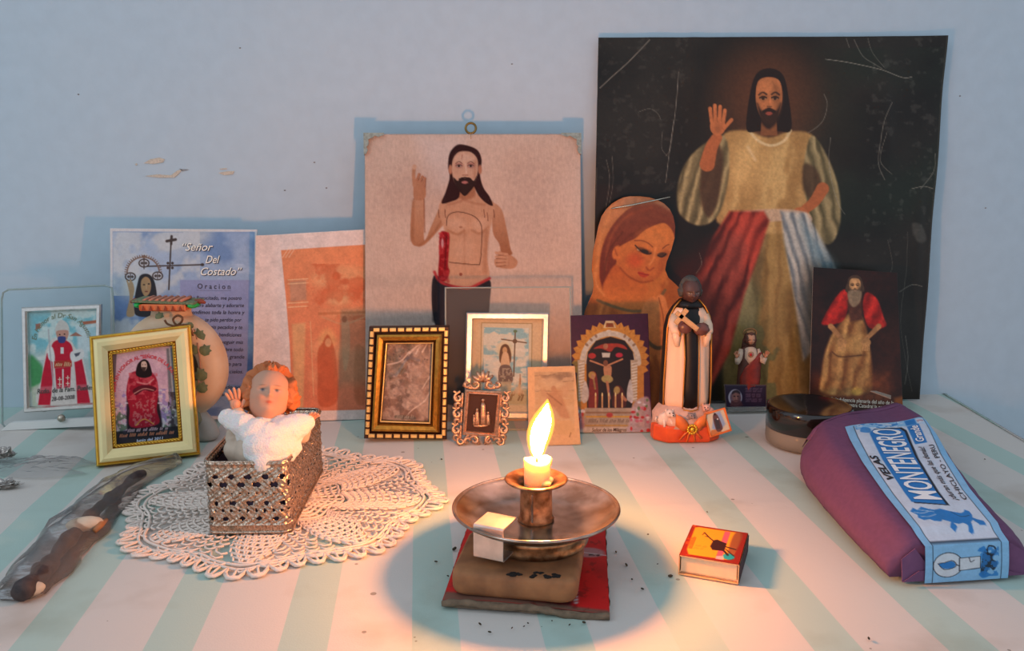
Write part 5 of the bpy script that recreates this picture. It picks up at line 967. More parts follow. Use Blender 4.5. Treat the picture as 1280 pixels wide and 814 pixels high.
VC = print_mat('painted_plaster', .45, .5, .06, 500); VCM = print_mat('painted_matt_plaster', .7, .3, .1, 700)
# ------------------------------------------------------------------ round painted flask (niche ornament)
fx, fy = -.248, -.098
fk = empty('ceramic_flask', (fx, fy, 0), math.radians(-6))
CER = mat('cream_ceramic', (216, 190, 160), .5, bump=.08, scale=40, vary=.12, col2=(206, 168, 132))
zc, R = .062, .0445
b = MB(); b.lathe([(.0, -.006), (.0235, -.006), (.0240, -.002), (.0245, .006), (.0255, .0115), (.0275, .0132), (.031, .0138), (.0375, .0128), (.0425, .0095), (R, .003), (R, -.006), (.041, -.013), (.034, -.017), (.0, -.019)], 64, (0, 0, zc), axis='y', sy=1.06); b.out('body', CER, fk)
b = MB(); b.lathe([(.0, -.0052), (.0234, -.0052)], 32, (0, 0, zc), axis='y', sy=1.06); b.out('niche_floor', mat('niche_shadowy_brown', (130, 100, 76), .8), fk)
b = MB(); b.loft([(0, .002, .104, .018, .012), (0, .002, .109, .0165, .012), (0, .002, .1125, .0175, .0125)], 28); b.out('neck', CER, fk)
RT = MB(); RT.box((0, -.003, .1145), (.039, .024, .0055), bev=.0008); RT.out('terracotta_band', mat('orange_terracotta', (226, 118, 66), .6, bump=.2, scale=200), fk, smooth=False)
ARR = mat('dark_notch', (150, 60, 30), .7)
for k in range(6): MB().prism([(-.0016 + (k - 2.5) * .0062, .1124), (.0016 + (k - 2.5) * .0062, .1124), ((k - 2.5) * .0062, .1166)], -.0154, -.0149).out('notch', ARR, fk, smooth=False)
for s in (-1, 1):
    b = MB(); b.ball((s * .0225, -.004, .1160), (.0042, .0105, .0030), 10, 7); b.out('green_bead', mat('bright_green', (30, 176, 84), .45), fk)
    b = MB(); b.tube([(s * .0235, -.003, .1180), (s * .0285, -.003, .1185), (s * .0318, -.003, .1172)], [.0022, .0022, .0010], 7); b.out('wooden_tip', mat('red_brown_wood', (136, 62, 44), .6), fk)
b = MB(); b.box((0, -.002, .1188), (.052, .022, .0018), Matrix.Rotation(.03, 3, 'Y')); b.out('moss_strip', mat('dusty_green_moss', (126, 138, 104), .9, bump=1, scale=700, vary=.4), fk, smooth=False)
PK = mat('pink_brown_tiles', (206, 132, 104), .7, bump=.4, scale=400, vary=.25)
for k in range(7): MB().tube([((k - 3) * .0052 - .001, -.012, .1196), ((k - 3) * .0052, -.006, .1204), ((k - 3) * .0052 + .001, .004, .1208)], .0015, 6).out('roof_tile', PK, fk)
LEAF = mat('ivy_leaf_paint', (112, 126, 92), .5, col2=(84, 100, 72), scale=200); VINE = mat('pink_brown_vine', (170, 122, 96), .6)
def leaf(parent, cx, cz, s, ang, y, tilt=0., name='ivy_leaf', m=LEAF):
    pts = [(0, -.5), (.28, -.42), (.46, -.1), (.34, .12), (.40, .3), (.16, .3), (0, .58), (-.16, .3), (-.40, .3), (-.34, .12), (-.46, -.1), (-.28, -.42)]
    c, sn = math.cos(ang), math.sin(ang); V = [(cx, y - .0012, cz)]
    for k, (a, b_) in enumerate(pts): V.append((cx + s * (a * c - b_ * sn), y + tilt * s * (a * c - b_ * sn), cz + s * (a * sn + b_ * c)))
    mesh(name, V, [(0, (k + 1) % 12 + 1, k + 1) for k in range(12)], m, parent)
for (px, py, s, ang) in ((190, 387, .0088, .5), (213, 385.5, .0095, -1.2), (199, 397, .0085, -.7), (251, 419, .011, .2), (246, 436, .0092, .9), (260, 437, .0105, -.8), (255, 467, .0115, .4), (247, 480, .009, 1.3), (257, 483, .0102, -.3), (238, 408, .007, 1.9)):
    p = AY(px, py, fy - .015) - Vector((fx, fy, 0)); r_ = math.hypot(p.x, p.z - zc)
    leaf(fk, p.x, p.z, s, ang, -.0150 + max(0, r_ - .034) * .45, .12)
b = MB()
for pts in ([(193, 393), (200, 388), (208, 387)], [(250, 428), (253, 445), (254, 460)], [(252, 470), (250, 490), (244, 500)], [(244, 412), (249, 424)]):
    b.tube([(lambda q: (q.x, -.0146 + max(0, math.hypot(q.x, q.z - zc) - .034) * .45, q.z))(AY(x, y, fy - .015) - Vector((fx, fy, 0))) for x, y in spline(pts, 4)], .0006, 5)
b.out('painted_vine', VINE, fk)
b = MB(); pw = lambda x, y, dy=-.019: (lambda q: (q.x, dy, q.z))(AY(x, y, fy + dy) - Vector((fx, fy, 0)))
b.tube([pw(*q) for q in spline([(209, 400), (213, 405), (222, 407), (230, 403), (232, 397), (226, 394), (220, 399), (225, 406), (236, 406), (243, 411), (246, 419)], 5)], .0009, 6); b.out('wire_loop', mat('rusty_wire', (110, 74, 50), .5, .5), fk)
b = MB(); b.loft([(0, .001, 0, .027, .016), (0, .001, .003, .028, .017), (0, .001, .010, .021, .013), (0, .001, .022, .016, .011)], 28); b.out('foot', mat('blue_grey_glaze', (92, 112, 124), .45, bump=.2, scale=60), fk)
b = MB(); b.loft([(.026, -.006, 0, .0085, .007), (.027, -.006, .004, .0105, .008), (.024, -.004, .014, .0095, .0075), (.019, -.002, .023, .006, .006), (.016, 0, .029, .002, .003)], 16); b.out('foot_leaf', mat('pale_grey_glaze', (190, 180, 168), .5, bump=.2, scale=90), fk)
b = MB(); b.loft([(.017, -.010, .012, .0045, .004), (.019, -.011, .018, .006, .005), (.017, -.009, .027, .005, .004), (.013, -.007, .032, .002, .002)], 12); b.out('foot_sprig', mat('olive_glaze', (130, 130, 104), .55), fk)
for (x, z, col, s) in ((-.006, .010, (90, 110, 190), .0035), (.0, .012, (210, 150, 150), .003), (.0055, .010, (200, 196, 190), .0034)):
    b = MB(); b.loft([(x, -.008, zc - .008, s * 1.2, s), (x, -.008, zc + z - .006, s * .8, s * .7)], 10); b.ball((x, -.008, zc + z - .003), s * .75, 8, 6); b.out('nativity_figure', mat('niche_figure_%d' % col[0], col, .6), fk)
tag(fk, 'round cream ceramic flask ornament with ivy leaves and orange-green rim behind the cream frame', 'ornament')

# ------------------------------------------------------------------ robed figurine with broom-cross (right of centre)
sx, sy = .186, -.118
st = empty('saint_figurine', (sx, sy, 0), math.radians(0))
RB = mat('cream_robe_glaze', (232, 196, 166), .32, spec=.6, vary=.06, scale=60, bump=.06); BK = mat('black_glaze', (24, 19, 19), .42, spec=.35, vary=.2); GO = mat('gold_paint', (206, 140, 60), .35, .6); DS = (.085, .036, .028)
def robe(b, k=1., y=0., z0=.026, z1=.118):
    S_ = [(z0, .0195, .0130), (.034, .0205, .0135), (.050, .0196, .0128), (.070, .0188, .0122), (.088, .0186, .0118), (.099, .0178, .0112), (.108, .0152, .0100), (.114, .0106, .0082), (z1, .0058, .0058)]
    b.loft([(0, y, z, rx * k, ry * k) for z, rx, ry in S_], 40)
b = MB(); robe(b)
V = [list(v) for v in b.v]
for v in V:
    a = math.atan2(v[1], v[0]); f_ = .0011 * math.sin(a * 9 + v[2] * 30) * min(1, (.115 - v[2]) / .05); L_ = math.hypot(v[0], v[1]) or 1; v[0] *= 1 + f_ / L_; v[1] *= 1 + f_ / L_
b.v = V; b.out('robe', RB, st)
def strip(pts_w, y, th, m_, name):     # a hanging panel: (z, half width, x centre, y)
    V = []; Fc = []
    for z, hw, xc, yy in pts_w:
        for i in range(7):
            s = -1 + 2 * i / 6; V.append((xc + s * hw, yy + .0022 * s * s, z))
    m_n = len(pts_w); n0 = len(V); V += [(v[0], v[1] + th, v[2]) for v in V]
    for k in range(m_n - 1):
        for i in range(6): a = k * 7 + i; Fc += [(a, a + 1, a + 8, a + 7), (n0 + a + 7, n0 + a + 8, n0 + a + 1, n0 + a)]
    for k in range(m_n - 1): a = k * 7; Fc += [(a + 7, a, n0 + a, n0 + a + 7)[::-1], (a + 6, a + 13, n0 + a + 13, n0 + a + 6)[::-1]]
    Fc += [(i, i + 1, n0 + i + 1, n0 + i)[::-1] for i in range(6)] + [((m_n - 1) * 7 + i, (m_n - 1) * 7 + i + 1, n0 + (m_n - 1) * 7 + i + 1, n0 + (m_n - 1) * 7 + i) for i in range(6)]
    return mesh(name, V, Fc, m_, st)
strip([(.028, .0062, .001, -.0150), (.045, .0060, .001, -.0148), (.070, .0056, .001, -.0140), (.092, .0058, 0, -.0132), (.104, .0072, 0, -.0120), (.112, .0066, 0, -.0098), (.117, .0048, 0, -.0070)], 0, .0016, BK, 'scapular')
b = MB()
for s in (-1, 1): b.tube([(.001 + s * .0066, -.0142, .028), (.001 + s * .0064, -.0138, .045), (.001 + s * .0060, -.0132, .070), (s * .0062, -.0122, .092)], .0005, 6)
b.tube([(-.0055, -.0155, .0275), (.001, -.0168, .0265), (.0075, -.0155, .0275)], .0006, 6)
b.out('gold_hem', GO, st)
# cloak behind
V = []; Fc = []; n = 26; secs = [(.026, .0220, .0160), (.05, .0222, .0152), (.075, .0212, .0146), (.095, .0205, .0136), (.105, .0186, .0124), (.113, .0142, .0106), (.119, .0082, .0078)]
for z, rx, ry in secs:
    for i in range(n): a = -.42 + (math.pi + .84) * i / (n - 1); V.append((rx * math.cos(a), ry * math.sin(a) + .0012, z + (0 if z > .05 else .001 * math.sin(a * 8))))
Fc = [(k * n + i, k * n + i + 1, (k + 1) * n + i + 1, (k + 1) * n + i) for k in range(len(secs) - 1) for i in range(n - 1)]
o = mesh('cloak', V, Fc, BK, st); md = o.modifiers.new('t', 'SOLIDIFY'); md.thickness = .0014
b = MB()
for e in (0, n - 1): b.tube([V[k * n + e] for k in range(len(secs))], .0007, 6)
b.out('cloak_gold_edge', GO, st)
# sleeves and hands
for s in (-1, 1):
    b = MB(); b.tube([(s * .0128, -.003, .106), (s * .0148, -.0072, .098), (s * .0140, -.0115, .0945), (s * .0105, -.0140, .0955)], [.0036, .0040, .0042, .0038], 14)
    b.loft([(s * .0120, -.0125, .081, .0016, .0010), (s * .0130, -.0125, .088, .0034, .003), (s * .0128, -.0115, .096, .0040, .0036)], 12); b.out('sleeve', RB, st)
    b = MB(); b.tube([(s * .0105, -.0158, .0905), (s * .0112, -.0168, .0965), (s * .0085, -.0180, .1010)], .0007, 6); b.out('sleeve_gold_edge', GO, st)
SKD = mat('dark_brown_skin_glaze', (104, 60, 50), .3, spec=.6, vary=.1)
b = MB(); hand(b, (-.0125, -.0168, .0985), (.85, -.45, .12), (0, -1, 0), (0, 0, 1), .0125, .75, .15); b.ball((-.0072, -.0180, .0990), (.0062, .0042, .0058), 14, 9); b.out('hand', SKD, st)
b = MB(); hand(b, (.0130, -.0162, .0965), (-.85, -.5, .12), (0, -1, 0), (0, 0, 1), .0125, .75, .15); b.ball((.0064, -.0178, .0968), (.0066, .0042, .0054), 14, 9); b.out('hand', SKD, st)
b = MB(); Rm = Matrix.Rotation(math.radians(-52), 3, 'Y'); c0 = Vector((-.0105, -.0240, .1075))
b.box(c0 + Rm @ Vector((0, 0, -.004)), (.0042, .0022, .0235), Rm, bev=.0005); b.box(c0 + Rm @ Vector((0, 0, .0022)), (.0150, .0022, .0042), Rm, bev=.0005); b.out('cross', mat('tan_cross', (206, 164, 116), .5, bump=.2, scale=300), st, smooth=False)
b = MB(); b.loft([(0, 0, .114, .0062, .0056), (0, 0, .120, .0050, .0048), (0, -.001, .124, .0044, .0044)], 16); b.out('neck', SKD, st)
b = MB(); b.loft([(0, -.001, .113, .0120, .0100), (0, -.001, .1165, .0092, .0085), (0, 0, .1192, .0066, .0064)], 20); b.out('collar', BK, st)
head_mesh('head', DS, (.06, .02, .018), (.01, .008, .006), (.01, .006, .005), st, VC, .0106, (.0005, -.0025, .1262), (math.radians(8), 0, .05), (.11, .035, .028), feat=1.2, wide=.76)
hair_mesh('hair', st, mat('dark_grey_hair', (74, 72, 68), .7), .0106, (.0005, .0004, .1276), (math.radians(2), 0, .05), .02, 12, line_z=.62, side=.80)
# rocks, animals, base
b = MB(); b.loft([(0, -.002, .012, .0290, .0190), (0, -.002, .017, .0285, .0185), (-.002, -.001, .023, .0255, .0165), (-.001, 0, .029, .0215, .0145)], 26); V = [list(v) for v in b.v]
for v in V: q = .0022 * math.sin(v[0] * 700 + v[2] * 500) * math.cos(v[1] * 600) ; v[0] += q; v[1] += q
b.v = V; b.out('rocky_ground', mat('pinkish_rock', (206, 166, 148), .5, bump=.2, scale=200), st)
b = MB(); o8 = [(-.030, -.004), (-.029, -.0105), (-.019, -.0200), (.017, -.0200), (.027, -.0130), (.0285, -.002), (.024, .012), (-.024, .012)]
for (z, k) in ((0, .97), (.0012, 1.), (.012, 1.), (.0138, .97)): 
    pass
V = []; Fc = []
for z, k in ((0, .97), (.0015, 1.), (.0075, 1.005), (.0125, .99), (.0140, .95)): V += [(x * k, y * k, z) for x, y in o8]
Fc = [(r_ * 8 + i, r_ * 8 + (i + 1) % 8, (r_ + 1) * 8 + (i + 1) % 8, (r_ + 1) * 8 + i) for r_ in range(4) for i in range(8)] + [tuple(reversed(range(8))), tuple(range(32, 40))]
mesh('orange_base', V, Fc, mat('orange_lacquer', (222, 84, 26), .3, spec=.6, col2=(196, 66, 18), scale=80, bump=.15), st, False)
OR = mat('orange_ribbon', (232, 120, 44), .4, col2=(206, 100, 40), scale=100)
def animal(name, x, y, z, s, m_, face=1, spots=True):
    b = MB(); b.loft([(x, y, z, .0052 * s, .0042 * s), (x, y, z + .004 * s, .0060 * s, .0048 * s), (x, y - .001, z + .008 * s, .0046 * s, .0040 * s), (x + face * .001, y - .002 * s, z + .0105 * s, .0022 * s, .002 * s)], 16)
    hx, hy, hz = x + face * .0030 * s, y - .0040 * s, z + .0098 * s
    b.ball((hx, hy, hz), (.0036 * s, .0034 * s, .0032 * s), 12, 8); b.ball((hx + face * .0018 * s, hy - .0026 * s, hz - .0008 * s), (.0020 * s, .0022 * s, .0016 * s), 8, 6)
    for e in (-1, 1): b.ball((hx + e * .0028 * s, hy + .0006, hz + .0014 * s), (.0009 * s, .0008 * s, .0024 * s), 6, 5)
    for e in (-1, 1): b.tube([(x + e * .0026 * s + face * .001, y - .0028 * s, z + .006 * s), (x + e * .0030 * s + face * .002, y - .0050 * s, z + .002 * s), (x + e * .003 * s + face * .002, y - .0056 * s, z - .001)], [.0014 * s, .0012 * s, .0010 * s], 7)
    b.tube([(x - face * .005 * s, y, z + .002 * s), (x - face * .0075 * s, y - .001, z + .004 * s), (x - face * .007 * s, y - .002, z + .0065 * s)], .0008 * s, 6)
    o = b.out(name, m_, st); e = MB()
    for q in (-1, 1): e.ball((hx + q * .0014 * s + face * .0008 * s, hy - .0030 * s, hz + .0010 * s), .0006 * s, 6, 4)
    e.ball((hx + face * .0020 * s, hy - .0046 * s, hz - .0004 * s), .0006 * s, 6, 4); e.out('eyes_and_nose', BK, o)
WHI = mat('white_animal_glaze', (232, 206, 190), .35); GRY = mat('grey_mouse_glaze', (150, 128, 124), .4); PNK = mat('pink_tan_glaze', (226, 170, 150), .4)
animal('dog', -.0200, -.011, .0140, 1.05, WHI, 1); animal('cat', .0175, -.010, .0190, .95, PNK, -1); animal('mouse', -.0015, -.0155, .0150, .8, GRY, 1)
# ribbon bow and gold flower brooch
b = MB()
for s in (-1, 1):
    V = []; Fc = []; m_ = 9
    for i in range(m_):
        t = i / (m_ - 1); x = s * (.001 + .0120 * t); zz = .0135 + .007 * t; h = .0018 + .0042 * math.sin(min(1, t * 1.25) * 2.2)
        for q in (-1, 0, 1): V.append((x, -.0215 - .0022 * math.sin(t * 3.1) * (1 - .4 * abs(q)), zz + q * h))
    b.add(V, [(i * 3 + q, (i + 1) * 3 + q, (i + 1) * 3 + q + 1, i * 3 + q + 1) for i in range(m_ - 1) for q in range(2)])
for x1, z1 in ((-.009, .003), (-.003, .0012), (.004, .0010), (.0095, .004)): b.tube([(.0006, -.0222, .0125), ((x1) * .55, -.0226, .0085), (x1, -.0214, z1)], .0007, 5)
o = b.out('ribbon_bow', OR, st); md = o.modifiers.new('t', 'SOLIDIFY'); md.thickness = .0003
b = MB(); b.ball((.0006, -.0245, .0128), (.0021, .0016, .0021), 12, 8)
for k in range(12): a = k * math.pi / 6; b.ball((.0006 + .0036 * math.cos(a), -.0240, .0128 + .0036 * math.sin(a)), (.0012, .0011, .0012), 8, 6)
b.out('gold_flower_brooch', mat('bright_yellow_gold', (246, 190, 60), .25, .8), st)
tag(st, 'dark-skinned friar figurine in cream and black robe holding a cross, on orange base', 'figurine')
def paint_tag(cv):
    cv.P([(892, 517), (900, 514), (907, 530), (900, 540), (890, 536)], (150, 170, 200), 1.5, .9); cv.P([(889, 538), (900, 536), (904, 543), (888, 546)], (216, 120, 60), 1, .9); cv.P([(891, 521), (896, 518), (902, 530), (903, 537), (896, 539)], (110, 70, 66), .6, 1, True); cv.P([(893, 524), (898, 523), (901, 536), (896, 537)], (60, 56, 60), .5, .8); cv.E(893.5, 518, 1.4, 1.6, (60, 36, 30), 0, .4); cv.E(897, 524, 1, 1, (236, 220, 210), 0, .4)
pl = Plane((.206, -.1415, .004), 4, 14)
tagp = empty('small_tilted_picture', matrix=pl.M)
o, at = sheet('picture', pl, [(881, 517.5), (905.5, 510.5), (913.5, 538), (888, 546)], 60, 70, paint_tag, CARD, .0008, parent=tagp, base=(238, 208, 168), gain=(.8, .9, 1)); frame('orange_border', pl, [(880, 517), (906, 509.5), (914.5, 538.5), (887.5, 547)], [(0, -.0008), (0, .0008), (.0009, .0010), (.0014, .0003)], OR, tagp)
tag(tagp, 'tiny tilted picture with an orange border leaning on the orange figurine base', 'picture')

# ------------------------------------------------------------------ small heart-showing figurine
p = AY(935, 498, -.040); jx = p.x
js = empty('small_figurine', (jx, -.036, 0)); z0 = .006
RDM = mat('red_mantle', (150, 46, 30), .45, col2=(110, 36, 28), scale=120); CRM = mat('cream_tunic', (206, 180, 156), .5); BRN = mat('brown_tunic', (92, 54, 42), .5)
b = MB(); b.box((0, 0, .003), (.020, .016, .006), bev=.001); b.out('plinth', BRN, js, smooth=False)
b = MB(); b.loft([(0, 0, .006, .0110, .0070), (0, 0, .020, .0108, .0068), (0, 0, .036, .0098, .0062), (0, 0, .048, .0096, .0060), (0, 0, .056, .0088, .0054), (0, 0, .0605, .0035, .0035)], 24); b.out('tunic', BRN, js)
b = MB(); V = []; Fc = []; rows_ = [(.006, -.7, .9), (.018, -.8, 1.0), (.030, -.9, 1.1), (.040, -.5, 1.35), (.048, .2, 1.5), (.054, .9, 1.7)]
for z, a0, a1 in rows_:
    for i in range(12):
        a = a0 + (a1 - a0) * i / 11; r_ = .0120 + .0006 * math.sin(i * 2.2 + z * 300); V.append((r_ * math.sin(a), -r_ * .68 * math.cos(a), z))
Fc = [(k * 12 + i, k * 12 + i + 1, (k + 1) * 12 + i + 1, (k + 1) * 12 + i) for k in range(5) for i in range(11)]
o = mesh('red_mantle', V, Fc, RDM, js); md = o.modifiers.new('t', 'SOLIDIFY'); md.thickness = .0008
b = MB(); b.loft([(.002, -.0035, .041, .0040, .0030), (.001, -.0040, .049, .0068, .0034), (0, -.0030, .0575, .0055, .0032), (0, -.001, .060, .0028, .0024)], 18); b.out('chest', CRM, js)
b = MB(); b.ball((-.0008, -.0080, .0530), (.0015, .001, .0017), 8, 6); b.out('red_heart', mat('heart_red', (186, 24, 24), .35), js)
b = MB(); b.lathe([(.0024, 0), (.0028, .0004), (.0024, .0008)], 16, (-.0008, -.0074, .0530), axis='y'); b.out('heart_halo', GO, js)
SKJ = mat('peach_paint', (206, 140, 104), .45)
for s in (-1, 1):
    b = MB(); b.tube([(s * .0070, 0, .056), (s * .0108, -.003, .047), (s * .0125, -.006, .0455), (s * .0135, -.0065, .0495)], [.0030, .0030, .0026, .0020], 10); b.out('sleeve', CRM, js)
    b = MB(); hand(b, (s * .0136, -.0068, .0495), (s * .25, -.1, 1), (0, 1, 0), (-s, 0, .2), .0078, .2, .3); b.out('hand', SKJ, js)
head_mesh('head', (.52, .27, .16), (.35, .09, .07), (.05, .03, .02), (.08, .03, .02), js, VC, .0062, (0, -.0015, .0665), (math.radians(4), 0, 0), n=40, k=32, beard=(.09, .04, .02))
hair_mesh('hair', js, mat('brown_hair_paint', (84, 48, 34), .6), .0066, (0, -.0004, .0668), (0, 0, 0), .03, 10, 32, 40, line_z=.55, side=.45)
b = MB(); b.loft([(0, .003, .055, .0068, .003), (0, .002, .060, .0070, .0036), (0, .001, .066, .0064, .005)], 16); b.out('long_hair', mat('brown_hair_back', (72, 42, 30), .6), js)
b = MB(); b.tube([(.0062 * math.cos(a), .0005, .0722 + .0042 * math.sin(a)) for a in np.linspace(0, 6.283, 20)[:-1]], .0007, 6, closed=True); b.ball((0, 0, .0728), (.0050, .003, .0026), 10, 6); b.out('halo', mat('antique_halo', (150, 110, 70), .4, .5), js)
tag(js, 'small figurine with red mantle and open hands behind the dark portrait card', 'figurine')

# ------------------------------------------------------------------ dark portrait card
def paint_id(cv):
    cv.L([(908, 482), (956, 482.5)], 1, (110, 96, 120), .4, .6); cv.E(919, 497, 8.6, 10.2, (190, 184, 196), 0, .8); cv.E(919.5, 497, 7, 8.8, (120, 92, 104), 0, .8)
    cv.P([(912, 508), (914, 501), (926, 501), (929, 507), (920, 509)], (90, 50, 54), 1, .9); cv.E(920, 496, 4.8, 6.6, (150, 100, 92), 0, .9); cv.P([(915, 493), (916, 489), (921, 487.5), (925, 490), (925, 493), (920, 491)], (54, 40, 46), .8, .9, True)
    for x in (918, 922.4): cv.E(x, 495.5, 1.2, .7, (40, 26, 30), 0, .4)
    cv.L([(920.5, 496), (921, 499)], .9, (186, 130, 116), .4); cv.L([(918, 501), (923, 501)], .8, (80, 40, 44), .4); cv.E(924, 498, 2, 4, (96, 60, 64), 0, 1, .6)
    for y in (487, 490, 494, 496.5, 500, 502.4): cv.squiggle(932, 953, y, 2.2, (132, 108, 132), .55, int(y))
    cv.N(.08, 2, 141)
pl = Plane(G(932, 513), 0, 12); idc = empty('portrait_card', matrix=pl.M)
o, at = sheet('card', pl, [(905, 481), (957.5, 481.5), (957.5, 511.5), (908, 513)], 110, 70, paint_id, GLOSS, .0006, parent=idc, base=(44, 30, 52)); frame('rim', pl, [(905, 480.5), (958, 481), (958, 512), (907.5, 513.5)], [(0, -.0006), (0, .0006), (.0006, .0007), (.0008, .0002)], mat('brown_card_rim', (84, 62, 54), .5), idc)
b = MB(); b.prism([(-.020, -.0002), (.022, -.0002), (.020, .0035), (-.019, .0035)], -.010, -.0006); b.out('clear_foot', glass_mat('clear_plastic_foot', (.8, .82, .8), .1, .3, milk=.3, milkcol=(.6, .6, .56)), idc, smooth=False)
tag(idc, 'small dark card with an oval portrait and fine lines of print', 'picture card')

# ------------------------------------------------------------------ round jar with black lid
c = G(1012, 549) ; c = Vector((.2850, -.1430, 0)); jr = empty('round_jar', c); RJ = .0345
JG = glass_mat('jar_plastic', (.74, .72, .66), .12, .15, milk=.45, milkcol=(.42, .38, .32))
b = MB(); b.lathe([(0, 0), (RJ * .93, 0), (RJ * .985, .002), (RJ, .005), (RJ, .0150), (RJ * .97, .0158)], 64); b.out('clear_jar', JG, jr)
b = MB(); b.lathe([(0, .0035), (RJ * .90, .0035), (RJ * .90, .0130), (0, .0130)], 48); b.out('powder', mat('beige_powder', (150, 138, 122), .9), jr)
b = MB(); b.lathe([(RJ * .98, .0140), (RJ * 1.01, .0145), (RJ * 1.01, .0305), (RJ * .99, .0325), (RJ * .95, .0335), (RJ * .90, .0330), (0, .0326)], 64); b.out('black_lid', mat('glossy_black_plastic', (24, 20, 18), .12, spec=.6, vary=.2, coat=.4), jr)
tag(jr, 'round clear jar with a glossy black lid, half behind the purple parcel', 'jar')

# ------------------------------------------------------------------ purple paper parcel of candles
SEC = [  # t, left(x,y), right(x,y), height
    (0.00, (.2400, -.3835), (.3225, -.3775), .0215), (.05, (.2385, -.372), (.3250, -.366), .0262), (.25, (.2385, -.335), (.3310, -.322), .0300), (.50, (.2400, -.290), (.3440, -.268), .0340), (.72, (.2425, -.255), (.3580, -.222), .0370), (.88, (.2480, -.228), (.3680, -.185), .0385), (1.0, (.2560, -.210), (.3660, -.150), .0385)]
def sec(t):
    ts = [s[0] for s in SEC]; f = lambda g_: float(np.interp(t, ts, [g_(s) for s in SEC]))
    return Vector((f(lambda s: s[1][0]), f(lambda s: s[1][1]), 0)), Vector((f(lambda s: s[2][0]), f(lambda s: s[2][1]), 0)), f(lambda s: s[3])
def top(u, t, off=0.):
    """point on the parcel's upper side; u across 0..1, t along; t<0 runs down the front end"""
    Lp, Rp, h = sec(max(t, 0)); e = abs(2 * u - 1); z = h * (1 - .30 * max(0, (e - .72) / .28) ** 2.2) - .0015 * math.cos(u * 9) * t
    p = Lp.lerp(Rp, .04 + .92 * u); p.z = z + off
    if t < 0:
        q = min(-t, 1.); p.z = (z + off) * (1 - q) + .0015 * q; p.y -= off + .0030 * math.sin(q * 1.6)
    elif t < .02: p.y -= off * (1 - t / .02)
    return p
pc = empty('paper_parcel', (.285, -.30, 0)); OFF = -Vector((.285, -.30, 0))
V = []; Fc = []; nu, nt = 40, 60; ring = nu + 14
for j in range(nt + 1):
    t = j / nt; Lp, Rp, h = sec(t)
    row_ = [top(i / nu, t) for i in range(nu + 1)]
    zl, zr = row_[0].z, row_[-1].z; rr_ = []
    for k in range(1, 7): q = k / 6; p = row_[-1].lerp(Rp + (Rp - Lp).normalized() * .0, q); p.x += .0035 * math.sin(q * 3.14); p.z = zr * (1 - q) ** .8; rr_.append(p)
    rl = []
    for k in range(1, 8): q = k / 7; p = Lp.lerp(row_[0], q if q < 1 else 1); p.x -= .0045 * math.sin(q * 3.14); p.z = zl * q ** .8; rl.append(p)
    allp = row_ + rr_ + rl[:-1]
    for p in allp:
        w_ = .0007 * (fbm(np.array([p.x * 90 + 9]), np.array([p.y * 60 + 30]), 5, 3)[0] - .5) * (1 if p.z > .002 else 0); V.append(p + Vector((w_, 0, w_ * 1.5)) + OFF)
    ring = len(allp)
Fc = [(j * ring + i, j * ring + (i + 1) % ring, (j + 1) * ring + (i + 1) % ring, (j + 1) * ring + i) for j in range(nt) for i in range(ring)]
Fc += [tuple(reversed(range(ring))), tuple(range(nt * ring, nt * ring + ring))]
PURP = mat('purple_wrapping_paper', (108, 70, 102), .75, bump=.25, scale=260, vary=.12, spec=.25, detail=6); PURF = mat('purple_paper_flap', (112, 74, 108), .75, bump=.2, scale=200, vary=.1, spec=.25)
o = mesh('wrapped_body', V, Fc, PURP, pc)
# folded front end flaps
def flap(name, pts, m_=PURF, th=.0006):
    V = [p + OFF for p in pts]; n_ = len(V); c_ = sum(V, Vector()) / n_; nn = (V[1] - V[0]).cross(V[2] - V[0]).normalized() * th
    V2 = V + [v + nn for v in V]; Fc = [tuple(range(n_))[::-1], tuple(range(n_, 2 * n_))] + [(i, (i + 1) % n_, n_ + (i + 1) % n_, n_ + i) for i in range(n_)]
    return mesh(name, V2, Fc, m_, pc, False)
def fr_(u, q, out=.0016): p = top(u, -q); p.y -= out; return p
Lp0, Rp0, h0_ = sec(0)
flap('end_flap', [fr_(0, .05), fr_(.0, .95), fr_(.13, .97), fr_(.20, .55), fr_(.10, .03)])
flap('end_flap', [fr_(1, .05), fr_(.86, .03), fr_(.80, .5), fr_(.87, .97), fr_(1, .95)])
flap('lower_flap', [fr_(.0, .93, .0026), fr_(.99, .93, .0026), fr_(.72, .70, .0026), fr_(.12, .66, .0026)])
# loose paper standing at the back end
def ext(name, top_px, base_us, zt):
    V = []; n_ = 16
    for i in range(n_ + 1):
        q = i / n_; b0 = top(.0 + q, .97, .0002); b1 = top(0 + q, 1.0, 0)
        lift = .004 + .0045 * math.sin(q * 2.6) ; V.append(b0); e = b1 + Vector((-.002 + .004 * q, .009 + .004 * math.sin(q * 3.14), 0)); e.z = b1.z * .55 + lift * (.4 + q * .9); V.append(b0.lerp(e, .5) + Vector((0, 0, .0035))); V.append(e)
    Fc = [(i * 3 + k, i * 3 + k + 1, i * 3 + k + 4, i * 3 + k + 3) for i in range(n_) for k in range(2)]
    o = mesh(name, [v + OFF for v in V], Fc, PURP, pc); md = o.modifiers.new('t', 'SOLIDIFY'); md.thickness = .0004; return o
ext('loose_end_paper', None, None, 0)
p0 = top(.80, 1.0) + Vector((0, .020, .001)); flap('torn_corner', [p0 + Vector((-.006, .0, .0052)), p0 + Vector((.004, -.016, .003)), p0 + Vector((.012, .0, .001)), p0 + Vector((.001, .004, .004))], mat('grey_brown_paper', (150, 132, 116), .8))
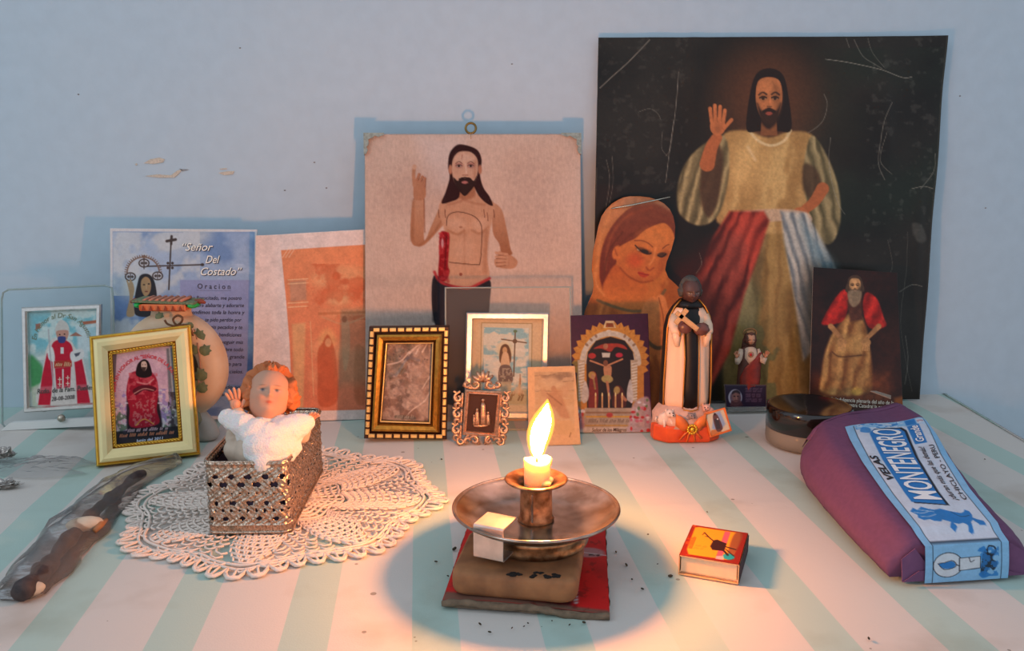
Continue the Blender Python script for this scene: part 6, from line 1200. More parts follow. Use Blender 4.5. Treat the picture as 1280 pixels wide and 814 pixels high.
# label band: own coordinates a (0..100 across), b (-50 front fold .. 0 .. 200 back)
LA, LB = (.165, .835), (.255, .985)
def lab(a, b_, off=.0005):
    t = b_ / 200 * .84; q = max(0, min(1, t / .84)); u0 = LA[0] + (LB[0] - LA[0]) * q; u1 = LA[1] + (LB[1] - LA[1]) * q
    u = u0 + (u1 - u0) * a / 100
    if b_ < 0: t = b_ / 50
    p = top(u, t, off + .0004); 
    if b_ < 0: p.y -= .0030
    elif b_ < 6: p.y -= .0030 * (1 - b_ / 6)
    return p + OFF
def paint_label(cv):
    LBU = (150, 196, 228); WHT = (222, 222, 230); BLU = (44, 128, 196); K = (28, 32, 44)
    cv.c[:] = np.array(LBU) / 255.
    cv.P([(9, 2), (91, 2), (91, 191), (60, 196), (9, 196)], WHT, .5); cv.L([(9, 2), (9, 197)], 1.1, K, .3, 1, False); cv.L([(91, -50), (91, 197)], 1.1, K, .3, 1, False); cv.L([(9, 1.5), (91, 1.5)], 1, K, .3, 1, False); cv.L([(9, -50), (9, 2)], 1.1, K, .3, 1, False)
    cv.P([(10, 188), (90, 186), (90, 200), (10, 200)], LBU, .5); cv.mixn((226, 226, 232), 8, 150, .5, .58, .9, (10, 187, 66, 200), sy=3); cv.mixn(BLU, 5, 151, .55, .6, .9, (10, 188, 60, 200), sy=3); cv.P([(68, 188), (80, 187), (80, 199), (68, 199)], BLU, .6); cv.P([(81, 187), (90, 187), (90, 198), (81, 198)], WHT, .6); cv.squiggle(82, 90, 194, 3, (180, 50, 50), .7, 2)
    # name panel with black shadow edge
    cv.P([(24, 44), (62, 38), (66, 178), (62, 186), (44, 188), (30, 186), (26, 180)], K, .5); cv.P([(22, 46), (59, 40), (63, 176), (59, 184), (42, 186), (28, 184), (23, 176)], BLU, .5)
    cv.P([(14, 182), (24, 178), (26, 188), (18, 192)], BLU, .8, .8, True); cv.P([(68, 146), (82, 146), (82, 187), (68, 186)], BLU, .5)
    # running animal emblem
    em = [(335, 500), (360, 485), (372, 497), (400, 483), (425, 494), (450, 500), (480, 496), (520, 510), (560, 520), (578, 516), (590, 506), (606, 514), (606, 530), (598, 542), (612, 550), (636, 558), (634, 574), (604, 571), (590, 552), (574, 560), (562, 588), (546, 592), (538, 586), (550, 572), (534, 562), (512, 566), (490, 560), (496, 574), (474, 586), (462, 574), (482, 556), (452, 544), (440, 552), (410, 548), (396, 540), (366, 542), (348, 530), (356, 518)]
    cv.P([(9 + (x - 322) * .245, (607 - y) * .31) for x, y in em], BLU, .5)
    for q in ([(350, 505), (385, 512), (420, 505)], [(365, 525), (400, 528), (440, 520)], [(380, 497), (410, 502), (440, 508)]): cv.L([(9 + (x - 322) * .245, (607 - y) * .31) for x, y in q], .9, WHT, .3, .8)
    cv.L([(9 + (x - 322) * .245, (607 - y) * .31) for x, y in ((520, 512), (548, 535), (590, 532))], .8, K, .3, .7)
    # front face: candle with halo and holder
    cv.E(27, -26, 18, 17, K, 0, .4); cv.E(27, -26, 17, 16, (226, 224, 226), 0, .4); cv.P([(16, -24), (22, -30), (32, -30), (36, -26), (32, -21), (24, -22)], BLU, .5, 1, True); cv.L([(15, -23), (22, -31), (33, -30), (37, -26), (32, -20), (23, -22), (15, -23)], .9, K, .3)
    cv.P([(40, -35), (66, -34), (66, -17), (40, -17)], K, .4); cv.P([(41, -34), (65, -33), (65, -18), (41, -18)], (226, 222, 222), .4); cv.L([(52, -18), (54, -24), (58, -22)], .9, K, .3); cv.L([(41, -28), (37, -26)], 1.2, K, .3)
    cv.P([(66, -40), (72, -46), (76, -34), (82, -38), (86, -28), (80, -22), (84, -12), (76, -14), (72, -8), (68, -16)], (34, 52, 66), .5, 1, True); cv.L([(76, -4), (82, -6), (84, -12), (80, -18), (75, -16), (74, -9), (76, -4)], 2, K, .4); cv.mixn(BLU, 4, 153, .5, .55, .8, (64, -46, 88, -6))
    cv.P([(64, -42), (70, -48), (78, -44), (70, -38)], BLU, .6, .9, True); cv.P([(62, -10), (70, -4), (72, -12)], BLU, .6, .9, True); cv.N(.05, 6, 155)
nu, nv = 110, 270; A_ = np.linspace(0, 100, nu + 1); B_ = np.linspace(200, -50, nv + 1); AA, BB = np.meshgrid(A_, B_); AA = AA.ravel(); BB = BB.ravel()
cv = Cv(AA, BB, (150, 196, 228)); paint_label(cv)
V = [lab(a, b_) for a, b_ in zip(AA, BB)]; n_ = nu + 1
Fc = [(j * n_ + i, (j + 1) * n_ + i, (j + 1) * n_ + i + 1, j * n_ + i + 1) for j in range(nv) for i in range(nu)]
lb = mesh('paper_label', V, Fc, CARD, pc, True, lin(cv.c) * np.array((.80, .92, 1.0)))
def atl(a, b_, off=.0009): return lab(a, b_, .0009)
def along(a0, b0, b1, h, sk=0.): return lambda u, v: (a0 - h * v + sk * u, b0 + (b1 - b0) * u)
KI = I(30, 30, 40); WI = I(238, 238, 240); BI = I(40, 120, 190)
for nm, s_, f_, m_, sh, bo in (('lettering', 'VELAS', along(21, 82, 128, 8, -3), KI, .25, .03), ('lettering', 'MONTENEGRO', along(58, 46, 184, 31, 0), WI, .22, .012), ('lettering', 'Grande', along(79.5, 149, 184, 9), WI, .2, .02), ('lettering', '\u00a1duran m\u00e1s que las dem\u00e1s!', along(76, 44, 139, 6.5), KI, .35, .01), ('lettering', 'CHICLAYO - PERU', along(87.5, 44, 139, 5.5), KI, 0, .01)):
    text(nm, s_, atl, f_, m_, lb, sh, bo)
tag(pc, 'purple paper parcel of candles with a blue and white lettered label', 'parcel')

# ------------------------------------------------------------------ matchbox
mx_ = G(848, 718); M0 = Vector((.1205, -.3685, 0)); dW = (Vector((.1515, -.3825, 0)) - M0); Wd = dW.length; a_ = math.atan2(dW.y, dW.x); Hh = .0120; Ld = .0445
mb = empty('matchbox', M0, a_)
def paint_match(cv):
    cv.c[:] = np.array((150, 34, 12)) / 255.
    cv.P([(6, 8), (12, 5), (86, 4), (90, 20), (88, 70), (80, 92), (14, 94), (8, 80)], (250, 168, 30), 1.5, 1); cv.mixn((206, 90, 20), 12, 160, .52, .62, .7, (0, 0, 16, 100)); cv.P([(60, 6), (70, 6), (70, 94), (60, 94)], (236, 96, 110), 1.2, 1); cv.P([(78, 8), (92, 8), (90, 60), (82, 90), (76, 60)], (150, 80, 44), 2.5, .9, True); cv.E(80, 82, 10, 9, (38, 168, 168), 0, 1.5, 1); cv.P([(60, 86), (72, 82), (74, 94), (60, 94)], (206, 200, 190), 1, .8)
    BRc = (60, 22, 14); cv.P([(46, 40), (52, 36), (70, 44), (70, 68), (50, 70), (44, 60)], BRc, 1, 1); cv.L([(48, 44), (36, 32), (26, 20)], 2.6, BRc, .6); cv.L([(36, 32), (30, 32)], 2, BRc, .6); cv.L([(26, 20), (24, 28)], 1.6, BRc, .6); cv.L([(70, 54), (88, 58)], 3, BRc, .7); cv.L([(72, 62), (84, 74), (88, 78)], 2.2, BRc, .6); cv.L([(70, 68), (78, 78)], 4, BRc, .7)
    cv.squiggle(20, 40, 66, 5, (206, 110, 30), .5, 3); cv.squiggle(18, 36, 74, 5, (206, 110, 30), .4, 4)
def mbgrid(name, paint, fn, nx, ny, m_, parent, gain=(1, 1, 1)):
    Xg, Yg = np.meshgrid(np.linspace(0, 100, nx + 1), np.linspace(0, 100, ny + 1)); Xg = Xg.ravel(); Yg = Yg.ravel(); cv = Cv(Xg, Yg, (128, 128, 128)); paint(cv)
    V = [fn(x / 100, y / 100) for x, y in zip(Xg, Yg)]; n_ = nx + 1; Fc = [(j * n_ + i, (j + 1) * n_ + i, (j + 1) * n_ + i + 1, j * n_ + i + 1) for j in range(ny) for i in range(nx)]
    return mesh(name, V, Fc, m_, parent, True, lin(cv.c) * np.array(gain))
t_ = .0006; CB = mat('matchbox_card', (228, 176, 126), .7, vary=.08); DKC = mat('matchbox_dark_red', (120, 36, 18), .6)
b = MB(); b.box((Wd / 2, Ld / 2, t_ / 2), (Wd, Ld, t_)); b.box((Wd / 2, Ld / 2, Hh - t_ / 2), (Wd, Ld, t_)); b.box((t_ / 2, Ld / 2, Hh / 2), (t_, Ld, Hh)); b.box((Wd - t_ / 2, Ld / 2, Hh / 2), (t_, Ld, Hh)); b.out('sleeve', CB, mb, smooth=False)
mbgrid('printed_top', paint_match, lambda u, v: (Wd * (.01 + u * .98), Ld * (1 - v) , Hh + .0002), 90, 110, CARD, mb, (.9, .9, 1))
b = MB(); b.box((Wd / 2, .0016, Hh / 2), (Wd - 4.2 * t_, .0012, Hh - 3.6 * t_)); b.box((Wd / 2, Ld / 2, .0016), (Wd - 2.4 * t_, Ld - .002, .001)); b.out('drawer', mat('drawer_card', (238, 200, 160), .7, vary=.06), mb, smooth=False)
b = MB(); b.box((Wd + .0002, Ld / 2, Hh / 2), (.0005, Ld - .001, Hh - .0016)); b.out('striking_strip', mat('striking_strip', (74, 54, 56), .9, bump=.5, scale=1500), mb, smooth=False)
tag(mb, 'small yellow-orange matchbox right of the candle holder', 'matchbox')

# ------------------------------------------------------------------ red card, wooden block, candle holder, candle
c4 = [G(553, 757), G(762, 772), G(756, 662), G(590, 648)]; rc = empty('red_card', (c4[0] + c4[2]) / 2); oo = rc.location.copy()
def paint_redcard(cv):
    cv.c[:] = np.array((222, 24, 26)) / 255.; cv.mixn((170, 16, 20), 20, 170, .55, .75, .5); cv.L([(80, 8), (80, 100)], 3.0, (214, 190, 180), .5)
    for y in range(8, 100, 3): cv.L([(78.6, y), (81.6, y + 1.4)], .9, (190, 40, 36), .3)
    cv.E(88, 62, 11, 6, (196, 150, 146), .1, 1.2, .9); cv.L([(80, 62), (100, 60)], 1, (230, 210, 200), .4); cv.squiggle(88, 97, 60, 2, (30, 20, 20), .9, 3); cv.P([(62, 0), (78, 0), (77, 40), (66, 40)], (96, 50, 48), 2, .8); cv.P([(0, 0), (100, 0), (100, 3), (0, 8)], (120, 96, 76), 1.5, .9); cv.mixn((110, 20, 18), 5, 171, .66, .76, .5)
def rcp(u, v, z=.0032): p = c4[0].lerp(c4[1], u).lerp(c4[3].lerp(c4[2], u), v) - oo; p.z = z + .0012 * math.sin(u * 5) * (1 - v) ** 3 ; return p
mbgrid('printed_face', paint_redcard, lambda u, v: rcp(u, v), 120, 130, CARD, rc, (.85, .9, 1))
CBD = mat('grey_brown_cardboard', (124, 104, 84), .9, bump=.5, scale=250, vary=.35)
n_ = 24; V = []; ring_ = [(i / n_, 0) for i in range(n_)] + [(1, i / n_) for i in range(n_)] + [(1 - i / n_, 1) for i in range(n_)] + [(0, 1 - i / n_) for i in range(n_)]
for u, v in ring_: p = rcp(u, v, .0031); d = Vector((u - .5, v - .5, 0)); q = .0012 * (random.random() - .3); V.append(p + Vector((q, -q, 0)))
for k, (u, v) in enumerate(ring_): p = V[k].copy(); p.z = .0002; p += Vector((.0008 * (random.random() - .5), -.0016 if v == 0 else 0, 0)); V.append(p)
m_ = len(ring_); mesh('cardboard_edge', V, [(i, m_ + i, m_ + (i + 1) % m_, (i + 1) % m_) for i in range(m_)] + [tuple(range(m_, 2 * m_)), ], CBD, rc, False)
b = MB(); b.tube([rcp(u, -.012, .0018 + .0008 * math.sin(u * 14)) for u in np.linspace(0, 1, 20)], [.0016 + .0008 * math.sin(k * 1.7) ** 2 for k in range(20)], 7, flat=.8); b.out('torn_front_edge', CBD, rc)
tag(rc, 'red printed card with torn edges lying under the wooden block', 'card')
BZ = .0042; TZ = .0180
f0, f1, f2, f3 = G(562, 715, TZ), G(721, 728, TZ), G(732, 690, TZ), G(588, 660, TZ)
bl = empty('wooden_block', ((f0 + f2) / 2).xy.to_3d()); oo = bl.location.copy(); cs = [Vector((p.x, p.y, 0)) - oo for p in (f0, f1, f2, f3)]
cs[2] = cs[1] + (cs[3] - cs[0]) * 1.05
def rounded(cs, r, n=6):
    out = []
    for i in range(4):
        p, a, c = cs[i], cs[i - 1], cs[(i + 1) % 4]; d0 = (a - p).normalized(); d1 = (c - p).normalized(); p0 = p + d0 * r; p1 = p + d1 * r
        for k in range(n + 1): t = k / n; out.append(p0 * (1 - t) ** 2 + p * 2 * t * (1 - t) + p1 * t * t)
    return out
V = []; rr = rounded(cs, .009); m_ = len(rr); cen = sum(cs, Vector()) / 4; prof = [(.93, 0), (.975, .0010), (1., .0030), (1.006, .0070), (1., .0108), (.975, .0130), (.93, .0138), (.5, .0141)]
for k, z in prof: V += [cen + (p - cen) * k + Vector((0, 0, BZ + z)) for p in rr]
Fc = [(j * m_ + i, j * m_ + (i + 1) % m_, (j + 1) * m_ + (i + 1) % m_, (j + 1) * m_ + i) for j in range(len(prof) - 1) for i in range(m_)] + [tuple(reversed(range(m_))), tuple(range((len(prof) - 1) * m_, len(prof) * m_))]
mesh('block', V, Fc, mat('worn_tan_wood', (160, 108, 68), .75, bump=.4, scale=60, col2=(122, 80, 50), detail=8), bl)
b = MB()
for k in range(26):
    u = random.uniform(.42, .86); p = cs[0].lerp(cs[1], u) + (cs[3] - cs[0]) * (.03 + .10 * random.random()); b.ball((p.x, p.y, BZ + .0138), (random.uniform(.001, .0026), .0012, .0006), 7, 4)
tag(b.out('soot_crumbs', mat('black_soot', (30, 22, 18), .95), bl), kind='stuff')
tag(bl, 'rounded tan wooden block under the metal candle holder', 'block')
SC = G(670, 632, .0392); sc = empty('candle_holder', (SC.x, SC.y, 0)); RR = .0480
METAL = mat('tarnished_tin', (196, 184, 176), .22, .95, .08, 60, .4, col2=(140, 122, 108)); TIN2 = mat('warm_worn_tin', (190, 150, 112), .3, .9, .25, 140, .4, col2=(110, 76, 50))
b = MB(); b.lathe([(0, .0305), (.024, .0305), (.034, .0318), (.041, .0345), (.0455, .0376), (RR - .0006, .0392), (RR + .0002, .0388), (RR - .0004, .0376), (.0455, .0362), (.041, .0330), (.034, .0304), (.024, .0292), (0, .0292)], 96); b.out('saucer', METAL, sc)
b = MB(); b.tube([((RR - .0002) * math.cos(a), (RR - .0002) * math.sin(a), .0388) for a in np.linspace(0, 6.2832, 97)[:-1]], .0009, 8, closed=True); b.out('rolled_rim', METAL, sc)
b = MB(); b.lathe([(0, .0184), (.028, .0184), (.0300, .0190), (.0306, .0200), (.0300, .0215), (.0306, .0260), (.0312, .0296), (.020, .0300), (0, .0300)], 64); b.out('foot_dish', TIN2, sc)
b = MB(); b.lathe([(.0100, .0306), (.0106, .0316), (.0094, .0330), (.0092, .0500), (.0098, .0520), (.0135, .0540), (.0172, .0552), (.0180, .0550), (.0182, .0556), (.0172, .0562), (.0135, .0552), (.0092, .0530), (.0084, .0500), (.0084, .0335), (0, .0335)], 64); b.out('socket', TIN2, sc)
for a in (0.6, 2.5, 4.4):
    b = MB(); b.box((.0093 * math.cos(a), .0093 * math.sin(a), .041), (.0012, .0012, .017), Matrix.Rotation(a, 3, 'Z')); b.out('solder_seam', METAL, sc, smooth=False)
# boxy strip handle, front left
hA = G(618, 655, .0405) - SC; ax = Vector((-.46, -.89, 0)).normalized(); sd = Vector((-ax.y, ax.x, 0)) 
h0 = Vector((hA.x, hA.y, 0)) 
def strip3(pts, w, m_, name):
    b = MB(); V = []; 
    for p in pts: V += [Vector(p) + sd * w / 2, Vector(p) - sd * w / 2]
    n_ = len(pts); o = mesh(name, V, [(i * 2, i * 2 + 1, i * 2 + 3, i * 2 + 2) for i in range(n_ - 1)], m_, sc, False); md = o.modifiers.new('t', 'SOLIDIFY'); md.thickness = .0009; return o
q0 = h0 - ax * .011; q1 = h0 + ax * .008
strip3([q0 + Vector((0, 0, .0405)), q0 + ax * .001 + Vector((0, 0, .0420)), q1 - ax * .001 + Vector((0, 0, .0420)), q1 + Vector((0, 0, .0412)), q1 + Vector((0, 0, .0235)), q1 - ax * .001 + Vector((0, 0, .0227)), q0 - ax * .004 + Vector((0, 0, .0227))], .0178, mat('bright_tin_strip', (214, 206, 200), .35, .8, .1, 150, .15), 'strip_handle')
tag(sc, 'round tin candle holder with a wide saucer and square strip handle', 'candle holder')
cd = empty('candle', (SC.x, SC.y, 0))
b = MB(); b.lathe([(0, .0338), (.0076, .0338), (.0076, .0640), (.0078, .0662), (.0074, .0674), (.0066, .0672), (.0050, .0660), (.0022, .0652), (0, .0650)], 40, (.0006, 0, 0))
V = [list(v) for v in b.v]
for v in V:
    if v[2] > .060: v[2] += .0009 * math.sin(math.atan2(v[1], v[0]) * 2 + 1)
b.v = V; b.out('wax', mat('cream_wax', (250, 226, 170), .45, sss=.9, vary=.03), cd)
b = MB(); b.ball((.0072, -.0030, .0560), (.0026, .0026, .0022), 10, 7); b.ball((.0052, -.0066, .0550), (.003, .0024, .0016), 10, 7); b.ball((.0080, .001, .0655), (.0014, .0014, .003), 8, 6); b.out('wax_drips', mat('wax_drip', (246, 214, 150), .45, sss=.9), cd)
b = MB(); b.tube([(.0004, 0, .0650), (.0002, 0, .0680), (.0008, 0, .0710)], [.0006, .0006, .0005], 6); b.out('wick', mat('charred_wick', (30, 20, 16), .9), cd)
def flame_mat(name, core):
    m = bpy.data.materials.new(name); m.use_nodes = True; n = m.node_tree.nodes; l = m.node_tree.links; n.remove(n['Principled BSDF'])
    e = n.new('ShaderNodeEmission'); out = n['Material Output']
    if core: e.inputs[0].default_value = (FLAME[0] / FLAME[0], FLAME[1] / FLAME[0], FLAME[2] / FLAME[0], 1); e.inputs[1].default_value = FLAME[0]; l.new(e.outputs[0], out.inputs[0])
    else:
        e.inputs[0].default_value = (1, .42, .06, 1); e.inputs[1].default_value = 2.6; t = n.new('ShaderNodeBsdfTransparent'); lw = n.new('ShaderNodeLayerWeight'); lw.inputs[0].default_value = .5
        r = n.new('ShaderNodeMapRange'); l.new(lw.outputs['Facing'], r.inputs[0]); r.inputs[1].default_value = .0; r.inputs[2].default_value = .95; r.inputs[3].default_value = .8; r.inputs[4].default_value = .0
        x = n.new('ShaderNodeMixShader'); l.new(r.outputs[0], x.inputs[0]); l.new(t.outputs[0], x.inputs[1]); l.new(e.outputs[0], x.inputs[2]); l.new(x.outputs[0], out.inputs[0])
    return m
def flame(k, name, m_, z0):
    b = MB(); S_ = [(.0, .0016, .0004), (.003, .0030, .0002), (.007, .0040, .0004), (.011, .0048, .0010), (.015, .0052, .0018), (.019, .0050, .0028), (.023, .0040, .0038), (.026, .0028, .0046), (.029, .0014, .0053), (.0315, .0002, .0058)]
    b.loft([(.0004 + cx, 0, z0 + z * (1 + (k - 1) * .25), r * k, r * k * .8) for z, r, cx in S_], 18); return b.out(name, m_, cd)
flame(1., 'flame', flame_mat('burning_flame_core', True), .0688); flame(1.5, 'flame_mantle', flame_mat('flame_outer_mantle', False), .0676)
tag(cd, 'short lit cream candle with a tall flame', 'candle')
# ------------------------------------------------------------------ crocheted doily
from mathutils import noise as mn
dc = Vector((-.1285, -.2480, 0)); dl = empty('crochet_doily', dc)
THR = mat('cream_crochet_thread', (244, 230, 218), .85, bump=.5, scale=2500, vary=.12, spec=.2)
rr_ = random.Random(11)
def edge_r(a): return .1075 * (1 + .05 * math.cos(8 * a + .5) + .012 * math.sin(3 * a))
def dz(x, y): return .0010 + .0011 * mn.noise(Vector((x * 60, y * 60, 3.1)))
class Net:
    def __init__(s): s.b = MB()
    def th(s, P, r): s.b.tube([(p[0], p[1], dz(p[0], p[1]) + (p[2] if len(p) > 2 else 0)) for p in P], r, 5)
def pol(k, a):
    a += .035 * mn.noise(Vector((a * 3, k * 6, 5))); k += .018 * mn.noise(Vector((a * 5, k * 9, 2)))
    r = edge_r(a) * k; return (r * math.cos(a) + .0005 * mn.noise(Vector((a * 20, k * 30, 1))), r * math.sin(a) + .0005 * mn.noise(Vector((a * 20, k * 30, 9))))
centre = Net(); fans = Net(); mesh_ = Net(); border = Net()
# dense centre: closely worked rounds
for i in range(1, 9): k = i * .045; centre.th([pol(k * (1 + .012 * math.sin(j * 2.1)), j * 2 * math.pi / 60) for j in range(61)], .0011)
for j in range(40): a = j * 2 * math.pi / 40; centre.th([pol(.02, a), pol(.36, a)], .0008)
centre.b.out('worked_centre', THR, dl)
NS = 8
for sct in range(NS):
    a0 = (sct - .5) * 2 * math.pi / NS - .06; w_ = 2 * math.pi / NS
    # pineapple fan: rows of close stitches narrowing outwards
    for i in range(11):
        k = .38 + i * .045; hw = .30 * (1 - (i / 11) ** 1.6) + .03
        n_ = max(3, int(15 * hw / .3)); fans.th([pol(k + .010 * math.cos((q / n_ - .5) * 3), a0 + w_ / 2 + (q / n_ * 2 - 1) * hw) for q in range(n_ + 1)], .00095)
        if i < 10:
            hw2 = .30 * (1 - ((i + 1) / 11) ** 1.6) + .03
            for q in range(n_ + 1): s_ = q / n_ * 2 - 1; fans.th([pol(k, a0 + w_ / 2 + s_ * hw), pol(k + .045, a0 + w_ / 2 + s_ * hw2 + (.010 if q % 2 else -.010))], .00075)
    # open net between fans
    for i in range(12):
        k = .38 + i * .047; hw = .32 * (1 - (i / 11.) ** 1.6) * .95 + .05; L0 = a0 + w_ / 2 + hw; L1 = a0 + w_ * 1.5 - hw
        n_ = 1 + int(i * .45); d = (L1 - L0) / n_
        for q in range(n_):
            mesh_.th([pol(k, L0 + d * (q + (0 if i % 2 else .5) - .5)), pol(k + .034, L0 + d * (q + (0 if i % 2 else .5) - .2)), pol(k + .034, L0 + d * (q + (0 if i % 2 else .5) + .2)), pol(k, L0 + d * (q + (0 if i % 2 else .5) + .5))], .00078)
    # border loops
    for i in range(7):
        a = a0 + w_ * i / 7; d = w_ / 7
        border.th([pol(.90, a), pol(.945, a + d * .1), pol(.985, a + d * .3), pol(.985, a + d * .7), pol(.945, a + d * .9), pol(.90, a + d)], .0010)
        border.th([pol(.955, a + d * .1), pol(.995, a + d * .28), pol(1.005, a + d * .5), pol(.995, a + d * .72), pol(.955, a + d * .9)], .0011)
        border.th([pol(.90, a + d * .5), pol(.985, a + d * .5)], .0008)
    border.th([pol(.90 + .006 * math.sin(q), a0 + w_ * q / 14) for q in range(15)], .0010); border.th([pol(.86, a0 + w_ * q / 14) for q in range(15)], .0010)
tag(fans.b.out('fan_stitches', THR, dl), kind='stuff'); tag(mesh_.b.out('open_net', THR, dl), kind='stuff'); tag(border.b.out('looped_border', THR, dl), kind='stuff')
tag(dl, 'round cream crochet doily spread under the silver box', 'doily')

# ------------------------------------------------------------------ filigree silver box
BXW, BXL, BXH = .0520, .1150, .0500
bx = empty('filigree_box', (-.1382, -.2470, .0), math.radians(-1.4)); ZB = .0026
SIL = mat('old_filigree_silver', (222, 200, 180), .22, .95, .4, 900, .45, col2=(150, 124, 104))
rc_ = .006; path = []
def rrect(w, l, r, step):
    P = []
    segs = [((-w / 2 + r, -l / 2), (w / 2 - r, -l / 2)), ((w / 2, -l / 2 + r), (w / 2, l / 2 - r)), ((w / 2 - r, l / 2), (-w / 2 + r, l / 2)), ((-w / 2, l / 2 - r), (-w / 2, -l / 2 + r))]
    cc = [(w / 2 - r, -l / 2 + r, -90), (w / 2 - r, l / 2 - r, 0), (-w / 2 + r, l / 2 - r, 90), (-w / 2 + r, -l / 2 + r, 180)]
    for (a, b_), (cx, cy, s0) in zip(segs, cc):
        L_ = math.hypot(b_[0] - a[0], b_[1] - a[1]); n = int(L_ / step); nx_, ny_ = (b_[1] - a[1]) / L_, -(b_[0] - a[0]) / L_
        P += [(a[0] + (b_[0] - a[0]) * i / n, a[1] + (b_[1] - a[1]) * i / n, nx_, ny_) for i in range(n)]
        m = int(r * 1.57 / step)
        P += [(cx + r * math.cos(math.radians(s0 + 90 * i / m)), cy + r * math.sin(math.radians(s0 + 90 * i / m)), math.cos(math.radians(s0 + 90 * i / m)), math.sin(math.radians(s0 + 90 * i / m))) for i in range(m)]
    return P
P = rrect(BXW, BXL, rc_, .00058); NP_ = len(P); NZ = 86
sv = np.arange(NP_) * .00058; SS, ZZ = np.meshgrid(sv, np.linspace(0, 1, NZ + 1)); per = .0104
ph = (SS / per) * 2 * np.pi; zz = ZZ
rel = .5 * np.sin(ph) * np.sin(zz * 38) + .35 * np.cos(ph * 2 + 6 * np.sin(zz * 19)) + .3 * np.sin(ph * 3 + zz * 60)
bead = np.cos(SS / .0017 * 2 * np.pi)
rel = np.where(zz < .10, .6 * bead * np.sin(zz * 62), rel); rel = np.where(zz > .90, .5 * np.cos(ph * 2.5) + .4 * np.sin(zz * 60), rel)
def holes(z0, hz, kx, p0, wd): return (((zz - z0) / hz) ** 2 + ((1 - np.cos(ph * kx + p0)) / (1 - wd)) ** 1.2 + .28 * np.sin(ph * 3.7 + z0 * 40) < 1)
hole = holes(.79, .040, 1, 0, .10) | holes(.68, .044, 1, 3.14, .05) | holes(.42, .040, 1, 0, .35) | holes(.32, .030, 2, 1.5, .45) | holes(.20, .032, 1, 3.14, .45) | holes(.56, .020, 2, .4, .66)
hole &= (zz > .13) & (zz < .88)
V = []; Pn = np.array(P)
D = rel * .00075 + np.where(zz > .965, .0007, 0) + np.where((zz < .02) | (np.abs(zz - .115) < .012), .0006, 0) 
X_ = Pn[None, :, 0] + Pn[None, :, 2] * D; Y_ = Pn[None, :, 1] + Pn[None, :, 3] * D; Z_ = ZB + zz * (BXH - ZB) 
V = np.stack([X_, Y_, Z_], 2).reshape(-1, 3); i0 = np.arange(NP_); Fc = []
for j in range(NZ):
    hj = hole[j] & hole[j + 1]
    for i in range(NP_):
        if not hj[i]: k = (i + 1) % NP_; Fc.append((j * NP_ + i, j * NP_ + k, (j + 1) * NP_ + k, (j + 1) * NP_ + i))
o = mesh('pierced_walls', V, Fc, SIL, bx); md = o.modifiers.new('t', 'SOLIDIFY'); md.thickness = .0007; md.offset = -1
rim = rrect(BXW, BXL, rc_, .003); b = MB(); b.tube([(p[0], p[1], BXH) for p in rim], .0009, 6, closed=True); b.out('top_rim', SIL, bx); b = MB(); b.tube([(p[0], p[1], ZB + .0004) for p in rim], .0010, 6, closed=True); b.out('bottom_rim', SIL, bx)
pl_ = rrect(BXW - .004, BXL - .004, rc_ - .001, .004); n_ = len(pl_); LIN = mat('dark_purple_lining', (66, 50, 72), .8, vary=.3)
V = [(p[0], p[1], ZB + .001) for p in pl_] + [(p[0], p[1], BXH - .006) for p in pl_]; mesh('lining', V, [tuple(range(n_))] + [(i, (i + 1) % n_, n_ + (i + 1) % n_, n_ + i) for i in range(n_)], LIN, bx)
tag(bx, 'pierced silver filigree box standing on the doily', 'box')

# ------------------------------------------------------------------ baby figurine lying in the box, wrapped in cotton
hd = AY(334, 497, -.2700); bb = empty('baby_figurine', (hd.x, -.2700, 0)); O_ = Vector((hd.x, -.2700, 0))
def rel_(x, y, Y): return AY(x, y, Y) - O_
BSK = mat('matt_peach_bisque', (218, 160, 128), .55, vary=.06, col2=(206, 146, 116), scale=60); BSG = mat('pale_bisque', (196, 176, 156), .55, vary=.06)
hc = rel_(336, 496, -.2700)
head_mesh('head', (.62, .33, .22), (.55, .12, .07), (.05, .06, .09), (.42, .20, .12), bb, VCM, .0182, hc, (math.radians(-26), math.radians(8), math.radians(12)), (.75, .25, .14), n=96, k=72, wide=.78, feat=.9, fs=.88, dz=.05)
HAIRM = mat('ginger_painted_hair', (206, 120, 62), .5, col2=(176, 92, 44), scale=150, bump=.2)
hair_mesh('curly_hair', bb, HAIRM, .0178, hc + Vector((-.0006, .0042, .0016)), (math.radians(-26), math.radians(8), math.radians(12)), .075, 8, 70, 100, line_z=.72, side=.66, wide=.92)
b = MB(); ball = lambda x, y, Y, r: b.ball(rel_(x, y, Y), r, 14, 10)
for p0, r0, p1, r1 in (((322, 540, -.276), .012, (318, 565, -.288), .0125), ((320, 535, -.272), .0065, (292, 548, -.276), .0055), ((292, 548, -.276), .0055, (297, 515, -.279), .0046), ((345, 540, -.276), .006, (378, 545, -.272), .005), ((378, 545, -.272), .005, (386, 524, -.274), .0036),
                       ((318, 572, -.288), .0085, (294, 562, -.283), .0075), ((294, 562, -.283), .0072, (305, 592, -.284), .0052), ((322, 578, -.287), .0085, (352, 588, -.276), .0070), ((336, 518, -.268), .0055, (330, 540, -.274), .0075)):
    a, c = rel_(*p0), rel_(*p1)
    for q in range(9): t = q / 8; b.ball(a.lerp(c, t), r0 + (r1 - r0) * t, 14, 9)
o = b.out('body', BSG, bb); md = o.modifiers.new('join', 'REMESH'); md.mode = 'VOXEL'; md.voxel_size = .0010; md.use_smooth_shade = True; md = o.modifiers.new('s', 'SMOOTH'); md.iterations = 4
b = MB(); w0 = rel_(297, 514, -.279); hand(b, w0, (-.15, -.05, 1), (0, .8, .1), (1, .1, 0), .0175, .3, .30); b.out('raised_hand', BSK, bb)
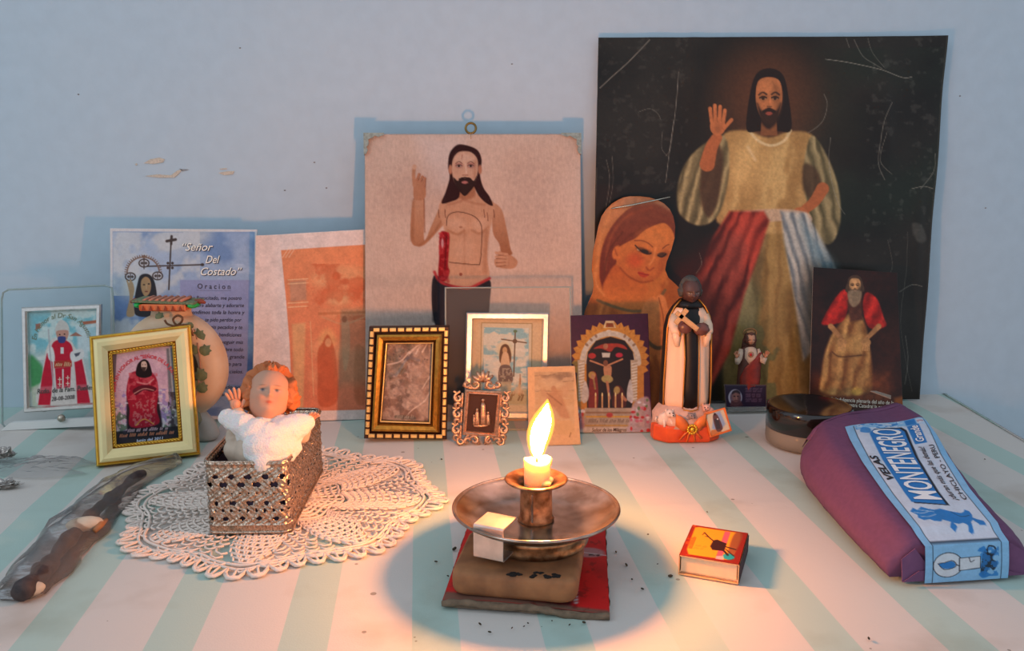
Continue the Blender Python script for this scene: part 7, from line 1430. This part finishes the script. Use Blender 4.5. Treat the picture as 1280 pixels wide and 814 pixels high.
b = MB(); w0 = rel_(384, 532, -.274); hand(b, w0, (.5, -.1, .9), (.3, .9, 0), (-.6, -.4, .3), .0140, .5, .25); b.out('open_hand', BSK, bb)
b = MB()
for x, y, Y, r in ((296, 526, -.283, .0085), (286, 522, -.281, .0068), (306, 532, -.287, .0090), (318, 540, -.290, .0105), (332, 546, -.291, .0110), (345, 545, -.289, .0105), (358, 538, -.284, .0105), (370, 532, -.280, .0098), (380, 528, -.277, .0070), (325, 558, -.296, .0110), (338, 560, -.295, .0120), (350, 556, -.289, .0105), (330, 574, -.298, .0105), (342, 574, -.296, .0105), (354, 568, -.288, .0090), (364, 560, -.285, .0075), (336, 584, -.296, .0080), (320, 566, -.296, .0085), (350, 580, -.291, .0050), (310, 545, -.286, .008), (330, 530, -.281, .0075), (350, 530, -.279, .0080), (365, 545, -.280, .008), (290, 530, -.279, .006)):
    b.ball(rel_(x, y, Y), (r, r * .8, r * .85), 14, 10)
COT = mat('white_cotton_wool', (240, 232, 228), .95, bump=1., scale=900, vary=.05, spec=.1, sss=.3, detail=8)
o = b.out('cotton_gown', COT, bb); md = o.modifiers.new('join', 'REMESH'); md.mode = 'VOXEL'; md.voxel_size = .0008; md.use_smooth_shade = True
md = o.modifiers.new('s', 'SMOOTH'); md.iterations = 5; tx = bpy.data.textures.new('wisps', 'CLOUDS'); tx.noise_scale = .010; tx.noise_depth = 4; md = o.modifiers.new('d', 'DISPLACE'); md.texture = tx; md.strength = .0028; md.mid_level = .5
tag(bb, 'baby figurine with ginger curls in white cotton lying in the silver box', 'figurine')

# ------------------------------------------------------------------ clear bag with a dark twisted stick, left front
BAG = glass_mat('dusty_clear_plastic', (.93, .92, .91), .22, .18, milk=.09, milkcol=(.72, .68, .64), bump=.8, scale=45)
cl = spline([(14, 752), (34, 734), (62, 704), (92, 668), (120, 640), (150, 612), (180, 592), (222, 576)], 5); L_ = len(cl)
sk = empty('dark_stick', G(100, 660).xy.to_3d()); so = sk.location.copy()
cs_ = [G(x, y, .0055) for x, y in cl]
pts = [p - so for p in cs_[3:-5]]; n_ = len(pts)
b = MB(); b.tube([p + Vector((0, .001 * math.sin(i * 1.1), .0008 * math.sin(i * .8))) for i, p in enumerate(pts)], [(.0050 + .0011 * math.sin(i * 1.3) + .0007 * math.sin(i * 2.9)) * (1 - .35 * i / n_) for i in range(n_)], 12)
b.out('twisted_stem', mat('dark_grey_brown_bark', (74, 62, 60), .7, bump=.8, scale=160, vary=.4, col2=(50, 42, 44)), sk)
PAL = mat('pale_bone', (206, 192, 170), .6, bump=.2, scale=200)
p = G(38, 737, .004) - so; b = MB(); b.ball(p, (.0075, .0042, .0040), 14, 9, rot=Matrix.Rotation(.5, 3, 'Z')); b.out('pale_tip', PAL, sk)
p = G(106, 655, .0085) - so; b = MB(); b.ball(p, (.0112, .0060, .0045), 16, 10, rot=Matrix.Rotation(.25, 3, 'Z')); b.out('pale_knot', PAL, sk)
b = MB(); b.tube([G(118, 664, .006) - so, G(126, 656, .008) - so, G(133, 650, .005) - so], [.0016, .0022, .0012], 8); b.out('orange_thong', mat('orange_brown_leather', (170, 112, 66), .5), sk)
b = MB(); b.ball(G(58, 712, .005) - so + Vector((-.004, 0, 0)), .0046, 10, 8); b.out('side_knob', mat('dark_knob', (66, 58, 58), .7), sk)
tag(sk, 'dark twisted stick with pale knot and tip inside the clear plastic bag', 'stick')
bg = []; Fc = []; NS_ = 26; wds = np.interp(np.linspace(0, 1, L_), [0, .08, .25, .5, .75, .92, 1], [.005, .014, .018, .020, .017, .014, .007])
bo = G(110, 650).xy.to_3d()
for i, (x, y) in enumerate(cl):
    p = G(x, y) - bo; q = G(*cl[min(i + 1, L_ - 1)]) - G(*cl[max(i - 1, 0)]); s_ = Vector((-q.y, q.x, 0)).normalized(); hgt = .0135 * math.sin(min(1, i / L_ + .12) * 3.0) ** .5
    for k in range(NS_):
        a = 2 * math.pi * k / NS_; c = math.cos(a); z = max(0, math.sin(a)) ; bulge = (1 - abs(c)) ** .7 if z > 0 else 0
        hz = .0012 + hgt * bulge if z > 0 else .0004
        v = p + s_ * (wds[i] * c * (1 + .08 * math.sin(i * .9))) + Vector((0, 0, hz)); w_ = .0022 * mn.noise(v * 75 + Vector((3, 1, 7))) + .0010 * mn.noise(v * 210)
        bg.append(v + Vector((w_, w_ * .5, abs(w_) * 1.4 if z > 0 else 0)))
Fc = [(i * NS_ + k, i * NS_ + (k + 1) % NS_, (i + 1) * NS_ + (k + 1) % NS_, (i + 1) * NS_ + k) for i in range(L_ - 1) for k in range(NS_)] + [tuple(reversed(range(NS_))), tuple(range((L_ - 1) * NS_, L_ * NS_))]
o = mesh('plastic_bag', bg, Fc, BAG, loc=bo); tag(o, 'long crumpled clear plastic bag lying on the cloth in front of the cream frame', 'plastic bag')
# ------------------------------------------------------------------ foil lumps and wrapping at the left edge
def crumple(name, c, r, m_, label, cat, seed, amp=.55):
    bm = bmesh.new(); bmesh.ops.create_icosphere(bm, subdivisions=4, radius=1); me = bpy.data.meshes.new(name)
    for v in bm.verts:
        k = 1 + amp * (abs(mn.noise(v.co * 2.1 + Vector((seed, 0, 0)))) * 1.6 - .4) + .12 * mn.noise(v.co * 7 + Vector((0, seed, 0))); v.co = Vector((v.co.x * r[0] * k, v.co.y * r[1] * k, max(-.0, v.co.z * .5 + .5) * 2 * r[2] * k + .0004))
    bm.to_mesh(me); bm.free(); me.materials.append(m_); o = link(name, me, loc=c); tag(o, label, cat); return o
FOIL = mat('crumpled_foil', (190, 184, 178), .3, .8, .6, 300, .5)
crumple('foil_ball', G(4, 575), (.009, .006, .0042), FOIL, 'crumpled grey foil lump at the left edge, the one behind', 'foil', 1.3); crumple('foil_ball', G(6, 611), (.010, .005, .0028), FOIL, 'flattened silver foil piece at the left edge, the one in front', 'foil', 5.1)
V = []; n_ = 40
wc = G(26, 585).xy.to_3d()
for j in range(n_ + 1):
    for i in range(n_ + 1):
        u, v = i / n_ * 2 - 1, j / n_ * 2 - 1; ed = max(0, 1 - max(abs(u), abs(v)) ** 4); x = u * .048 * (1 + .15 * math.sin(v * 5)); y = v * .020 * (1 + .2 * math.sin(u * 4)) 
        z = .0007 + (.0022 + .0035 * abs(mn.noise(Vector((u * 3, v * 3, 4)))) * 2 + .0010 * mn.noise(Vector((u * 9, v * 9, 1)))) * ed ; V.append((x, y, max(.0006, z)))
o = mesh('clear_wrapper', V, [(j * (n_ + 1) + i, j * (n_ + 1) + i + 1, (j + 1) * (n_ + 1) + i + 1, (j + 1) * (n_ + 1) + i) for j in range(n_) for i in range(n_)], glass_mat('thin_clear_wrap', (.92, .92, .92), .15, .15, milk=.14, milkcol=(.62, .63, .64), bump=.7, scale=60), loc=wc)
tag(o, 'thin clear plastic wrapper spread near the left edge of the table', 'wrapper')
# ------------------------------------------------------------------ soot crumbs and bits on the cloth
CR = mat('dark_crumb', (70, 58, 40), .9, vary=.4); first = None; rr_ = random.Random(5)
spots = [(568, 686), (770, 690), (783, 706), (790, 724), (822, 705), (600, 780), (612, 790), (640, 785), (660, 779), (712, 781), (730, 778), (690, 776), (574, 557), (552, 574), (62, 577), (803, 736), (838, 720), (1231, 574), (1086, 798), (560, 720), (545, 702), (655, 783), (884, 640), (810, 668)]
for k, (x, y) in enumerate(spots):
    s = rr_.uniform(.0004, .0009) * (1.8 if k in (0, 16) else 1)
    if first is None:
        bm = bmesh.new(); bmesh.ops.create_icosphere(bm, subdivisions=1, radius=1); me = bpy.data.meshes.new('crumb'); bm.to_mesh(me); bm.free(); me.materials.append(CR); first = me
    o = link('crumb', first, loc=G(x, y, s * .5), rot=(rr_.random(), rr_.random(), rr_.random() * 3), scale=(s * 1.6, s, s * .7)); tag(o, 'tiny dark soot crumb lying on the striped cloth', 'crumb', 'soot crumbs scattered on the tablecloth')
